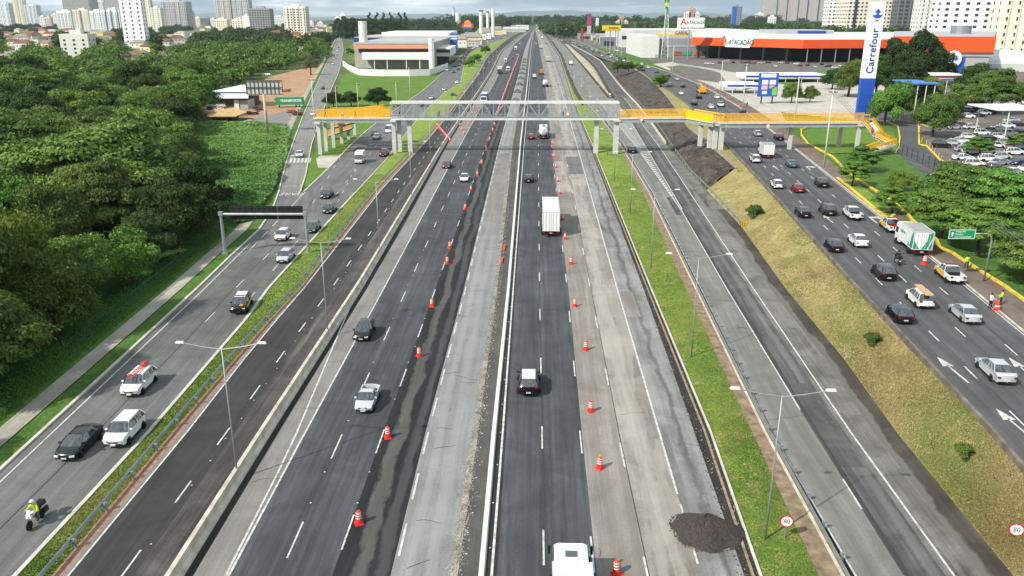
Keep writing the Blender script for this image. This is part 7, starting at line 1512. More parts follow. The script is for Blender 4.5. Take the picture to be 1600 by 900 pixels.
totem('tall_totem', 917, 923, 21, 60, '#a33a66', 'slim totem fading from purple to red above the far junction', right=True, patches=((.86, .97, '#6a3f86'), (0, .5, '#b5b3ae'))); totem('sign_totem', 930, 934.5, 28, 60, '#cfd6da', 'slim white and blue totem right of the purple and red one', right=True, patches=((0, .55, '#2f62a8'),)); totem('sign_totem', 907, 911, 45, 64, '#8e3a3a', 'small dark red totem left of the purple and red one', right=True); totem('sign_totem', 920, 926, 42, 60, '#2b2426', 'small black sign board at the foot of the purple and red totem', right=True)
totem('red_totem', 993.5, 998, 60, 82, '#c22436', 'short bright red totem in the forecourt left of the grey warehouse', right=True)
# yellow billboard, big white billboard
def billboard(x0, x1, yt, yb, yg, poles, c, label, right=True, Yo=0):
    b = PS((x0+x1)/2, yg) if right else P((x0+x1)/2, yg); t = thing('billboard', label, 'billboard', b); Y = b.y; a, e = at(x0, yt, Y), at(x1, yb, Y); g = MB(); g.bbox(a.x-b.x, -.5, e.z-b.z, e.x-b.x, .5, a.z-b.z); bd = g.build('board', mat('bb_'+c.strip('#'), c, .5), t)
    for px in poles: g = MB(); x = at(px, yb, Y).x-b.x; g.tube([(x, .2, 0), (x, .2, e.z-b.z)], .45, 10); g.build('pole', M_GALV, t)
    return t, bd, (a.x-b.x, e.x-b.x, e.z-b.z, a.z-b.z)
t, bd, q = billboard(941, 970, 39.5, 48, 80, (954, 962, 966), '#d8b41c', 'wide yellow billboard on tall grey poles'); textmesh('RODOVIA', (q[3]-q[2])*.5, mat('bb_dark', '#4a3208', .5), bd, ((q[0]+q[1])/2, -.56, (q[2]+q[3])/2), (R(90), 0, 0)) if False else None
g = MB(); g.bbox(q[0]*.35, -.56, q[2]*.5+q[3]*.5-.6, q[1]*.7, -.51, q[2]*.5+q[3]*.5+.6); g.bbox(q[0]*.9, -.56, q[2]+.5, q[1]*.9, -.51, q[2]+.9); g.build('faded_lettering', mat('bb_dark', '#6a4a10', .5), bd)
t, bd, q = billboard(1059, 1100, 27.5, 46.5, 93, (1077,), '#d9dad8', 'large white billboard reading ATACADÃO on a single thick pole'); hh = q[3]-q[2]; M_AG = mat('word_green', '#1f5a3c', .5); M_AR = mat('word_red', '#c2402a', .5)
textmesh('A', hh*.82, M_AR, bd, (q[0]+hh*.52, -.56, q[2]+hh*.62), (R(90), 0, 0), bold=.05, name='red_letter'); textmesh('ATACADÃO', hh*.34, M_AG, bd, (q[0]*.0+(q[1]-q[0])*.13, -.56, q[2]+hh*.58), (R(90), 0, 0), bold=.03, shear=.15, sx=1.0); textmesh('lugar de comprar barato', hh*.21, M_SBLK, bd, (0, -.56, q[2]+hh*.15), (R(90), 0, 0), bold=.01)
# ---------------------------------------------------------------- the orange-fronted store
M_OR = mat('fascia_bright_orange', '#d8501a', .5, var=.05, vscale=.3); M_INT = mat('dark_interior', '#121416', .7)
o0 = Vector((at(1255, 100, 566).x, 566, ZS0)); t = thing('orange_store', 'huge store with a long bright orange canopy front and ATACADÃO sign', 'commercial building', o0)
def wedge(name, xa, ya, Ya, xb, yb_, Yb, zt_, zb_, th, m):
    a, b = at(xa, ya, Ya), at(xb, yb_, Yb); d = Vector((b.x-a.x, b.y-a.y, 0)).normalized(); n = Vector((-d.y, d.x, 0))*th; g = MB(); q = [a, b, b+n, a+n]; g.slab([(p.x-o0.x, p.y-o0.y) for p in q], zb_-o0.z, zt_-o0.z); return fixn(g.build(name, m, t)), a, b, d
_, a1, b1, d1 = wedge('orange_fascia', 1081, 64, 640, 1255, 70, 566, 18, 12.3, 2.5, M_OR); _, a2, b2, d2 = wedge('orange_fascia', 1255, 70, 566, 1402, 66, 575, 18, 12.3, 2.5, M_OR); _, a3, b3, d3 = wedge('orange_fascia', 1396, 66, 450, 1556, 66, 440, 22.6, 14.6, 2.5, M_OR)
wedge('grey_base_band', 1400, 66, 451, 1556, 66, 441, 14.5, 12.5, 2, M_ROOFG); 
g = MB(); q = [a1, b1, b2, at(1402, 66, 900), at(1081, 60, 900)]; g.slab([(p.x-o0.x+.5, p.y-o0.y+1.5) for p in q], 17.2-o0.z, 17.6-o0.z); fixn(g.build('roof', M_ROOFW, t)); g = MB(); g.slab([(p.x-o0.x, p.y-o0.y) for p in (a3+Vector((1, 2, 0)), b3+Vector((-1, 2, 0)), at(1556, 60, 700), at(1396, 60, 700))], -.0, 21.5-o0.z); fixn(g.build('side_hall', M_ROOFG, t))
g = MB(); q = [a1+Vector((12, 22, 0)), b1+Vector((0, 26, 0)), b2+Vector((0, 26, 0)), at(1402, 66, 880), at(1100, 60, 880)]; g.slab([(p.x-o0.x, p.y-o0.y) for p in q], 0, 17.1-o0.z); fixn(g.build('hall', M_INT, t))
for i in range(5): p = a1.lerp(b1, .08+i*.2); g = MB(); g.box(p.x-o0.x, p.y-o0.y+1.2, (12.3-ZS0)/2, 1.1, 1.1, 12.3-ZS0); g.build('column', M_DGREY, t)
for i in range(7): p = b1.lerp(b2, .06+i*.15); g = MB(); g.box(p.x-o0.x, p.y-o0.y+1.2, (12.3-ZS0)/2, .6, .6, 12.3-ZS0); g.build('column', M_GALV, t)
rz1 = math.atan2(d1.y, d1.x); pa, pb_ = a1.lerp(b1, .305), a1.lerp(b1, .585); n1 = Vector((d1.y, -d1.x, 0)); c = (pa+pb_)/2; Lp = (pb_-pa).length
g = MB(); g.poly([tuple(Vector((0, 0, 0))+v) for v in (d1*(-Lp/2)+n1*.3+Vector((0, 0, 6.2)), d1*(-Lp/2+2.5)+n1*.3+Vector((0, 0, -.6)), d1*(Lp/2-3)+n1*.3+Vector((0, 0, -.6)), d1*(Lp/2)+n1*.3+Vector((0, 0, 6.2)))][::-1]); g.v = [(v[0]+c.x-o0.x, v[1]+c.y-o0.y, v[2]+12.3-ZS0) for v in g.v]; sp_ = fixn(g.build('sign_panel', M_SWHITE, t))
p = c+d1*2.6+n1*.5; textmesh('ATACADÃO', 4.9, M_AG, sp_, (p.x-o0.x, p.y-o0.y, 15.1-ZS0), (R(90), 0, rz1), bold=.12, shear=.12, ext=.05, sx=.80); p = c-d1*12.2+n1*.5; textmesh('A', 8.4, M_OR, sp_, (p.x-o0.x, p.y-o0.y, 16.2-ZS0), (R(90), 0, rz1), bold=.3, ext=.05, name='orange_letter')
# warehouses left of it
Y = 655.0; o0 = Vector((at(1050, 85, Y).x, Y, zs(655))); t = thing('grey_warehouse', 'long grey metal warehouse with coloured posters along its foot', 'warehouse', o0); fbox('hall', 1028, 1160, 60, 88, Y, 90, mat('ribbed_grey', '#8f9294', .6, .2, var=.08), t, o0, zmin=zs(655)); fbox('white_end', 1004, 1029, 56, 86, Y-6, 90, M_WPAINT, t, o0, zmin=zs(655)); fbox('light_stripe', 1032, 1160, 71.5, 72.6, Y-.4, .3, M_WPAINT, t, o0)
for x0, x1, c in ((1052, 1064, '#a5544a'), (1066, 1080, '#3f9a6a'), (1084, 1094, '#c9683a'), (1096, 1103, '#5a4448'), (1110, 1126, '#c9743a')): fbox('poster', x0, x1, 80, 86.5, Y-.5, .3, mat('poster_'+c[1:], c, .7, var=.3, vscale=.4), t, o0)
Y = 900.0; o0 = Vector((at(1060, 70, Y).x, Y, zs(900))); t = thing('white_warehouse', 'wide white-roofed warehouse with a yellow edge strip and red lettering behind the grey one', 'warehouse', o0); fbox('hall', 972, 1185, 47, 70, Y, 160, M_ROOFW, t, o0, zmin=1); fbox('grey_band', 972, 1050, 56, 61, Y-.5, .4, M_DGREY, t, o0); yb_ = fbox('yellow_strip', 1025, 1076, 53, 58, Y-1.0, .8, mat('strip_yellow', '#d9b83a', .5), t, o0)
p = at(1065, 51.3, Y-1.5); textmesh('CARFIL', 4.4, mat('word_crimson', '#9a2238', .5), yb_, (p.x-o0.x, p.y-o0.y, p.z-o0.z), (R(90), 0, 0), bold=.1)
for i, (x0, x1, yt, Y) in enumerate(((1110, 1140, 51, 880), (1142, 1166, 51, 880), (1168, 1200, 52, 820))):
    o0 = Vector((at((x0+x1)/2, 60, Y).x, Y, zs(Y))); t = thing('gabled_shed', 'pale gabled shed roof behind the orange store front, %s from the left' % nth(i), 'warehouse', o0); a, b = at(x0, yt+5, Y), at(x1, yt+5, Y); W_ = b.x-a.x; g = MB(); g.prism([(-W_/2, 0), (W_/2, 0), (W_/2, a.z-o0.z), (0, a.z-o0.z+3.5), (-W_/2, a.z-o0.z)], 0, 60); fixn(g.build('hall', M_ROOFW, t)); g = MB(); g.poly([(-W_*.42, -.1, a.z-o0.z+.2), (W_*.42, -.1, a.z-o0.z+.2), (0, -.1, a.z-o0.z+3.1)]); g.build('dark_gable', mat('gable_brown', '#5a5048', .9), t)
Y = 800.0; o0 = Vector((at(1265, 60, Y).x, Y, zs(Y))); t = thing('blue_store', 'low store with a blue front strip in front of the grey towers', 'commercial building', o0); fbox('hall', 1215, 1300, 47, 75, Y, 60, M_ROOFG, t, o0, zmin=2); fbox('blue_band', 1247, 1290, 48.3, 53.5, Y-.6, .5, mat('store_blue', '#1d2f86', .5), t, o0)
g = MB(); c = at(1539, 48, 560); g.lathe([(6.6, 0), (6.6, c.z+3-2)], 28); o = g.build('steel_silo', mat('brushed_steel', '#9a9fa3', .35, .7)); o.location = (c.x, c.y+30, 2); tag(o, 'round steel silo behind the orange store in front of the big white tower', 'silo')
# flag mast
b = PS(1038, 92); t = thing('flag_mast', 'tall white lattice flag mast with a green and yellow flag hanging at its top', 'flag mast', b); Hm = at(1038, -6, b.y).z-b.z
for s in ((-2.6, 0), (2.6, 0), (0, 2.2)): g = MB(); g.bar((s[0], s[1], 0), (s[0]*.12, s[1]*.12, Hm), .5); g.build('mast_leg', M_WPAINT, t)
g = MB()
for k in range(14): z0_, z1_ = Hm*k/14, Hm*(k+1)/14; r0_, r1_ = 2.6*(1-.88*k/14), 2.6*(1-.88*(k+1)/14); g.bar((-r0_, 0, z0_), (r1_, 0, z1_), .16); g.bar((r0_, 0, z0_), (-r0_, 0, z0_), .16)
g.build('lattice', M_WPAINT, t); g = MB(); z1_ = Hm-.5; 
for k in range(9):
    za, zb2 = z1_-k*1.35, z1_-(k+1)*1.35; wa, wb2 = 2.4-abs(k-2)*.28, 2.4-abs(k-1)*.28; ya, yb2 = .5*math.sin(k), .5*math.sin(k+1); g.quad((-wa, ya, za), (wa*.6, -ya-.6, za), (wb2*.6, -yb2-.6, zb2), (-wb2, yb2, zb2), 1 if k in (3, 4) else 0)
g.build('flag', [mat('flag_green', '#1f7a3a', .8), mat('flag_yellow', '#c9b42a', .8)], t)
# ---------------------------------------------------------------- tall blue and white totem with emblem
M_CB = mat('carre_blue', '#1f52ae', .5, var=.04); M_CR_ = mat('carre_red', '#cf2436', .5); M_CN = mat('carre_navy', '#1a3f94', .5)
b = PS(1346, 192); t = thing('store_totem', 'towering blue and white totem lettered Carrefour upwards with an arrow emblem', 'totem', b); Y = b.y; Wt = at(1357, 185, Y).x-at(1336, 185, Y).x; Wt2 = at(1385.5, 3, Y).x-at(1363.5, 3, Y).x; Wt = (Wt+Wt2)/2; Ht = at(1374, 3, Y).z-b.z; zB = at(1352, 122, Y).z-b.z
g = MB(); g.bbox(-Wt/2, -.8, 0, Wt/2, .8, zB); g.build('blue_shaft', M_CB, t); g = MB(); g.bbox(-Wt/2, -.8, zB, Wt/2, .8, Ht); wsh = g.build('white_shaft', M_SWHITE, t); g = MB()
for k in range(1, 8): g.bbox(-Wt/2-.02, -.83, zB*k/8-.03, Wt/2+.02, -.8, zB*k/8+.03)
g.build('panel_joints', M_CN, t); textmesh('Carrefour', Wt*.72, M_CN, wsh, (0, -.86, zB+(Ht-zB)*.36), (R(90), R(-90), 0), bold=.045, ext=.02, sx=.98, spc=1.08)
def emblem(par, cx, y, cz, s, rot, blue, red):
    """split arrow emblem: blue arrow half with curled tails, red arrow half; drawn pointing right, then turned"""
    def arc(x, z, r, a0, a1, n=8): return [(x+r*math.cos(R(a0+(a1-a0)*k/n)), z+r*math.sin(R(a0+(a1-a0)*k/n))) for k in range(n+1)]
    bl = [(1.0, 0), (.42, .55), (.36, .30)]+arc(.12, .42, .24, 0, -110)+[(-.02, .62), (.10, .86), (-.30, .72), (-.52, .35), (-.58, 0), (-.52, -.35), (-.30, -.72), (.10, -.86), (-.02, -.62)]+arc(.12, -.42, .24, 110, 0)+[(.36, -.30), (.42, -.55)]
    rd = [(-1.15, 0), (-.72, -.48), (-.80, -.2), (-.82, 0), (-.80, .2), (-.72, .48)]
    for nm, pts, m in (('blue_arrow', bl, blue), ('red_arrow', rd, red)):
        if not m: continue
        g = MB(); c_, s_ = math.cos(rot), math.sin(rot); g.prism([(cx+s*(x*c_-z*s_), cz+s*(x*s_+z*c_)) for x, z in pts], y-.03, y+.02); fixn(g.build(nm, m, par))
emblem(wsh, 0, -.84, zB+(Ht-zB)*.835, Wt*.42, R(90), M_CB, M_CR_)
b = PS(1496, 125); t = thing('store_sign', 'round white sign with a blue arrow emblem on a blue wedge before the white roof', 'sign', b); Y = b.y; r = (at(1502.5, 92, Y).x-at(1478, 92, Y).x)/2; c = at(1490, 92, Y)-b
g = MB(); g.lathe([(r, -.4), (r, .4)], 40, c.x, 0, c.z, axis='y'); ds = g.build('disc', M_SWHITE, t); x1_ = at(1510, 92, Y).x-b.x; g = MB(); g.prism([(c.x-r*.7, -.5), (x1_-.5, -.5), (x1_, c.z+.4), (x1_-.6, c.z+.9), (c.x, c.z+.9), (c.x-r, c.z-r)], .6, 2.2); fixn(g.build('blue_wedge', M_CB, t)); emblem(ds, c.x, -.46, c.z, r*.55, 0, M_CB, None)
# the white store at right and small canopies
Y = 470.0; o0 = Vector((at(1560, 110, Y).x, Y, ZS0)); t = thing('white_store', 'low white-roofed store building at the right edge behind the trees', 'commercial building', o0); fbox('hall', 1500, 1700, 100, 130, Y, 90, M_ROOFW, t, o0, zmin=ZS0); fbox('upper_hall', 1512, 1700, 86, 99, Y+30, 90, M_SW, t, o0); fbox('plant_box', 1580, 1597, 100, 106, Y+8, 6, M_ROOFG, t, o0); fbox('front_band', 1496, 1700, 117, 128, Y-2, 1.5, M_SW, t, o0); fbox('blue_square', 1576, 1586, 115.5, 124, Y-2.6, .4, M_CB, t, o0); fbox('dark_entrance', 1560, 1592, 124, 129, Y-2.7, .3, M_GLD, t, o0)
def canopy(x0, x1, yt, Y, depth, c, label, thick=.5, posts=2, z0=ZS0, name='canopy', fascia=None):
    a, b = at(x0, yt, Y), at(x1, yt, Y); o0 = Vector(((a.x+b.x)/2, Y, z0)); t = thing(name, label, 'canopy', o0); W_ = b.x-a.x; h_ = a.z-z0; g = MB(); g.bbox(-W_/2, 0, h_-thick, W_/2, depth, h_); g.build('roof', mat('canopy_'+c[1:], c, .6, var=.1), t)
    if fascia: g = MB(); g.bbox(-W_/2-.05, -.1, h_-thick*.7, W_/2+.05, -.01, h_-thick*.25); g.build('fascia_stripe', mat('fa_'+fascia[1:], fascia, .5), t)
    for k in range(posts):
        for yy in (.5, depth-.5): g = MB(); x = -W_/2+W_*(k+.5)/posts; g.tube([(x, yy, 0), (x, yy, h_-thick)], .14, 8); g.build('post', M_WPAINT, t)
    return t
canopy(1430, 1470, 130, 262, 16, '#3a78c4', 'bright blue canopy roof among the trees right of the totem', .4, 3); canopy(1452, 1514, 117, 300, 14, '#d5d5d2', 'white canopy with a dark red edge before the round sign', 1.4, 3, fascia='#7a2430'); canopy(1560, 1640, 171, 200, 14, '#cfd3d4', 'white canopy over parked cars at the right edge', .35, 2)
canopy(1137, 1190, 131, 330, 14, '#dcdee0', 'white and blue fuel station canopy nearer the road', 1.6, 3, fascia='#22408c'); canopy(1166, 1292, 116.5, 390, 18, '#dcdee0', 'long white and blue fuel station canopy farther back', 1.8, 5, fascia='#22408c')
Y = PS(1201, 162).y; b = PS(1201, 162); t = thing('price_board', 'blue price board with white and pink panels on two dark posts', 'sign', b)
for px in (1190, 1207): x = at(px, 150, Y).x-b.x; g = MB(); g.bbox(x-.2, -.2, 0, x+.2, .2, at(px, 120, Y).z-b.z); g.build('post', M_DGREY, t)
bd = fbox('board', 1187, 1214, 114, 151, Y-.3, .5, M_CB, t, b); 
for x0, x1, y0, y1, c in ((1190, 1213, 115, 121, '#d8dde2'), (1191, 1200, 125, 132, '#d8dde2'), (1203, 1212, 125, 132, '#d8dde2'), (1190, 1199, 133.5, 140, '#cfa8b8'), (1202, 1210, 133.5, 138, '#d0909a'), (1191, 1198, 142, 147, '#d8dde2'), (1207, 1213, 136, 149, '#6ab83a')): fbox('price_panel', x0, x1, y0, y1, Y-.42, .08, mat('pp_'+c[1:], c, .5), bd, b).parent = bd
# bollards and fence by the exit road
def bollards(pts, label, grp, right=True):
    for i, (x, y) in enumerate(pts):
        p = PS(x, y); t = thing('bollard', '%s, %s from the upper end' % (label, nth(i)), 'bollard', p, 0, grp); g = MB(); g.tube([(0, 0, 0), (0, 0, 1.15)], .07, 8); g.build('post', M_YEL, t); g = MB(); g.lathe([(.13, 0), (.11, .08)], 8); g.build('foot', M_YEL, t)
bollards([(1437, 190), (1437, 200), (1438, 210), (1440, 222), (1447, 226), (1452, 230), (1456, 235), (1460, 240), (1466, 247), (1470, 252), (1483, 256), (1497, 260), (1510, 264), (1525, 267), (1538, 270), (1550, 273)], 'yellow bollard along the exit road kerb', 'yellow bollards of the car park')
pk([(1435, 186), (1436, 226), (1447, 228), (1469, 251), (1497, 260), (1525, 267), (1560, 276)], .4, .22); pk([(1340, 186), (1380, 187), (1403, 198), (1406, 215), (1404, 232), (1398, 240)], .3, .18); pk([(1400, 187), (1430, 192), (1455, 200)], .3, .18)
t = thing('steel_fence', 'thin dark mesh fence with dark posts below the exit road', 'fence', PS(1400, 240)); w0 = Vector(t.location); fp = [PS(1402, 240), PS(1424, 248), PS(1450, 262), PS(1477, 272), PS(1492, 273)]
g = MB()
for a, b in zip(fp, fp[1:]):
    for z in (.1, 1.0, 2.0): g.bar(a-w0+Vector((0, 0, z)), b-w0+Vector((0, 0, z)), .04)
    n_ = int((b-a).length/.5)
    for k in range(n_): p = a.lerp(b, k/n_)-w0; g.bar(p, p+Vector((0, 0, 2)), .015)
g.build('mesh', mat('fence_green', '#2c3e34', .6), t)
for a, b in zip(fp, fp[1:]):
    for k in range(3): p = a.lerp(b, k/3)-w0; g = MB(); g.bar(p, p+Vector((0, 0, 2.4)), .09); g.build('post', M_DGREY, t)
t = thing('steel_fence', 'green-grey fence enclosing the store car park behind the entry apron', 'fence', PS(1008, 88)); w0 = Vector(t.location); fp = [PS(1008, 86), PS(1060, 100), PS(1095, 108), PS(1150, 114), PS(1300, 112)]; g = MB()
for a, b in zip(fp, fp[1:]): 
    n_ = int((b-a).length/1.0)
    for k in range(n_): p = a.lerp(b, k/n_)-w0; g.bar(p, p+Vector((0, 0, 2.6)), .07)
    for z in (.3, 2.5): g.bar(a-w0+Vector((0, 0, z)), b-w0+Vector((0, 0, z)), .09)
g.build('bars', mat('fence_green2', '#5c7468', .6), t)
# dark green fence between the wood and the footway
t = thing('green_fence', 'dark green mesh fence along the woodland edge behind the footway', 'fence', P(280, 440)); w0 = Vector(t.location); ff = off(E['ls_l'], -5.2); ys_ = [560, 500, 450, 410, 385, 360, 345]; g = MB()
for ya, yb in zip(ys_, ys_[1:]):
    a, b = P(ff(ya), ya)-w0, P(ff(yb), yb)-w0; n_ = max(2, int((b-a).length/.45))
    for k in range(n_): p = a.lerp(b, k/n_); g.bar(p, p+Vector((0, 0, 1.8)), .03)
    for z in (.2, 1.0, 1.8): g.bar(a+Vector((0, 0, z)), b+Vector((0, 0, z)), .05)
g.build('mesh', mat('fence_dark_green', '#16402c', .6), t)
# ---------------------------------------------------------------- yard buildings on the left
def wbox(t, o0, name, x0, x1, yt, yb, Y, depth, m, zmin=None): return fbox(name, x0, x1, yt, yb, Y, depth, m, t, o0, zmin=zmin)
Y = P(360, 170).y; o0 = Vector((at(355, 168, Y).x, Y, 0)); t = thing('workshop', 'workshop with two overlapping white sheet roofs beside the earth yard', 'workshop', o0); wbox(t, o0, 'wall', 331, 386, 155, 172, Y, 16, mat('dark_shed', '#4a403a', .9, var=.4), 0); wbox(t, o0, 'white_wall', 365, 374, 156, 170, Y-.6, 1, M_WPAINT, 0); wbox(t, o0, 'grey_side', 374, 388, 157, 171, Y-.3, 8, M_ROOFG, 0)
zr_ = at(355, 152, Y).z; xa, xb = at(324, 150, Y).x-o0.x, at(390, 150, Y).x-o0.x; g = MB(); g.poly([(xa, -2, zr_-.2), (xb, -2, zr_-.2), (xb-3, 9, zr_+1.2), (xa+4, 9, zr_+1.2)]); g.poly([(xa, -2, zr_-.35), (xb, -2, zr_-.35), (xb-3, 9, zr_+1.05), (xa+4, 9, zr_+1.05)][::-1]); g.build('lower_roof', mat('sheet_white', '#d2d6da', .45, var=.06), t); g = MB(); g.poly([(xa-2, 6, zr_+1.4), (xb+1, 6, zr_+1.4), (xb-4, 22, zr_+2.8), (xa+6, 22, zr_+2.8)]); g.poly([(xa-2, 6, zr_+1.25), (xb+1, 6, zr_+1.25), (xb-4, 22, zr_+2.65), (xa+6, 22, zr_+2.65)][::-1]); g.build('upper_roof', mat('sheet_white', '#d2d6da', .45), t)
Y = P(350, 189).y; o0 = Vector((at(350, 189, Y).x, Y, 0)); t = thing('tiled_shed', 'open shed with a sand-coloured tiled roof and a white lettered board on top', 'shed', o0); xa, xb = at(322, 182, Y).x-o0.x, at(382, 182, Y).x-o0.x; zr_ = at(350, 182, Y).z; g = MB(); g.poly([(xa, 0, zr_), (xb-3, 0, zr_), (xb, 3, zr_+1.1), (xb-5, 7, zr_+2.2), (xa+1, 6, zr_+1.9)]); g.poly([(xa, 0, zr_-.2), (xb-3, 0, zr_-.2), (xb, 3, zr_+.9), (xb-5, 7, zr_+2), (xa+1, 6, zr_+1.7)][::-1]); g.build('roof', mat('roof_sand', '#b39468', .9, var=.3, vscale=1.2), t)
g = MB(); g.bbox(xa+1, 2, 0, xb-4, 6, zr_-.2); g.build('back_wall', mat('shed_green', '#1c3226', .9), t)
for k in range(5): g = MB(); x = xa+1+(xb-xa-5)*k/4; g.bar((x, .4, 0), (x, .4, zr_), .2); g.build('post', M_DGREY, t)
g = MB(); x0_, x1_ = at(323, 165, Y+6).x-o0.x, at(353, 165, Y+6).x-o0.x; z0_, z1_ = at(340, 172, Y+6).z, at(340, 161, Y+6).z; g.bbox(x0_, 6, z0_, x1_, 6.2, z1_); bd = g.build('board', mat('dark_shed', '#4a403a', .9), t); textmesh('BORRACHARIA', .85*(z1_-z0_)/2.2, M_SWHITE, bd, ((x0_+x1_)/2, 5.95, z0_*.35+z1_*.65), (R(90), 0, 0), bold=.03); textmesh('MECÂNICA', .7*(z1_-z0_)/2.2, M_SWHITE, bd, ((x0_+x1_)/2+.6, 5.95, z0_*.75+z1_*.25), (R(90), 0, 0), bold=.02)
b = P(418, 208); t = thing('billboard', 'back of a big weathered billboard on one rusty pole over the earth yard', 'billboard', b); Y = b.y; g = MB(); hb_ = at(412, 147, Y).z; g.tube([(0, 0, 0), (0, 0, hb_)], [.45, .38], 12); g.build('pole', mat('rusty_pole', '#b5a592', .8, var=.35, vscale=.5), t, True); bd = fbox('board', 383, 440, 126, 147.5, Y+.6, .15, mat('board_grey', '#b4b8b4', .7, var=.2, vscale=.4), t, b); g = MB(); xa, xb = at(383, 130, Y).x-b.x, at(440, 130, Y).x-b.x; zt_, zb_ = at(410, 126, Y).z, at(410, 147.5, Y).z
for k in range(10): x = xa+(xb-xa)*k/9; g.bar((x, .45, zb_), (x, .45, zt_), .14)
for z in (zb_, (zt_+zb_)/2, zt_): g.bar((xa, .3, z), (xb, .3, z), .2)
g.build('frame', mat('rust_brown', '#54403a', .9), t)
b = P(452, 168); t = thing('trailer', 'green flat trailer box with white lettering parked in the earth yard', 'trailer', b, R(4)); Y = b.y; xa, xb = at(431, 160, Y).x-b.x, at(473, 160, Y).x-b.x; g = MB(); g.bbox(xa, 0, 1.0, xb, 2.4, 3.7); bx = g.build('box', mat('trailer_green', '#1a8452', .6, var=.1), t); textmesh('TRANSPORTES', 1.2, M_SWHITE, bx, ((xa+xb)/2+.6, -.05, 2.5), (R(90), 0, 0), bold=.03)
for x in (xa+1.2, xb-1.5, xb-2.7): mobj('wheel', TW[0], t, (x, .4, .48)).rotation_euler = (0, 0, R(90))
for i, (x, y, c) in enumerate(((398, 162, '#7a4a38'), (405, 172, '#5a3a30'), (425, 143, '#8a5a44'), (446, 143, '#9a6248'), (458, 176, '#8a5540'), (466, 180, '#6a4638'), (438, 158, '#a05a3c'), (396, 178, '#4c423c'))):
    g = MB(); r_ = random.Random(i)
    for k in range(16): g.box(r_.uniform(-2, 2), r_.uniform(-1.2, 1.2), r_.uniform(.1, .9), r_.uniform(.5, 2.2), r_.uniform(.3, .9), r_.uniform(.2, .6), r_.uniform(0, 3))
    o = g.build('scrap_pile', mat('scrap_'+c[1:], c, .9, var=.5, vscale=2)); o.location = P(x, y); tag(o, 'rusty scrap pile in the earth yard, %s listed from the sheds to the trailer' % nth(i), 'scrap pile', 'scrap piles in the yard')
# ---------------------------------------------------------------- hills
def hills(name, Y0, Y1, x0, x1, hf, m, nx=90, ny=10):
    V, F = [], []
    for j in range(ny+1):
        for i in range(nx+1): x = x0+(x1-x0)*i/nx; y = Y0+(Y1-Y0)*j/ny; V.append((x, y, hf(x, y)*math.sin(math.pi*j/ny)-1))
    for j in range(ny):
        for i in range(nx): q = j*(nx+1)+i; F.append((q, q+1, q+nx+2, q+nx+1))
    me = bpy.data.meshes.new(name); me.from_pydata(V, [], F); me.materials.append(m); me.polygons.foreach_set('use_smooth', [True]*len(F)); o = bpy.data.objects.new(name, me); COL.objects.link(o); o['kind'] = 'structure'
hm = mat('hill_green', '#3a4a2e', .95, var=.4, vscale=.004)
hills('hills', 3600, 5200, -5200, 4200, lambda x, y: 27+9*math.sin(x*.0023+1)+6*math.sin(x*.0071)+4*math.sin(x*.019), hm, 200)
hills('mountains', 27000, 33500, -22000, 22000, lambda x, y: 175+75*math.sin(x*.00035+.9)+35*math.sin(x*.0011)+14*math.sin(x*.004), hm, 260)

# ---------------------------------------------------------------- roadside clutter near the horizon
rnd = random.Random(77)
for i in range(16):
    y = 74-i*1.5; x = E['lsm_l'](y)-rnd.uniform(6, 26); house(x, y, rnd.uniform(14, 30), rnd.uniform(14, 26), rnd.uniform(5, 10), rnd.choice(WC+['#7f8f9a', '#a8543c']), '#8a857c', 'small roadside shop left of the queue beyond the blue price totem, %s going away' % nth(i), 0, i % 3 > 0, 'roadside shops on the left beyond the showroom')
for i in range(18):
    y = 72-i*1.1; x = lin([(72, 950), (60, 905), (50, 872)])(y)+rnd.uniform(6, 46); p0 = PS(x, y); t = thing('roadside_shop', 'small roadside building right of the far queue, %s going away' % nth(i), 'shop', p0, 0, 'roadside buildings right of the far queue'); w_, h_ = rnd.uniform(14, 32), rnd.uniform(5, 10)
    g = MB(); g.bbox(-w_/2, 0, 0, w_/2, 18, h_); g.build('wall', wallm(rnd.choice(WC+['#8a8f92', '#6a7078'])), t); g = MB(); g.bbox(-w_/2-.4, -.4, h_, w_/2+.4, 18.4, h_+.5); g.build('roof', rnd.choice([M_ROOFG, M_ROOFW]), t); g = MB(); g.bbox(-w_*.4, -.15, .3, w_*.4, -.02, h_*.55); g.build('shop_window', M_GLD, t)
for i in range(14):
    y = 88-i*2.6; x = lin([(90, 975), (72, 935), (60, 900), (50, 872)])(y); p0 = PS(x, y); t = thing('light_pole', 'thin pole beside the far queue on the right service road, %s going away' % nth(i), 'pole', p0, 0, 'thin poles beside the far queue'); g = MB(); g.tube([(0, 0, 0), (0, 0, 10)], [.16, .09], 6); g.build('shaft', M_POLE, t); g = MB(); g.bar((0, 0, 9.8), (-2.2, 0, 10.2), .1); g.build('arm', M_GALV, t)
# covered heaps standing on the milled strip beyond the footbridge
for i in range(9):
    D = 330+i*42; y = yD(D); p0 = P((E['grey_l'](y)+E['grey_r'](y))/2, y); g = MB(); r_ = random.Random(i)
    for j in range(7):
        rr = 1-j/6.0
        for k in range(14): a = 2*math.pi*k/14; g.v.append((math.cos(a)*2.0*rr**.8*(1+r_.uniform(-.08, .08)), math.sin(a)*4.2*rr**.8, 1.5*(1-rr**1.6)))
    for j in range(6):
        for k in range(14): k2 = (k+1) % 14; g.f.append((j*14+k, j*14+k2, (j+1)*14+k2, (j+1)*14+k)); g.m.append(0)
    o = fixn(g.build('rubble_heap', mat('heap_grey', '#5d5a55', .95, var=.5, vscale=.8, bump=.6, bscale=5))); o.location = p0; tag(o, 'grey rubble heap on the milled strip beyond the footbridge, %s going away' % nth(i), 'heap', 'rubble heaps on the milled strip')
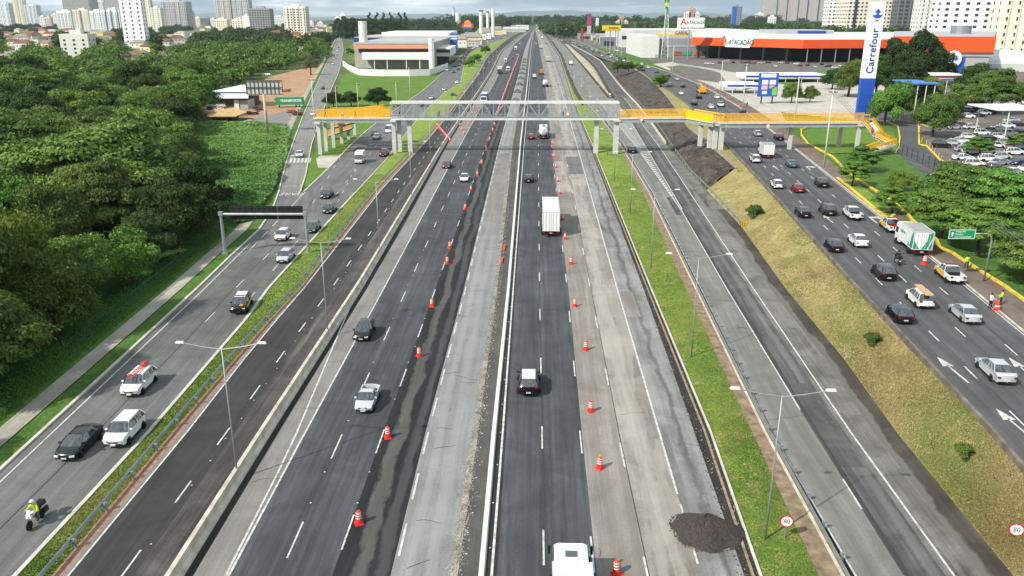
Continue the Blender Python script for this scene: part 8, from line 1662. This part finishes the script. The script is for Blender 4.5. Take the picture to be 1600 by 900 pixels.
# road studs and cracks
g = MB()
for f, D0, D1, st in ((E['l12'], 40, 170, 4), (E['l23'], 40, 150, 4), (off(E['grey_r'], .45), 38, 150, 2.2), (off(E['w2'], -.25), 38, 200, 5), (mixf(E['dark_l'], E['bar_l'], .60), 40, 160, 3.4)):
    D = D0
    while D < D1: y = yD(D); q_ = P(f(y), y, .02); g.box(q_.x+rnd.uniform(-.08, .08), q_.y, .025, .11, .09, .03); D += st*rnd.choice([1, 1, 1, 2])
tag(g.build('road_studs', M_WHITE), kind='structure')
g = MB()
def crack(x, y, dx, dy, n, w_=.03):
    p0 = P(x, y, .016); d = math.atan2(dy, dx)
    for k in range(n):
        d += rnd.uniform(-.7, .7)*.6; L_ = rnd.uniform(.15, .45); q_ = p0+Vector((math.cos(d)*L_, math.sin(d)*L_, 0)); nn = Vector((-math.sin(d), math.cos(d), 0))*w_*rnd.uniform(.5, 1); g.quad(p0-nn, p0+nn, q_+nn, q_-nn); p0 = q_; d += (math.atan2(dy, dx)-d)*.3
for i in range(16): y = yD(rnd.uniform(40, 130)); crack(E['grey_l'](y)+rnd.uniform(.15, .7)*(E['grey_r'](y)-E['grey_l'](y)), y, rnd.choice([-1, 1]), rnd.uniform(-.5, .5), rnd.randint(3, 8))
for i in range(8): y = yD(rnd.uniform(40, 130)); f = rnd.choice([E['seam'], E['lr2'], E['solid_r']]); crack(f(y)+rnd.uniform(5, 50)*(y/900), y, rnd.choice([-.2, 1, .1]), rnd.uniform(-1, 1), rnd.randint(3, 9), .022)
for D in (61, 92, 150): y = yD(D); crack(E['lr2'](y)+4, y, 1, .02, 9, .014); crack(E['wa'](y)+6, y+8, 1, .1, 16, .02)
for i in range(8): y = yD(rnd.uniform(45, 140)); crack(E['bar_r'](y)+rnd.uniform(10, 40)*(y/900), y, 1, .3, 9, .02)
tag(g.build('road_cracks', M_TAR), kind='structure')
# cut patches of newer and older asphalt
def cut(name, f0, f1, y0, y1, m): ribbon(name, f0, f1, rows(y0, y1), m, .005)
cut('asphalt_patch', off(E['seam'], .1), off(E['lr2'], -.1), 252, 300, M_TAN2); cut('asphalt_patch', E['lr2'], off(E['solid_r'], -.2), 245, 272, M_LS); cut('asphalt_patch', off(E['grey_l'], .5), off(E['grey_r'], -.5), 240, 368, M_SHO)
cut('asphalt_patch', E['solid_r'], mixf(E['solid_r'], E['pav_r'], .55), 455, 495, M_TAN); cut('asphalt_patch', off(E['wa'], 2.2), off(E['la'], -.2), 308, 336, M_EXPD); cut('asphalt_patch', E['la'], off(E['wb'], -.9), 599, 730, M_MEDG); cut('asphalt_patch', E['gr_l'] if 0 else off(E['ls_l'], .9), off(E['gr_l'], -.4), 402, 560, road('service_patch', (.105, .105, .103), .7, 1.3, .5, .5, seed=41))
# ================================================================ haze
g = MB(); g.bbox(-34500, -290, -1.2, 34500, 34500, 360)
hz_m = bpy.data.materials.new('haze'); hz_m.use_nodes = True; nt = hz_m.node_tree; nt.nodes.remove(nt.nodes['Principled BSDF']); pv = nt.nodes.new('ShaderNodeVolumePrincipled'); pv.inputs['Color'].default_value = (.72, .84, .95, 1); pv.inputs['Density'].default_value = .00004; pv.inputs['Anisotropy'].default_value = .2
nt.links.new(pv.outputs[0], nt.nodes['Material Output'].inputs['Volume']); o = g.build('haze', hz_m); o['kind'] = 'stuff'
